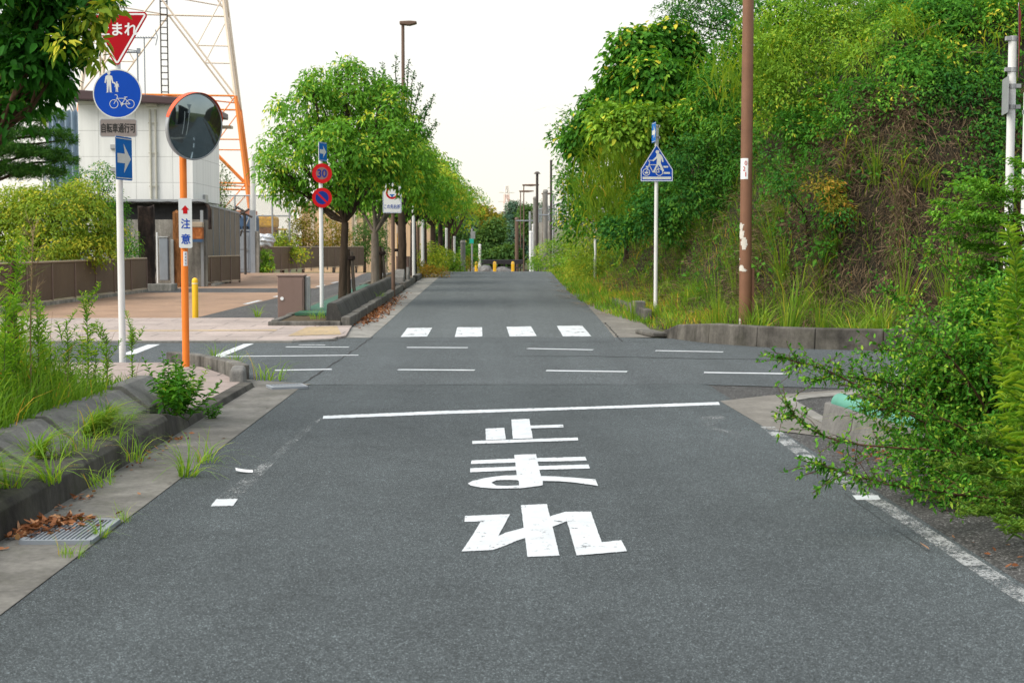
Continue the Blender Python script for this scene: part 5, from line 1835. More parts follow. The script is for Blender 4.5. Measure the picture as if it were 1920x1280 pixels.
# silver wrapped bundle on the wall
bm = bmesh.new(); bmesh.ops.create_icosphere(bm, subdivisions=4, radius=.55)
r6 = np.random.default_rng(2)
for v in bm.verts:
    c = v.co
    v.co = Vector((c.x * .95, c.y * .8, c.z * .72)) * (1 + .09 * math.sin(c.x * 14 + c.z * 9) + .07 * math.sin(c.z * 21 + c.y * 11))
me = bpy.data.meshes.new('wrapped_bundle'); bm.to_mesh(me); bm.free(); me.materials.append(M['silver'])
o = bpy.data.objects.new('wrapped_bundle', me); col.objects.link(o); o.location = (x_(496, 75), 75, zz(452, 75))
tag(o, 'crumpled silver wrapped bundle on the wall beside the gate post', 'bundle')
t = thing('low_wall', 'low pale concrete wall sloping right from the gate post', 'wall', (x_(488, 76), 76, -.3))
m = MB().extrude([(0, 0), (x_(545, 84) - x_(488, 76), 0), (x_(545, 84) - x_(488, 76), 1.3), (0, 1.9)], (0, 0, 0), (1, 0, 0), (0, 0, 1), .25)
m.build('wall_face', M['wall_conc'], t)
# dark beam roof behind the fence
a, b = at(590, 466, 90), at(676, 478, 100)
t = thing('dark_canopy', 'long dark sloping canopy edge behind the distant brown fence', 'canopy', (a.x, a.y, 0))
L = (Vector((b.x, b.y)) - Vector((a.x, a.y))).length
m = MB(); d = Vector((b.x - a.x, b.y - a.y, b.z - a.z))
m.add([Vector((0, 0, a.z)) + q for q in (Vector((0, 0, -.25)), d + Vector((0, 0, -.25)), d + Vector((0, 0, .15)), Vector((0, 0, .2)), Vector((0, 1, -.25)), d + Vector((0, 1, -.25)), d + Vector((0, 1, .15)), Vector((0, 1, .2)))],
      [(0, 1, 2, 3), (7, 6, 5, 4), (3, 2, 6, 7), (1, 0, 4, 5), (0, 3, 7, 4), (2, 1, 5, 6)])
m.build('roof_edge', M['black_rail'], t)
for k in range(4):
    q = d * ((k + .5) / 4); MB().bar((q.x, q.y + .5, -.8), (q.x, q.y + .5, a.z + q.z), .1).build('post', M['dark_pole'], t)
# beige wall and poles behind the row of trees
YE = 118.0
t = thing('beige_building', 'pale orange beige factory wall seen between the tree trunks', 'building', (x_(700, YE), YE, -.8))
w = x_(800, YE) - x_(560, YE)
h = zz(385, YE) + .8
MB().box((-.6, 3, h / 2), (w, 6, h)).build('wall', corrugated('beige_cladding', (.66, .46, .29), 1.1, 0, .04), t)
MB().box((-.6, 3, h + .1), (w + .4, 6.4, .25)).build('roof', M['fence_cap'], t)
for k in range(6): MB().box((-.6 - w / 2 + w * (k + .5) / 6, -.05, h * .55), (.28, .12, h * .9)).build('pilaster', M['beige2'], t)
for i, px in enumerate((662, 684, 724, 748)):
    plain_pole(px, 330, 104 - 3 * i, .10, ['fence_cap', 'rust_pole', 'fence_cap', 'rust_pole'][i], ['pale slim pole among the yellowing bushes', 'brown slim pole left of the second trunk', 'pale pole right of the second trunk', 'brown pole behind the brown cabinet'][i])
t = thing('notice_board', 'small orange yellow board behind the white posts', 'board', (x_(748.5, 100), 100, 0))
MB().box((0, 0, zz(452, 100) / 1.0), (.32, .06, 1.1)).build('board', M['machine_yellow'], t)
MB().bar((0, .06, -.6), (0, .06, zz(440, 100)), .1).build('post', M['dark_pole'], t)

# ------------------------------------------------------------------ far right: terrace wall, rail, netting
t = thing('terrace_wall', 'pale terrace wall with a railing far beyond the crest', 'wall', (3.9, 92, -.8))
m = MB(); zt = zz(404, 100) + .8
m.add([(.8, 40, 0), (2.6, 0, 0), (14, 0, 0), (14, 40, 0), (.8, 40, zt), (2.6, 0, zt), (14, 0, zt), (14, 40, zt)], [(0, 1, 5, 4), (1, 2, 6, 5), (4, 5, 6, 7), (2, 3, 7, 6), (3, 0, 4, 7)])
m.build('wall_face', M['wall_conc'], t)
m = MB()
for k in range(26):
    a = Vector((.8, 40, zt)).lerp(Vector((2.6, 0, zt)), k / 25); m.bar(a, a + Vector((0, 0, 1.2)), .06)
m.bar((.8, 40, zt + 1.2), (2.6, 0, zt + 1.2), .09); m.bar((2.6, 0, zt + 1.2), (9, 0, zt + 1.2), .09)
for k in range(20): m.bar((2.6 + .35 * k, 0, zt), (2.6 + .35 * k, 0, zt + 1.2), .06)
m.build('railing', M['grey_metal'], t)
t = thing('ball_net', 'high pale safety netting on posts far beyond the bank', 'net', (3.9, 95, 0))
za, zb_ = zz(395, 130), zz(332, 92)
MB().add([(0, 38, 2.5), (1.8, -2, 2.5), (1.8, -2, zb_), (0, 38, za)], [(0, 1, 2, 3)]).build('netting', M['net_pale'], t)
MB().add([(1.8, -2, 2.5), (12, -2, 2.5), (12, -2, zb_), (1.8, -2, zb_)], [(0, 1, 2, 3)]).build('side_netting', M['net_pale'], t)
for k in range(6):
    q = k / 5; MB().bar((1.8 * q, 38 - 40 * q, -1), (1.8 * q, 38 - 40 * q, za + (zb_ - za) * q), .12).build('net_post', M['sign_back'], t)
t = thing('pipe_gantry', 'thin grey pipe frame between the far concrete poles', 'frame', (x_(985, 97), 97, 0))
m = MB(); zq = zz(414, 97)
m.bar((x_(967, 97) - t.location.x, 0, zq), (x_(1004, 97) - t.location.x, 0, zq), .06); m.bar((x_(1004, 97) - t.location.x, 0, zz(403, 97)), (x_(1052, 97) - t.location.x, 0, zz(403, 97)), .06); m.build('pipe', M['grey_metal'], t)
m = MB(); m.bar((x_(1004, 97) - t.location.x, 0, -1), (x_(1004, 97) - t.location.x, 0, zz(403, 97)), .1); m.build('upright', M['steel'], t)

# dark wall of the cutting behind and right of the camera (seen in the road mirror)
t = thing('retaining_wall', 'dark concrete retaining wall reflected in the road mirror', 'wall', (10.0, -8, 0))
MB().box((0, 0, 2.0), (.6, 36, 4.4)).build('wall_face', M['wall_dark'], t)
MB().box((-.05, 0, 4.3), (.8, 36, .25)).build('coping', M['kerb'], t)
MB().box((20.2, 15.5, 2.0), (38, .6, 4.4), R(-9)).build('side_wall', M['wall_dark'], t)
# ------------------------------------------------------------------ foliage generators
def umbrella(c, o, per, sr, L, W, rg, droop=.45, fine=False, lvar=.3, up=.7, tone=None):
    """sprays: per leaves on a small drooping dome at every c, whose axis lies between the outward o and the zenith"""
    n = len(c)
    A = unit(o * (1 - up * .5) + np.array([0, 0, 1.0]) * up + rg.normal(0, .18, (n, 3)))
    E1 = unit(np.cross(A, unit(rg.normal(size=(n, 3))))); E2 = np.cross(A, E1)
    s_ = sr * rg.uniform(.65, 1.3, n)
    C, A, E1, E2, S = [np.repeat(q, per, 0) for q in (c, A, E1, E2, s_)]
    m = len(C)
    th = rg.uniform(0, 2 * math.pi, m); r = np.sqrt(rg.random(m)); rad = E1 * np.cos(th)[:, None] + E2 * np.sin(th)[:, None]
    P = C + rad * (r * S)[:, None] - A * (.62 * r * r * S)[:, None] + rg.normal(0, .10, (m, 3)) * S[:, None]
    D = unit(rad * (.25 + .75 * r)[:, None] + A * (.30 * (1 - r))[:, None] + rg.normal(0, .35, (m, 3)) + np.array([0, 0, -droop]) * r[:, None])
    N = unit(A + rad * (.45 * r)[:, None] + rg.normal(0, .25, (m, 3)))
    Ls = L * (1 + rg.uniform(-lvar, lvar, m))
    V, F, k = leaves(P, D, N, Ls, Ls * W, fine)
    T = np.repeat(tone if tone is not None else np.full(n, .45), per)
    return V, F, np.repeat(np.clip(T + rg.normal(0, .12, m), 0, 1), k)


def blob_leaves(blobs, n, L, rg, per=14, spread=.16, droop=.45, fine=False, W=.42, shell=.30, gaps=.42, lvar=.3):
    """leaf sprays over ellipsoids (cx, cy, cz, rx, ry, rz); returns V, F, rnd"""
    B = np.array(blobs, float)
    area = (B[:, 3] * B[:, 4] + B[:, 3] * B[:, 5] + B[:, 4] * B[:, 5])
    nt = max(1, n // per)
    bi = rg.choice(len(B), nt, p=area / area.sum())
    u = unit(rg.normal(size=(nt, 3)))
    r = 1 - shell * rg.random(nt) * rg.random(nt) ** .4 + rg.normal(0, .06, nt)
    deep = rg.random(nt) < .14
    r = np.where(deep, rg.uniform(.35, .8, nt), r)
    c = B[bi, :3] + u * B[bi, 3:] * r[:, None]
    ph = rg.uniform(0, 6.28, 3); fq = 4.2 / np.mean(B[:, 3:])
    gap = np.sin(c[:, 0] * fq + ph[0]) * np.sin(c[:, 1] * fq + ph[1]) + np.sin(c[:, 2] * fq * 1.2 + ph[2]) * np.cos(c[:, 0] * fq * .7 + ph[1])
    kp = gap < 1.0 - gaps
    c, u, bi = c[kp], u[kp], bi[kp]; nt = len(c)
    o = unit(u / B[bi, 3:])
    tone = np.clip(rg.normal(.42, .17, nt) + np.repeat(rg.normal(0, .1, len(B))[None, :], nt, 0)[np.arange(nt), bi], 0, 1)
    tone = np.where(rg.random(nt) < .10, rg.uniform(.75, 1.0, nt), tone)
    return umbrella(c, o, per, spread * 1.55, L, W, rg, droop, fine, lvar, .7, tone)


def limb(mb, a, b, r0, r1, rg, wob=.08, n=5, seg=8):
    a, b = Vector(a), Vector(b)
    L = (b - a).length
    pts, rs = [], []
    for i in range(n + 1):
        t = i / n
        p = a.lerp(b, t)
        if 0 < i < n: p += Vector(rg.normal(0, wob * L * .3, 3))
        pts.append(p); rs.append(r0 + (r1 - r0) * t)
    mb.tube(pts, rs, seg)
    return pts


def tree(name, label, cat, base, blobs, n, L, lm='leaf_row', bm='bark', r0=.12, fork=.45, group=None, seed=0, per=14, spread=.16, droop=.45, fine=False, W=.42, lean=(0, 0), shell=.3, trunk=True, twigs=2, lvar=.3):
    """blobs are relative to base"""
    rg = np.random.default_rng(seed)
    t = thing(name, label, cat, tuple(base), 0, group)
    V, F, rn = blob_leaves(blobs, n, L, rg, per, spread, droop, fine, W, shell, lvar=lvar)
    np_mesh('crown', V, F, M[lm], t, rn)
    if trunk:
        mb = MB()
        cz = sum(b[2] for b in blobs) / len(blobs)
        f = Vector((lean[0], lean[1], cz * fork))
        mb.tube([(0, 0, -.25), (0, 0, 0), (lean[0] * .35, lean[1] * .35, f.z * .4), tuple(f)], [r0 * 1.35, r0 * 1.12, r0, r0 * .9], 12)
        for b in blobs:
            e = Vector(b[:3])
            p = limb(mb, f, e, r0 * .42, r0 * .12, rg)
            for _ in range(twigs):
                d = Vector(unit(rg.normal(size=(1, 3)))[0])
                q = e + Vector((d.x * b[3], d.y * b[4], abs(d.z) * b[5])) * .8
                limb(mb, p[3], q, r0 * .26, r0 * .06, rg, n=4, seg=6)
        mb.build('trunk', M[bm], t)
    return t


def clump_mesh(rg, n, H, rad, W, lean=.7, hv=.35, segs=4):
    """blades of one grass tussock"""
    a = rg.uniform(0, 2 * math.pi, n); r = rad * np.sqrt(rg.random(n))
    P = np.stack([r * np.cos(a), r * np.sin(a), np.full(n, -.02)], 1)
    az = a + rg.normal(0, .7, n)
    V, F, k = blades(P, H * (1 + rg.uniform(-hv, hv, n)), az, np.abs(rg.normal(lean, lean * .4, n)), W * (1 + rg.uniform(-.3, .4, n)), segs)
    return V, F, np.repeat(np.clip(rg.normal(.5, .25, n), 0, 1), k)


# ------------------------------------------------------------------ street trees
def local(px, py, Y, base):
    p = at(px, py, Y)
    return (p.x - base[0], p.y - base[1], p.z - base[2])


def crown_px(base, Y, spec, ky=.85):
    """spec: (px, py, rx_px, rz_px, dy) ellipses in the photo at distance Y + dy"""
    out = []
    for px, py, rx, rz, dy in spec:
        s = FPX / (Y + dy)
        c = local(px, py, Y + dy, base)
        out.append((c[0], c[1], c[2], rx / s, max(rx, rz) / s * ky, rz / s))
    return out


Yt = 33.2
b0 = at(641, 460, Yt); base = (b0.x, Yt, gz(b0.x, Yt) + .12)
sp = [(575, 205, 68, 60, 0), (655, 170, 62, 52, .3), (720, 200, 55, 55, .6), (545, 280, 62, 52, -.2), (625, 275, 72, 62, -1.0), (700, 265, 66, 58, -.7), (760, 285, 48, 62, .5), (530, 345, 44, 34, .1), (590, 345, 58, 42, .4),
      (655, 342, 54, 46, -.6), (722, 300, 48, 40, .2), (655, 130, 30, 26, .2), (585, 165, 34, 30, -.3), (735, 178, 34, 34, -.2), (500, 310, 26, 26, .2), (770, 245, 28, 34, -.3), (520, 310, 38, 40, .8), (605, 155, 44, 36, 1.0), (690, 160, 40, 36, 1.2), (640, 230, 70, 60, 1.4)]
tree('street_tree', 'nearest round crowned street tree behind the thirty sign', 'tree', base, crown_px(base, Yt, sp), 30000, .115, 'leaf_row', 'bark', .092, .46, 'street trees in the planter', 11, 30, .185, .75, False, .42, (.08, 0), .30, twigs=3)
Yt2 = 41.0
b0 = at(703, 460, Yt2); base = (b0.x, Yt2, gz(b0.x, Yt2) + .12)
sp = [(700, 330, 60, 50, 0), (760, 320, 48, 48, -.3), (690, 270, 50, 50, .3), (745, 260, 45, 50, .4), (795, 300, 25, 42, .5), (775, 352, 30, 28, .9), (655, 360, 40, 36, .5)]
tree('street_tree', 'second street tree with a pale rough trunk', 'tree', base, crown_px(base, Yt2, sp), 15000, .12, 'leaf_row', 'bark_pale', .115, .45, 'street trees in the planter', 12, 26, .19, .7, False, .44)
# upright sprouting tree behind the crown of the first
Yt3 = 45.5
b0 = at(752, 460, Yt3); base = (b0.x, Yt3, gz(b0.x, Yt3) + .12)
rg = np.random.default_rng(44)
t = thing('upright_tree', 'dark tree with upright feathery shoots beside the tall brown lamp', 'tree', base, 0, None)
mb = MB(); mb.tube([(0, 0, -.2), (.05, 0, 1.2), (0, 0, 2.6)], [.16, .13, .11], 10)
Ps, Ds = [], []
for (tx, ty, bx, by) in ((745, 108, 738, 230), (768, 118, 757, 240), (812, 175, 780, 260), (818, 232, 785, 280), (700, 128, 712, 230), (776, 135, 768, 250), (800, 200, 770, 265), (728, 150, 728, 240), (790, 160, 768, 250), (806, 246, 780, 285), (756, 190, 745, 260), (716, 118, 720, 220)):
    e, f = Vector(local(tx, ty, Yt3, base)), Vector(local(bx, by, Yt3, base))
    e.y += rg.uniform(-.6, .6)
    limb(mb, (0, 0, 2.4), f, .07, .04, rg); limb(mb, f, e, .035, .008, rg, .05)
    for k in range(130):
        q = rg.random() ** .8
        p = f.lerp(e, q) + Vector(rg.normal(0, .16 * (1.15 - q), 3))
        Ps.append(p); d = (e - f).normalized() * .6 + Vector(unit(rg.normal(size=(1, 3)))[0]) * .8; Ds.append(d)
Ps, Ds = np.array(Ps), np.array(Ds)
V, F, k = leaves(Ps, Ds, rg.normal(size=Ps.shape), rg.uniform(.07, .13, len(Ps)), .045)
V2, F2, r2 = blob_leaves(crown_px(base, Yt3, [(745, 275, 55, 60, 0), (785, 295, 35, 45, .2), (715, 285, 45, 60, .3)]), 5000, .11, rg, 12, .16)
np_mesh('crown', np.concatenate([V, V2]), np.concatenate([F, F2 + len(V)]), M['leaf_dark'], t, np.concatenate([np.repeat(rg.random(len(Ps)) * .8, k), r2]))
mb.build('trunk', M['bark'], t)
rows = [(47.5, 755, 3.3, 1.75, 1.6, 9000), (53, 775, 3.4, 1.8, 1.7, 9000), (58, 795, 3.5, 1.8, 1.6, 8000), (63.5, 812, 3.6, 1.7, 1.6, 8000), (69, 826, 3.6, 1.8, 1.7, 7000), (75, 840, 3.7, 1.8, 1.7, 6000), (81, 850, 3.7, 1.9, 1.8, 6000)]
labs = ['third', 'fourth', 'fifth', 'sixth', 'seventh', 'eighth', 'farthest']
for i, (Y, px, cz, rr, rz, n) in enumerate(rows):
    b0 = at(px, 460, Y); base = (b0.x, Y, gz(b0.x, Y) + .1)
    rg = np.random.default_rng(70 + i)
    bl = []
    for k in range(8):
        a = 2 * math.pi * k / 8 + rg.uniform(-.3, .3); d = rr * rg.uniform(.45, .62)
        bl.append((d * math.cos(a), d * math.sin(a), cz + rg.uniform(-.75, .75), rr * .5, rr * .5, rz * .42))
    bl.append((rg.normal(0, .2), rg.normal(0, .2), cz + rz * .55, rr * .55, rr * .55, rz * .45))
    tree('street_tree', f'{labs[i]} round street tree along the rising road', 'tree', base, bl, n, .14, 'leaf_row' if i % 3 != 2 else 'leaf_bright', ['bark', 'rust_dark', 'bark'][i % 3], .12, .55, 'street trees in the planter', 80 + i, 22, .2, .6)
# tree stakes
for i, (px, Y, lab) in enumerate(((652, 33.6, 'timber stake against the nearest street tree'), (712, 41.4, 'pair of dark stakes beside the pale street tree trunk'), (748, 47.9, 'timber stake beside the brown sign pole tree'))):
    b0 = at(px, 460, Y)
    t = thing('tree_stake', lab, 'stake', (b0.x, Y, gz(b0.x, Y) + .05), 0, 'stakes of the street trees')
    MB().tube([(.03, 0, -.1), (.0, 0, 1.25)], .05, 8).build('stake', M['bark'], t)
    MB().tube([(.16, .1, -.1), (.08, 0, 1.2)], .04, 8).build('stake', M['bark_pale'], t)
    MB().box((.0, 0, 1.05), (.34, .12, .10)).build('tie', M['rust_dark'], t, bevel=.02)

# ------------------------------------------------------------------ near left tree (top left of the picture)
Yn = 11.2
b0 = G(22, 745); base = (at(-6, 460, Yn).x, Yn, .18)
sp = [(25, 30, 85, 55, 0), (100, 15, 70, 50, -.2), (55, 95, 85, 50, -.3), (122, 80, 44, 40, -.1), (15, 150, 55, 42, .2), (88, 152, 45, 30, .2), (10, 205, 36, 34, -.1), (48, 188, 36, 28, .3), (-60, 60, 90, 90, .3),
      (-70, 170, 70, 70, .3), (120, -60, 110, 70, .4), (0, -80, 120, 80, -.4), (185, -20, 30, 30, -.1)]
t = tree('broadleaf_tree', 'dark leaved tree at the left edge covering part of the stop sign', 'tree', base, crown_px(base, Yn, sp, .6), 9500, .086, 'leaf_dark', 'bark_weed', .05, .62, None, 21, 8, .08, .85, True, .45, (-.22, 0), .75, twigs=3, lvar=.35)
rg = np.random.default_rng(211)
V, F, rn = blob_leaves(crown_px(base, Yn, [(170, 62, 24, 44, -.2), (182, 106, 24, 12, -.2), (120, 78, 20, 18, -.6), (165, 25, 30, 26, -.3), (200, 10, 14, 16, -.2)], .5), 420, .082, rg, 7, .06, .75, True, .40, .8)
np_mesh('young_leaves', V, F, M['leaf_bright'], t, rn)

# ------------------------------------------------------------------ trees and shrubs behind the left fence
def pine(label, px, Y, tiers, seed):
    b0 = at(px, 460, Y); base = (b0.x, Y, 0)
    rg = np.random.default_rng(seed)
    t = thing('pine_tree', label, 'tree', base)
    mb = MB(); top = max(zz(q[1], Y) for q in tiers)
    mb.tube([(0, 0, -.2), (.05, 0, top * .5), (0, 0, top)], [.07, .06, .03], 10)
    Ps, Ds = [], []
    for tx, ty, w, h in tiers:
        s = FPX / Y
        e = Vector(local(tx, ty, Y, base))
        limb(mb, (0, 0, e.z - .25), e, .05, .015, rg)
        n = int(w * h * 1.5)
        a = rg.uniform(0, 2 * math.pi, n); r = np.sqrt(rg.random(n))
        P = np.stack([e.x + r * np.cos(a) * w / s, e.y + r * np.sin(a) * w / s * .8, e.z + rg.normal(0, .55, n) * h / s + np.sin(a * 5 + tx) * .06 + (1 - r) * .3 * h / s], 1)
        D = np.stack([np.cos(a), np.sin(a), np.full(n, .35)], 1) + rg.normal(0, .6, (n, 3))
        Ps.append(P); Ds.append(D)
    Ps, Ds = np.concatenate(Ps), np.concatenate(Ds)
    k6 = 5
    P = np.repeat(Ps, k6, 0); D = np.repeat(unit(Ds), k6, 0) + rg.normal(0, .45, (len(Ps) * k6, 3))
    V, F, k = leaves(P, D, rg.normal(size=P.shape), rg.uniform(.10, .17, len(P)), .014)
    np_mesh('needles', V, F, M['leaf_pine'], t, np.repeat(np.repeat(rg.random(len(Ps)), k6) * .8 + rg.random(len(P)) * .2, k))
    mb.build('trunk', M['bark'], t)


pine('dark pine with layered branches behind the left fence', -10, 36.5, [(50, 222, 40, 7), (20, 205, 40, 7), (95, 215, 26, 5), (30, 248, 55, 9), (95, 250, 36, 6), (125, 262, 18, 5), (20, 282, 70, 11), (80, 288, 48, 8), (118, 300, 26, 6), (15, 318, 60, 12), (75, 322, 45, 9), (-30, 260, 50, 10)], 31)
Ys = 40.0
b0 = at(90, 460, Ys); base = (b0.x, Ys, 0)
sp = [(50, 400, 75, 55, 0), (120, 410, 75, 60, -.4), (175, 420, 50, 55, -.2), (90, 375, 60, 40, .3), (150, 370, 50, 36, .2), (20, 450, 60, 45, -.4), (90, 455, 80, 40, -.8), (160, 465, 60, 35, -.6), (205, 440, 28, 50, .2), (-30, 420, 60, 60, 0), (30, 375, 50, 34, .5)]
tree('yellow_green_bush', 'large yellow green bush spilling over the brown fence', 'bush', base, crown_px(base, Ys, sp), 34000, .115, 'leaf_bright', 'bark', .07, .4, None, 32, 12, .13, .5, False, .36, shell=.45)
Ys = 46.0
b0 = at(205, 460, Ys); base = (b0.x, Ys, 0)
sp = [(200, 350, 30, 35, 0), (190, 320, 22, 22, .2), (165, 345, 30, 26, .2), (140, 325, 28, 20, .6), (215, 395, 30, 35, .3), (225, 430, 25, 35, 0), (250, 455, 18, 30, -.1), (235, 470, 22, 25, 0), (185, 385, 34, 34, .4)]
tree('dark_shrub', 'loose dark green shrub between the yellow bush and the timber column', 'bush', base, crown_px(base, Ys, sp), 5200, .10, 'leaf_hill', 'bark', .06, .4, None, 33, 10, .14, .3, False, .36, shell=.5)
Ys = 72.0
b0 = at(414, 460, Ys); base = (b0.x, Ys, 0)
tree('yellow_shrub', 'thin yellow green shrub at the corner of the white building', 'bush', base, crown_px(base, Ys, [(414, 320, 18, 22, 0), (418, 345, 22, 22, 0), (412, 370, 16, 25, 0), (425, 395, 18, 20, .4)]), 1500, .13, 'leaf_far_haze3', 'bark', .05, .4, None, 34, 8, .2, .2, False, .34, shell=.7)
for i, (px, Y, sp, n, lab, lm) in enumerate((
        (568, 92, [(568, 430, 34, 36, 0), (590, 455, 30, 24, 0), (550, 458, 28, 26, 0), (570, 400, 22, 24, 0)], 4200, 'yellowing shrub between the mesh fence and the white sign pole', 'leaf_autumn'),
        (625, 98, [(622, 430, 30, 44, 0), (645, 450, 28, 34, 0), (610, 460, 30, 22, 0)], 4200, 'tall rust tinted shrub behind the nearest street tree trunk', 'leaf_autumn'),
        (683, 96, [(680, 440, 22, 40, 0), (690, 470, 26, 22, 0), (700, 420, 16, 28, 0)], 3000, 'green and yellow shrub left of the pale tree trunk', 'leaf_far_haze3'),
        (715, 84, [(712, 440, 12, 34, 0), (716, 470, 14, 22, 0)], 1800, 'narrow green shrub right of the pale tree trunk', 'leaf_far_haze3'),
        (530, 80, [(532, 452, 26, 24, 0), (520, 470, 30, 16, 0), (556, 474, 26, 12, 0)], 2600, 'low yellow green shrub behind the start of the distant fence', 'leaf_bright'))):
    b0 = at(px, 460, Y); base = (b0.x, Y, -.2)
    tree('background_shrub', lab, 'bush', base, crown_px(base, Y, sp), n, .17, lm, 'bark', .08, .4, 'shrubs behind the distant fence', 50 + i, 9, .26, .2, False, .4, shell=.6)
b0 = at(497, 460, 72.5); base = (b0.x, 72.5, -.1)
tree('ivy_bush', 'ivy covered post between the gate and the distant fence', 'bush', base, crown_px(base, 72.5, [(497, 478, 13, 14, 0), (500, 500, 15, 18, 0), (492, 506, 10, 12, -.2)]), 1600, .13, 'leaf_hill2', 'bark', .06, .5, None, 61, 10, .12, .5, False, .6, shell=.4)

# bushes beside the rising road, left
for i, (px, Y, sp, n, L, lm, lab) in enumerate((
        (810, 60, [(805, 470, 26, 22, 0), (830, 478, 24, 20, .5), (815, 490, 26, 18, -.5), (795, 488, 20, 20, 0)], 4200, .11, 'leaf_bright', 'bright green bush among the white posts left of the road'),
        (850, 64, [(845, 488, 20, 20, 0), (858, 497, 18, 14, 0), (838, 500, 18, 12, 0)], 2600, .11, 'leaf_hill2', 'green bush beside the short grey concrete post'),
        (790, 54, [(785, 500, 20, 14, 0), (805, 505, 22, 10, -.5), (825, 508, 20, 9, 0)], 2400, .09, 'leaf_autumn', 'brownish low bush in the planter before the crest'),
        (865, 70, [(862, 500, 16, 12, 0), (874, 495, 12, 18, .5)], 1500, .10, 'leaf_autumn', 'straw coloured bush at the left end of the crest'),
        (882, 80, [(880, 470, 18, 22, 0), (890, 485, 14, 16, 0), (872, 478, 14, 18, 0)], 2200, .13, 'leaf_hill', 'dark green bush under the small green sign'))):
    b0 = at(px, 460, Y); base = (b0.x, Y, gz(b0.x, Y))
    tree('roadside_bush', lab, 'bush', base, crown_px(base, Y, sp), n, L, lm, 'bark', .05, .4, 'bushes left of the rising road', 100 + i, 9, .16, .1, False, .34, shell=.5)

# ------------------------------------------------------------------ far trees beyond the crest
for i, (px, Y, sp, n, lm, lab) in enumerate((
        (900, 140, [(905, 400, 26, 20, 0), (885, 395, 22, 18, 0), (925, 412, 16, 16, 0), (895, 420, 26, 18, 0)], 3600, 'leaf_far_haze2', 'yellow tinted tree beyond the crest beside the street trees'),
        (915, 132, [(915, 445, 26, 26, 0), (930, 425, 20, 20, 0), (905, 465, 22, 24, 0)], 3000, 'leaf_far_haze3', 'mid green tree below the yellow one beyond the crest'),
        (838, 128, [(835, 435, 36, 36, 0), (815, 455, 30, 30, 0), (855, 460, 30, 28, 0)], 3200, 'leaf_far_haze3', 'green tree closing the gaps between the street tree trunks'),
        (872, 134, [(872, 430, 26, 40, 0), (885, 465, 26, 24, 0), (860, 470, 24, 22, 0)], 3000, 'leaf_far_haze', 'dark tree behind the last street trees'),
        (780, 124, [(780, 450, 30, 26, 0), (760, 465, 30, 20, 0), (800, 470, 26, 18, 0)], 2600, 'leaf_far_haze3', 'low green tree behind the white posts'),
        (962, 172, [(965, 392, 16, 18, 0), (955, 410, 20, 18, 0), (975, 410, 16, 20, 0)], 2600, 'leaf_far_haze', 'tallest tree on the horizon, haze tinted blue green'),
        (940, 160, [(940, 420, 18, 22, 0), (932, 440, 20, 24, 0), (950, 450, 22, 30, 0)], 3000, 'leaf_far_haze', 'dark tree, haze tinted blue green, left of the tallest on the horizon'),
        (972, 150, [(972, 440, 26, 30, 0), (960, 465, 26, 24, 0), (990, 460, 20, 28, 0)], 3600, 'leaf_far_haze', 'broad dark tree in the middle of the far wood'),
        (995, 145, [(992, 412, 18, 22, 0), (1005, 430, 18, 26, 0), (985, 395, 12, 12, 0)], 2800, 'leaf_far_haze3', 'olive green tree behind the far lamps'),
        (935, 118, [(935, 478, 22, 14, 0), (955, 475, 22, 18, 0), (915, 482, 16, 10, 0)], 2600, 'leaf_far_haze3', 'low round bush behind the black guard rail'),
        (905, 150, [(895, 475, 22, 20, 0), (885, 450, 20, 30, 0), (910, 490, 30, 14, 0)], 2600, 'leaf_far_haze', 'shaded dark tree at the left of the far wood'),
        (1005, 165, [(1012, 400, 14, 24, 0), (1020, 430, 16, 30, 0)], 1800, 'leaf_far_haze', 'dark tree behind the grey concrete poles'))):
    b0 = at(px, 460, Y); base = (b0.x, Y, -.8)
    tree('far_tree', lab, 'tree', base, crown_px(base, Y, sp), int(n * 1.8), .33, lm, 'bark', .16, .4, 'trees beyond the crest', 120 + i, 9, .42, .2, False, .5, shell=.5)
rg = np.random.default_rng(140)
P = [(x, y, -.4, 6, 5, 2.6) for x, y in [(-60, 150), (-48, 160), (-38, 158), (-28, 165), (-20, 158), (-12, 150), (8, 170), (18, 170), (30, 180), (-75, 160)]]
V, F, rn = blob_leaves([(a, b, c + 1.2, d, e, f) for a, b, c, d, e, f in P], 9000, .6, rg, 9, .7)
tag(np_mesh('far_wood', V, F, M['leaf_far_haze'], None, rn), 'low far wood closing the horizon', 'trees', None, 'stuff')

# ------------------------------------------------------------------ the bank: cover, dry grass, shrubs, trees
def toe_point(s):
    seg_ = np.hypot(*(TOE[1:] - TOE[:-1]).T); cum = np.concatenate([[0], np.cumsum(seg_)])
    x = np.interp(s, cum, TOE[:, 0]); y = np.interp(s, cum, TOE[:, 1])
    e = .6
    x2, y2 = np.interp(s + e, cum, TOE[:, 0]), np.interp(s + e, cum, TOE[:, 1]); x1, y1 = np.interp(s - e, cum, TOE[:, 0]), np.interp(s - e, cum, TOE[:, 1])
    tx, ty = x2 - x1, y2 - y1; ln = np.hypot(tx, ty) + 1e-9
    return x, y, -ty / ln, tx / ln                  # inward normal (left of travel)


_seg = np.hypot(*(TOE[1:] - TOE[:-1]).T)
S_TOT = _seg.sum()
CUM = np.concatenate([[0], np.cumsum(_seg)])


def bank_points(rg, n, s0, s1, d0, d1, bias=None):
    s = rg.uniform(s0, s1, n); d = rg.uniform(d0, d1, n)
    x, y, nx, ny = toe_point(s)
    X, Y = x + nx * d, y + ny * d
    return X, Y, hill_z(X, Y), nx, ny, d, s


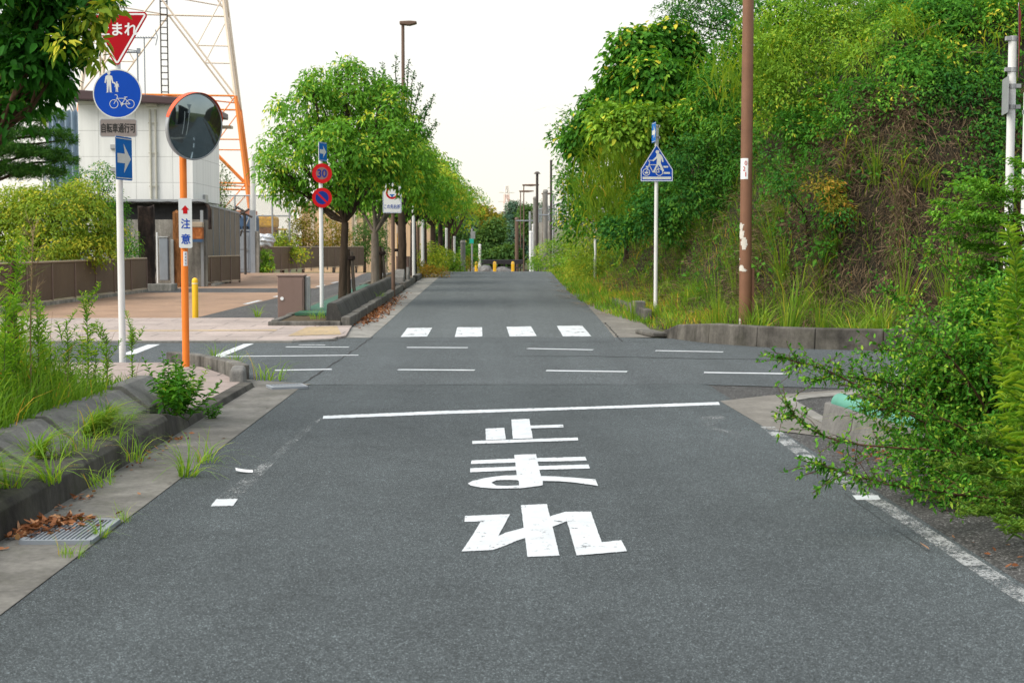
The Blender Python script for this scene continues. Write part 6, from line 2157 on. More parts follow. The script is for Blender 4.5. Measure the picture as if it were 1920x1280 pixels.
S_of = lambda yy: float(np.interp(-yy, -TOE[:8, 1], CUM[:8]))       # arc length where the toe passes that distance (road side)
rg = np.random.default_rng(200)
patch = lambda x, y, z, f, ph: np.sin(x * f + ph) + np.sin(y * f * 1.13 + z * f * .9 + ph * 2.1) + .7 * np.sin((x + z) * f * 2.3 + ph * .7)

# leafy cover
n = 30000
X, Y, Z, nx, ny, d, s = bank_points(rg, n, S_of(66), CUM[-1] - 38, .9, 6.5)
front = sstep(5.0, 6.6, X) * (Y < 27)                             # the bare face towards the crossing
hz = Z - gzn(np.minimum(X, 4), Y)
lo = np.where(front > .5, 2.75 + .5 * np.sin(X * .9) + .3 * np.sin(X * 2.7), .75 + .4 * np.sin(Y * .8))
keepm = (hz > lo + rg.normal(0, .25, n)) | ((patch(X, Y, Z, 1.1, .4) > 1.15) & (hz > .6))
keepm &= ~((X > 13) & (hz < 1.5))
keepm &= patch(X, Y, Z, 2.9, 3.3) > -1.0
X, Y, Z, nx, ny = [q[keepm] for q in (X, Y, Z, nx, ny)]
tone = np.clip(.4 + .16 * patch(X, Y, Z, 1.7, 1.0) + rg.normal(0, .12, len(X)), 0, 1)
out = np.stack([-nx, -ny, np.zeros(len(nx))], 1)
bump_ = .28 * np.clip(patch(X, Y, Z, 2.3, .9), -1, 1.5)
C = np.stack([X, Y, Z], 1) + out * (rg.uniform(-.02, .16, len(X)) + bump_.clip(0, .5))[:, None]
big = rg.random(len(X)) < .16
parts_ = []
for msk, L_, W_, pr, sr in ((~big, .075, .44, 7, .16), (big, .115, .55, 9, .22)):
    q = np.where(msk)[0]
    parts_.append(umbrella(C[q], out[q], pr, sr, L_, W_, rg, .5, False, .35, .55, tone[q]))
V = np.concatenate([parts_[0][0], parts_[1][0]]); F = np.concatenate([parts_[0][1], parts_[1][1] + len(parts_[0][0])])
tag(np_mesh('bank_undergrowth', V, F, M['leaf_hill'], None, np.concatenate([parts_[0][2], parts_[1][2]])), 'tangled green undergrowth covering the bank', 'undergrowth', None, 'stuff')

# dry matted grass on the bare face
n = 230000
X, Y, Z, nx, ny, d, s = bank_points(rg, n, S_of(44), CUM[-1] - 40, .75, 3.6)
hz = Z - gzn(np.minimum(X, 4), Y)
w = np.where((X > 4.6) & (Y < 27.5), 1.0, .30)
k_ = rg.random(n) < w * (hz < 4.2)
X, Y, Z, nx, ny = [q[k_] for q in (X, Y, Z, nx, ny)]
n = len(X)
D = np.stack([-nx * .25, -ny * .25, np.full(n, -1.0)], 1) + rg.normal(0, .75, (n, 3))
L = rg.uniform(.08, .34, n)
P0 = np.stack([X - nx * .04, Y - ny * .04, Z + .05], 1) + rg.normal(0, .05, (n, 3))
P1 = P0 + unit(D) * L[:, None] * .5 + np.stack([-nx, -ny, np.zeros(n)], 1) * rg.uniform(.02, .16, n)[:, None]
P2 = P0 + unit(D) * L[:, None]
Sv = unit(np.cross(D, np.stack([-nx, -ny, np.full(n, .3)], 1))) * rg.uniform(.0016, .0045, n)[:, None]
V = np.stack([P0 - Sv, P0 + Sv, P1 + Sv, P1 - Sv, P2], 1).reshape(-1, 3)
b = np.arange(n)[:, None, None] * 5
F = (b + np.array([[0, 1, 2, 3], [3, 2, 4, 4]])).reshape(-1, 4)
F3 = np.concatenate([(np.arange(n)[:, None, None] * 5 + np.array([[0, 1, 2], [0, 2, 3], [3, 2, 4]])).reshape(-1, 3)])
tag(np_mesh('dry_grass', V, F3, M['grass_dry'], None, np.repeat(rg.random(n), 5)), 'matted dry brown grass hanging on the bare bank', 'grass', None, 'stuff')

# yellow green blades hanging all over the face
n = 8000
X, Y, Z, nx, ny, d, s = bank_points(rg, n, S_of(46), CUM[-1] - 42, 1.3, 5.0)
k_ = patch(X, Y, Z, 1.6, 5.1) > -.1
X, Y, Z, nx, ny = [q[k_] for q in (X, Y, Z, nx, ny)]
n = len(X)
V, F, k = blades(np.stack([X - nx * .12, Y - ny * .12, Z], 1), rg.uniform(.25, .75, n), np.arctan2(-ny, -nx) + rg.normal(0, .6, n), rg.uniform(.8, 1.9, n), rg.uniform(.010, .022, n), 5)
tag(np_mesh('hanging_grass', V, F, M['grass_pampas'], None, np.repeat(rg.uniform(.1, 1, n), k)), 'yellow green blades hanging over the face of the bank', 'grass', None, 'stuff')
# bare dead stems
mb = MB()
n = 150
X, Y, Z, nx, ny, d, s = bank_points(rg, n, S_of(40), CUM[-1] - 42, 1.5, 4.6)
for i in range(n):
    p = Vector((X[i] - nx[i] * .06, Y[i] - ny[i] * .06, Z[i]))
    a = rg.normal(0, .5)
    e = p + Vector((-nx[i] * rg.uniform(.1, .5) + a * ny[i], -ny[i] * rg.uniform(.1, .5) - a * nx[i], rg.uniform(-.7, .35)))
    mb.tube([p, p.lerp(e, .5) + Vector((-nx[i] * .1, -ny[i] * .1, rg.uniform(0, .14))), e], [.008, .006, .002], 4)
tag(mb.build('dead_stems', M['dry_stem']), 'thin bare dead stems poking out of the bank', 'stems', None, 'stuff')

# green and straw grass along the foot
n = 110000
X, Y, Z, nx, ny, d, s = bank_points(rg, n, S_of(74), CUM[-1] - 40, -.25, 2.5)
dens = np.clip(.55 + .32 * patch(X, Y, Z, .9, 2.0), .08, 1) * np.where((X > 4.5) & (Y < 26), np.where(d > 1.1, .25, .62), 1.0)
dens = np.where((Y > 24) & (Y < 32) & (X < 6), np.maximum(dens, .5), dens)
k_ = rg.random(n) < dens
k_ &= ~((d < .2) & (X > 3.6) & (Y < 24))
X, Y, Z, nx, ny, d = [q[k_] for q in (X, Y, Z, nx, ny, d)]
n = len(X)
far = np.clip((Y - 20) / 40, 0, 1)
H = rg.uniform(.16, .46, n) * (1 + .3 * patch(X, Y, Z, 1.4, .3).clip(-1, 1)) * np.where(d < .15, .6, 1)
az = np.arctan2(-ny, -nx) + rg.normal(0, 1.1, n)
V, F, k = blades(np.stack([X, Y, Z - .02], 1), H, az, rg.uniform(.2, 1.0, n), rg.uniform(.007, .014, n) * (1 + far * 1.2), 3)
tone = np.clip(.42 + .17 * patch(X, Y, Z, 1.3, 4.0) + rg.normal(0, .16, n) + (rg.random(n) < .12) * .5, 0, 1)
tag(np_mesh('verge_grass', V, F, M['grass'], None, np.repeat(tone, k)), 'bright and straw coloured grass along the foot of the bank', 'grass', None, 'stuff')
# cut straw lying on the ground at the foot
n = 9000
X, Y, Z, nx, ny, d, s = bank_points(rg, n, S_of(60), CUM[-1] - 44, -.55, .9)
k_ = (patch(X, Y, Z, 1.5, 1.0) > -.2) & ~((d < .15) & (X > 3.6) & (Y < 24)) & ~((Y < 24.5) & (X < 3.3))
X, Y, Z = X[k_], Y[k_], np.maximum(Z[k_], gzn(X[k_], Y[k_]) + .012)
n = len(X); a = rg.uniform(0, 2 * math.pi, n); L = rg.uniform(.1, .42, n)
D = np.stack([np.cos(a), np.sin(a), rg.uniform(-.02, .22, n)], 1)
V, F, k = leaves(np.stack([X, Y, Z + rg.uniform(0, .05, n)], 1), D, np.tile([0, 0, 1.0], (n, 1)), L, .012, False, 0)
tag(np_mesh('straw_litter', V, F, M['grass_dry'], None, np.repeat(.45 + .55 * rg.random(n), k)), 'cut straw lying along the foot of the bank', 'straw', None, 'stuff')

# individual grass tussocks on the bank
protos = []
for i in range(4):
    r_ = np.random.default_rng(300 + i)
    V, F, rn = clump_mesh(r_, [60, 85, 45, 70][i], [.95, .8, 1.1, .7][i], [.14, .22, .10, .26][i], .013, [.45, .8, .4, .95][i], .5)
    o = np_mesh('grass_tussock', V, F, M['grass_pampas'], None, rn)
    protos.append(o)
tus = [(1480, 615, 21.7, 1.0, 'beside the brown utility pole on its right'), (1420, 612, 23.3, .95, 'at the very foot of the brown utility pole'), (1345, 608, 24.0, .75, 'between the white crossing sign pole and the brown pole'),
       (1262, 600, 24.6, .6, 'just right of the white crossing sign pole'), (1540, 622, 21.8, .6, 'above the pale stained stretch of the bank kerb'), (1650, 615, 21.9, 1.2, 'with tall blades in the middle of the bank kerb'),
       (1690, 600, 22.0, 1.15, 'right of the tallest blades above the bank kerb'), (1740, 610, 21.7, 1.1, 'half hidden by twigs above the bank kerb'), (1780, 590, 21.9, 1.15, 'at the right end of the visible bank kerb'),
       (1600, 630, 21.4, .7, 'hanging over the bank kerb beside the half buried kerb'), (1380, 560, 24.9, .8, 'up the slope left of the brown utility pole'), (1300, 560, 26.5, .7, 'up the slope right of the crossing sign'),
       (1470, 540, 23.3, .9, 'on the bare slope right of the brown pole'), (1560, 470, 24.2, .7, 'hanging halfway up the bare brown face'), (1640, 420, 24.5, .75, 'hanging high on the bare brown face'),
       (1480, 400, 24.8, .9, 'arching right from behind the brown utility pole'), (1450, 470, 24.4, .8, 'arching beside the peeling patch of the brown pole'), (1720, 470, 24.2, .6, 'on the bare face above the tall blades'),
       (1185, 590, 27.0, .55, 'by the small grey concrete stub'), (1120, 560, 34.0, .6, 'at the road edge left of the crossing sign'), (1080, 540, 41.0, .6, 'at the road edge near the marker post'),
       (1230, 560, 30.5, .7, 'around the foot of the white crossing sign')]
used = [False] * 4
for i, (px, py, Y, sc_, where) in enumerate(tus):
    p = at(px, py, Y)
    j = i % 4
    o = protos[j]
    if used[j]:
        o = protos[j].copy(); col.objects.link(o)
    used[j] = True
    d = hill_d(p.x, p.y)
    o.location = (p.x, p.y, float(hill_z(p.x, p.y)) if d > 0 else .1)
    if o.location.z < p.z - .25 and d > 0:           # climb the slope until the root stands where the photo shows it
        yy = p.y
        for _ in range(60):
            yy += .05
            q = at(px, py, yy)
            if float(hill_z(q.x, q.y)) > q.z - .05: break
        o.location = (q.x, q.y, float(hill_z(q.x, q.y)))
    o.scale = (sc_ * (1 + .25 * math.sin(i * 2.3)), sc_, sc_ * (1 + .18 * math.cos(i * 3.1)))
    o.rotation_euler = (.14 * math.sin(i * 1.9), .14 * math.cos(i * 2.7), i * 1.7)
    tag(o, 'long bladed grass tussock ' + where, 'grass tussock', 'grass tussocks on the bank')

# cascade of long arching grass behind the crossing sign
rg = np.random.default_rng(330)
for i, (px, py, Y, H, n, lab) in enumerate(((1165, 310, 35, 1.05, 420, 'pale arching pampas grass cascading down the bank behind the crossing sign'), (1130, 370, 37.5, 1.0, 380, 'arching pampas grass lower down left of the crossing sign'), (1200, 275, 33.5, .9, 320, 'arching pampas grass right at the top of the crossing sign'),
                                          (1120, 300, 40.0, .85, 240, 'arching pampas grass high on the bank above the marker post'), (1385, 165, 28.2, .6, 260, 'straw tinted grass overhang left of the brown pole top'), (1425, 130, 27.0, .6, 260, 'light green grass overhang right of the brown pole top'), (1165, 400, 34.0, .75, 280, 'lowest pampas fringe behind the crossing sign'))):
    p = at(px, py, Y)
    m_ = n
    a = rg.normal(-2.2, .9, m_)
    P = np.stack([rg.normal(0, .42, m_), rg.normal(0, .5, m_), rg.normal(0, .36, m_)], 1)
    V, F, k = blades(P, H * rg.uniform(.4, 1.1, m_), a, rg.uniform(.6, 1.5, m_), rg.uniform(.016, .034, m_), 5)
    o = np_mesh('pampas_grass', V, F, M['grass_pampas'], None, np.repeat(np.clip(rg.normal(.5, .22, m_), 0, 1), k))
    o.location = tuple(p)
    tag(o, lab, 'grass', 'arching grass on the bank')

# shrubs and trees on the bank: (px, py, rx, rz) ellipses of the photo at a distance
H_ = [
    # name, label, Y, spec, n, leaf, material, W
    ('bank_tree', 'large leaved tree leaning out over the bank against the sky', 34, [(1200, 95, 45, 45, 0), (1255, 80, 50, 45, .5), (1170, 130, 40, 38, 0), (1230, 140, 55, 45, -.6), (1290, 110, 50, 45, .5), (1175, 75, 28, 26, 0), (1300, 160, 45, 40, 0), (1240, 185, 50, 35, -.5)], 11500, .145, 'leaf_hill', .58),
    ('bank_tree', 'second large leaved tree lower left along the bank', 38, [(1130, 200, 40, 36, 0), (1105, 235, 38, 36, 0), (1160, 215, 45, 40, -.4), (1085, 260, 32, 30, .5), (1190, 225, 40, 36, 0), (1150, 170, 32, 30, .4)], 8500, .14, 'leaf_hill', .58),
    ('bank_tree', 'bushy tree at the far left end of the bank against the sky', 43, [(1075, 235, 32, 36, 0), (1050, 250, 20, 22, 0), (1080, 300, 36, 46, 0), (1095, 360, 36, 46, 0), (1065, 340, 22, 40, .4), (1070, 400, 26, 36, 0), (1100, 415, 30, 36, -.5)], 5400, .13, 'leaf_hill', .45),
    ('bank_tree', 'yellow flecked broad leaved tree behind the arrow plate', 31, [(1150, 235, 36, 24, -.3), (1195, 220, 40, 28, -.3), (1240, 225, 45, 30, 0), (1290, 215, 45, 34, .3), (1130, 212, 26, 22, 0), (1215, 255, 36, 22, -.3)], 6000, .135, 'leaf_hill2', .56),
    ('bank_tree', 'dark pine like tree at the top centre of the bank', 35, [(1290, 10, 45, 30, 1), (1340, 0, 50, 40, 1), (1270, 30, 46, 36, 1), (1305, 70, 50, 40, .8), (1340, 45, 50, 34, .5), (1390, 20, 50, 40, .5), (1310, -40, 70, 40, 1.5)], 8000, .11, 'leaf_hill3', .3),
    ('bank_tree', 'dark tree behind the light vine mass at the top of the bank', 33, [(1390, 130, 60, 60, 0), (1430, 50, 70, 60, 0), (1510, 20, 80, 60, .3), (1610, -5, 80, 60, .3), (1720, -10, 80, 60, .5), (1480, 110, 70, 60, .6)], 7000, .15, 'leaf_hill3', .45),
    ('bank_shrub', 'dark green shrub mass between crossing sign and brown pole', 28.2, [(1290, 290, 45, 45, 0), (1340, 260, 45, 50, 0), (1350, 330, 42, 45, -.3), (1300, 360, 45, 40, -.3), (1270, 330, 30, 36, 0), (1380, 300, 34, 55, 0), (1370, 375, 36, 32, -.2)], 9000, .085, 'leaf_hill3', .45),
    ('bank_shrub', 'mid green shrub left of the brown pole near its sticker', 29.5, [(1330, 170, 45, 45, 0), (1370, 200, 40, 45, 0), (1355, 110, 40, 40, .4), (1310, 215, 40, 30, 0)], 5200, .10, 'leaf_hill', .42),
    ('bank_shrub', 'light green vine covered shrub right of the brown pole top', 27.0, [(1450, 110, 50, 60, 0), (1500, 90, 55, 55, .3), (1440, 190, 40, 45, -.2), (1490, 160, 50, 45, -.2), (1480, 35, 60, 45, .6), (1420, 60, 36, 40, .4)], 11000, .075, 'leaf_hill2', .42),
    ('bank_shrub', 'bright fern like shrub at the top middle of the bank', 27.4, [(1570, 60, 55, 50, 0), (1620, 30, 60, 45, .3), (1560, 120, 50, 40, -.3), (1630, 95, 55, 45, -.3), (1680, 60, 50, 50, 0), (1540, 10, 60, 40, .6)], 12000, .085, 'leaf_hill2', .32),
    ('bank_shrub', 'dark shrub mass at the upper right of the bank', 27.2, [(1760, 50, 65, 55, 0), (1830, 30, 60, 55, .3), (1720, 110, 50, 45, -.2), (1790, 110, 60, 45, -.2), (1880, 60, 50, 70, 0), (1700, 10, 60, 40, .6), (1850, -10, 80, 40, .8)], 12000, .09, 'leaf_hill', .4),
    ('bank_shrub', 'mid green overhanging shrub above the bare brown face', 26.3, [(1500, 225, 45, 32, 0), (1560, 190, 50, 40, 0), (1620, 180, 55, 40, -.1), (1680, 190, 50, 36, -.1), (1600, 225, 50, 24, -.3), (1545, 240, 36, 22, -.2)], 9500, .08, 'leaf_hill', .42),
    ('bank_shrub', 'blue green shrub hanging at the right above the bare face', 25.8, [(1740, 175, 45, 34, 0), (1780, 160, 45, 40, 0), (1830, 190, 45, 60, 0), (1860, 140, 40, 50, .2), (1850, 260, 40, 50, -.2), (1830, 320, 36, 36, -.4), (1890, 220, 36, 70, 0), (1890, 330, 36, 50, -.2)], 12000, .075, 'leaf_hill3', .5),
    ('bank_shrub', 'shaded shrub mass behind the cascading pampas grass', 41, [(1150, 330, 50, 55, 0), (1110, 340, 40, 50, 0), (1190, 320, 40, 50, 0), (1160, 390, 50, 40, -.4), (1205, 380, 40, 40, 0), (1115, 395, 40, 36, 0)], 7000, .12, 'leaf_hill', .45),
    ('bank_shrub', 'low green shrub on the lower bank behind the crossing sign pole', 29.8, [(1210, 400, 40, 40, 0), (1260, 410, 40, 36, 0), (1160, 430, 40, 30, .5), (1230, 360, 40, 32, .3)], 6000, .09, 'leaf_hill3', .45),
    ('bank_shrub', 'yellow green bush bulging beside the far end of the bank', 54, [(1008, 482, 20, 20, 20), (1028, 472, 26, 24, 14), (1060, 460, 30, 28, 2), (1002, 490, 12, 12, 22), (1055, 492, 26, 18, 0), (1082, 482, 26, 28, -1), (1076, 440, 26, 26, 6), (1052, 468, 24, 22, 8), (1012, 492, 20, 12, 16)], 8500, .11, 'leaf_hill2', .28),
    ('bank_shrub', 'bright green grassy bush below the bushy end tree', 47, [(1090, 455, 36, 32, 0), (1088, 500, 28, 16, 0), (1120, 470, 30, 30, -.3), (1110, 500, 34, 20, -.8)], 8000, .10, 'leaf_bright', .22),
    ('bank_shrub', 'small reddish flecked sapling on the bare brown face', 24.3, [(1555, 355, 22, 22, 0), (1570, 385, 20, 16, -.1), (1530, 340, 14, 16, 0)], 700, .085, 'leaf_autumn', .34),
    ('bank_shrub', 'small green sapling high on the bare brown face', 24.6, [(1690, 270, 26, 16, 0), (1710, 290, 18, 14, 0), (1520, 300, 20, 26, 0)], 700, .075, 'leaf_hill', .34),
    ('bank_shrub', 'small dark leafy weed low on the bare face', 23.9, [(1580, 400, 18, 12, 0), (1470, 340, 24, 24, .3), (1440, 300, 22, 26, .5)], 900, .07, 'leaf_hill3', .4),
]
def hill_hit(px, py, Ymax):
    yy = 19.0
    while yy < Ymax:
        q = at(px, py, yy)
        if hill_d(q.x, q.y) > 0 and float(hill_z(q.x, q.y)) > q.z: return yy
        yy += .1
    return Ymax


for i, (nm, lab, Y, sp, n, L, lm, W) in enumerate(H_):
    cx = sum(q[0] for q in sp) / len(sp); by = max(q[1] + q[3] * .3 for q in sp)
    back = 3.0 if (cx < 1400 and Y < 32) else 1.2
    Y += back - 1.2
    p = at(cx, by, Y)
    yb, xb = Y + 1.2, p.x + (1.7 if cx < 1400 else .4)
    base = (xb, yb, float(hill_z(xb, yb)) if hill_d(xb, yb) > 0 else gz(p.x, Y))
    sp = [(q[0], q[1], q[2], q[3], min(Y + q[4], hill_hit(q[0], q[1], Y + q[4]) - .12) - Y) for q in sp]
    tree(nm, lab, 'tree' if nm == 'bank_tree' else 'shrub', base, crown_px(base, Y, sp, .7), n, L, lm, 'bark', .07 if nm == 'bank_tree' else .03, .5, 'trees on the bank' if nm == 'bank_tree' else 'shrubs on the bank', 400 + i,
         14 if L > .13 else 16, .15 if L < .13 else .22, .6 if L > .13 else .4, L > .13, W, shell=.2, twigs=2)
# ------------------------------------------------------------------ near plants
def stalk(mb, leaf, p0, p1, r0, n, L, W, rg, droop=.25, top_tuft=True, bend=.1, up=.75, full=.12):
    """upright stem with lance leaves all round it; leaf collects (P, D, N, L, W)"""
    p0, p1 = Vector(p0), Vector(p1)
    H = (p1 - p0).length
    side = Vector(rg.normal(0, bend * H * .3, 3)); side.z = 0
    C = lambda t: p0.lerp(p1, t) + side * math.sin(t * math.pi)
    if mb is not None: mb.tube([C(k / 6) for k in range(7)], [r0 * (1 - .75 * k / 6) for k in range(7)], 6)
    for i in range(n):
        t = full + (1 - full) * (i + rg.random()) / n
        a = i * 2.399 + rg.normal(0, .3)
        e = up + 1.5 * max(0, t - .6) + rg.normal(0, .45)
        d = Vector((math.cos(a), math.sin(a), e))
        k = (.55 + .45 * math.sin(min(1, t * 1.15) * math.pi * .85)) * (1 if t < .9 else .75)
        leaf.append((C(t), d, Vector((-math.cos(a) * .4, -math.sin(a) * .4, 1)), L * k * rg.uniform(.8, 1.2), W * k))


def leaf_object(name, leaf, mat, parent, rg, droop=.25, fine=True, lo=.2, hi=.85):
    P = np.array([tuple(q[0]) for q in leaf]); D = np.array([tuple(q[1]) for q in leaf]); N = np.array([tuple(q[2]) for q in leaf])
    V, F, k = leaves(P, D, N, np.array([q[3] for q in leaf]), np.array([q[4] for q in leaf]), fine, droop)
    return np_mesh(name, V, F, M[mat], parent, np.repeat(rg.uniform(lo, hi, len(P)), k))


# tall weeds (goldenrod) on the left planting strip
gold = [(160, 735, 548, 9.6, 'tall feathery weed stalk with yellowing tip in front of the white sign pole', .75), (38, 720, 455, 8.6, 'tallest dark leafy weed stalk at the left edge', .9), (70, 760, 565, 7.6, 'leafy weed stalk right of the dark sapling trunk', .8),
        (12, 700, 560, 7.2, 'bright leafy weed at the very left edge', .8), (200, 760, 630, 9.2, 'shorter weed stalk between tall weed and white pole', .7), (125, 760, 610, 8.8, 'weed stalk left of the tallest yellow tipped one', .7), (245, 715, 610, 10.8, 'slim dark weed stalk right of the white sign pole', .6),
        (95, 790, 640, 7.8, 'low leafy weed in the middle of the left weeds', .7), (25, 790, 640, 6.6, 'low leafy weed nearest the camera at left', .75), (180, 770, 650, 10.0, 'low leafy weed at the back of the strip', .6)]
for i, (px, yb, yt, Y, lab, k) in enumerate(gold):
    rg = np.random.default_rng(500 + i)
    Y = max(Y, 3.25 * FPX / (915 - px))
    b, tp = at(px - (5 if i % 2 else -3), yb, Y), at(px, yt, Y)
    zb = .19
    t = thing('tall_weed', lab, 'weed', (b.x, Y, zb), 0, 'tall weeds of the left planting strip')
    mb, lf = MB(), []
    H = tp.z - zb
    stalk(mb, lf, (0, 0, -.05), (tp.x - b.x, 0, H), .007, int(170 * H * k), .10 * k + .015, .017, rg)
    for _ in range(5):
        q = rg.uniform(.55, .92); a = rg.uniform(0, 6.28)
        s0 = Vector((0, 0, H * q)); stalk(mb, lf, s0, s0 + Vector((math.cos(a) * .13, math.sin(a) * .13, .18)), .003, 26, .06, .012, rg)
    mb.build('stem', M['stem_green'], t)
    leaf_object('leaves', lf, 'leaf_golden', t, rg, lo=.1, hi=.95 if i == 0 else .75)
# dried umbel stalk
rg = np.random.default_rng(520)
b, tp = at(57, 740, 10.0), at(62, 425, 10.0)
t = thing('dried_stalk', 'thin dried seed stalk rising above the left weeds', 'weed', (b.x, 10.0, .19))
mb = MB(); H = tp.z - .19
mb.tube([(0, 0, -.05), (.01, 0, H * .5), (tp.x - b.x, 0, H)], [.007, .005, .003], 7)
for k in range(26):
    q = rg.uniform(.55, 1.0); a = rg.uniform(0, 6.28); s0 = Vector(((tp.x - b.x) * q, 0, H * q))
    e = s0 + Vector((math.cos(a) * .11 * rg.uniform(.4, 1), math.sin(a) * .11, rg.uniform(.03, .12)))
    mb.tube([s0, e], [.0022, .001], 5)
    for _ in range(4): mb.tube([s0.lerp(e, .6), e + Vector(rg.normal(0, .025, 3))], [.0012, .0008], 4)
mb.build('stem', M['dry_stem'], t)
# dark sapling trunk at the left edge, clothed in small leaves
rg = np.random.default_rng(521)
t = thing('sapling', 'dark rough sapling trunk with small leaves at the left edge', 'sapling', (at(20, 460, 10.2).x, 10.2, .18))
mb, lf = MB(), []
mb.tube([(0, 0, -.1), (.01, 0, .3), (-.01, .02, .75), (.015, 0, 1.2)], [.045, .04, .034, .02], 10)
for k in range(22):
    a = rg.uniform(0, 6.28); z = rg.uniform(.1, 1.25)
    stalk(mb, lf, (0, 0, z), (math.cos(a) * .16, math.sin(a) * .16, z + rg.uniform(.02, .16)), .004, 15, .05, .013, rg)
mb.build('trunk', M['bark_weed'], t)
leaf_object('leaves', lf, 'leaf_golden', t, rg)

# grass of the planting strip
rg = np.random.default_rng(530)
n = 24000
Xg = -3.02 - rg.random(n) ** 1.25 * 4.2; Yg = rg.uniform(3.5, 12.6, n)
pt = np.sin(Xg * 2.1 + Yg) + np.sin(Yg * 1.7 - Xg * .8)
hgt = np.interp(-Xg, [2.98, 3.3, 4.0, 7], [.40, .66, .98, 1.2]) * (1 + .28 * pt) * rg.uniform(.55, 1.25, n)
hgt *= np.interp(Yg, [3.5, 9, 12.6], [.85, 1.0, .75])
V, F, k = blades(np.stack([Xg, Yg, np.full(n, .14)], 1), hgt, rg.uniform(0, 2 * math.pi, n), rg.uniform(.08, .7, n), rg.uniform(.010, .019, n), 4)
tone = np.clip(.36 + .12 * pt + rg.normal(0, .17, n) + (rg.random(n) < .08) * .5, 0, 1)
tag(np_mesh('planting_grass', V, F, M['grass'], None, np.repeat(tone, k)), 'thick uncut grass of the left planting strip', 'grass', None, 'stuff')
# blades that lean over the blocks and sprout from the seam behind the kerb
n = 7500
Xg = np.where(rg.random(n) < .10, -3.13 - .12 * rg.random(n), -2.77 + .03 * rg.random(n)); Yg = rg.uniform(3.5, 12.4, n)
pk = np.sin(Yg * 2.7) + np.sin(Yg * 5.1 + 1) + .5 * np.sin(Yg * 11)
q = (Xg < -3) | (pk > .35)
Xg, Yg = Xg[q], Yg[q]; n = len(Xg)
V, F, k = blades(np.stack([Xg, Yg, np.where(Xg < -3, .15, .165)], 1), np.where(Xg < -3, rg.uniform(.12, .28, n), rg.uniform(.08, .34, n)), rg.normal(0, .8, n), rg.uniform(.5, 1.5, n), rg.uniform(.006, .012, n), 5)
tag(np_mesh('kerb_grass', V, F, M['grass'], None, np.repeat(np.clip(rg.normal(.5, .25, n), 0, 1), k)), 'grass spilling over the concrete blocks and kerb', 'grass', None, 'stuff')
# thin dry seed stems above the grass
n = 420
Xg = -3.05 - rg.random(n) * 2.6; Yg = rg.uniform(5.5, 12.6, n)
V, F, k = blades(np.stack([Xg, Yg, np.full(n, .17)], 1), rg.uniform(.5, 1.0, n), rg.uniform(0, 2 * math.pi, n), rg.uniform(.3, 1.2, n), rg.uniform(.0025, .004, n), 6)
ns = 900
Xs = -3.05 - rg.random(ns) * 2.6; Ys_ = rg.uniform(6, 12.6, ns)
tag(np_mesh('seed_grass', V, F, M['grass_dry'], None, np.repeat(.6 + .4 * rg.random(n), k)), 'thin straw seed stems standing above the left grass', 'grass', None, 'stuff')
# leafy weeds inside the grass
lf = []
for i in range(130):
    x, y = -3.15 - rg.random() * 2.4, rg.uniform(5.5, 12.5)
    h = rg.uniform(.35, .85) * (1.15 if x < -3.6 else .6)
    stalk(None, lf, (x, y, .18), (x + rg.normal(0, .05), y + rg.normal(0, .05), .18 + h), .004, int(70 * h) + 12, .085, .016, rg)
o = leaf_object('leafy_undergrowth', lf, 'leaf_golden', None, rg, lo=.05, hi=.85)
tag(o, 'short leafy weeds growing through the left grass', 'undergrowth', None, 'stuff')

# individual tufts on kerb, blocks and gutter
tp_ = []
for i in range(3):
    r_ = np.random.default_rng(540 + i)
    V, F, rn = clump_mesh(r_, [50, 34, 42][i], [.22, .26, .17][i], [.05, .09, .12][i], .0055, [1.0, 1.3, 1.1][i], .6, 5)
    tp_.append(np_mesh('grass_tuft', V, F, M['grass'], None, rn))
tufts = [(350, 893, .0, 1.15, 'bigger grass tuft at the gutter edge left of the paper scrap'), (388, 866, .0, .85, 'smaller grass tuft just behind the bigger gutter tuft'), (133, 1043, .0, .6, 'grass tuft on the gutter edge nearest the camera'), (188, 1008, .0, .55, 'sparse tuft between drain grate and asphalt'),
         (232, 978, .0, .45, 'withered small tuft behind the drain grate'), (505, 712, .0, 1.6, 'upright grass tuft before the rounded kerb corner'), (95, 900, .17, 1.3, 'grass tuft on the kerb below the nearest block'), (160, 845, .18, 1.25, 'grass tuft on the kerb between two blocks'),
         (205, 822, .18, 1.35, 'hanging grass tuft on the kerb near the leafy plant'), (15, 920, .17, 1.5, 'large grass tuft at the left end of the kerb'), (255, 860, .06, .8, 'grass hanging down the face of the kerb'), (190, 905, .05, .8, 'grass growing from the joint at the kerb foot'),
         (60, 860, .19, 1.2, 'tuft at the foot of the second block'), (118, 855, .19, 1.1, 'straggly tuft leaning over the kerb edge'), (230, 790, .18, 1.1, 'tuft between blocks beside the leafy plant'), (480, 568, .0, .0, '')]
used = [False] * 3
for i, (px, py, z0, k, lab) in enumerate(tufts):
    if not lab: continue
    j = i % 3; o = tp_[j]
    if used[j]: o = tp_[j].copy(); col.objects.link(o)
    used[j] = True
    d = ray(px, py); tt = (EYE.z - z0) / -d.z; p = EYE + d * tt
    o.location = (p.x, p.y, z0); k = k * (.75 if z0 > .1 else 1); o.scale = (k * (1 + .3 * math.sin(i * 2.2)), k, k); o.rotation_euler = (.2 * math.sin(i * 1.3), .2 * math.cos(i * 1.7), i * 2.1)
    tag(o, lab, 'grass tuft', 'grass tufts along the left kerb')
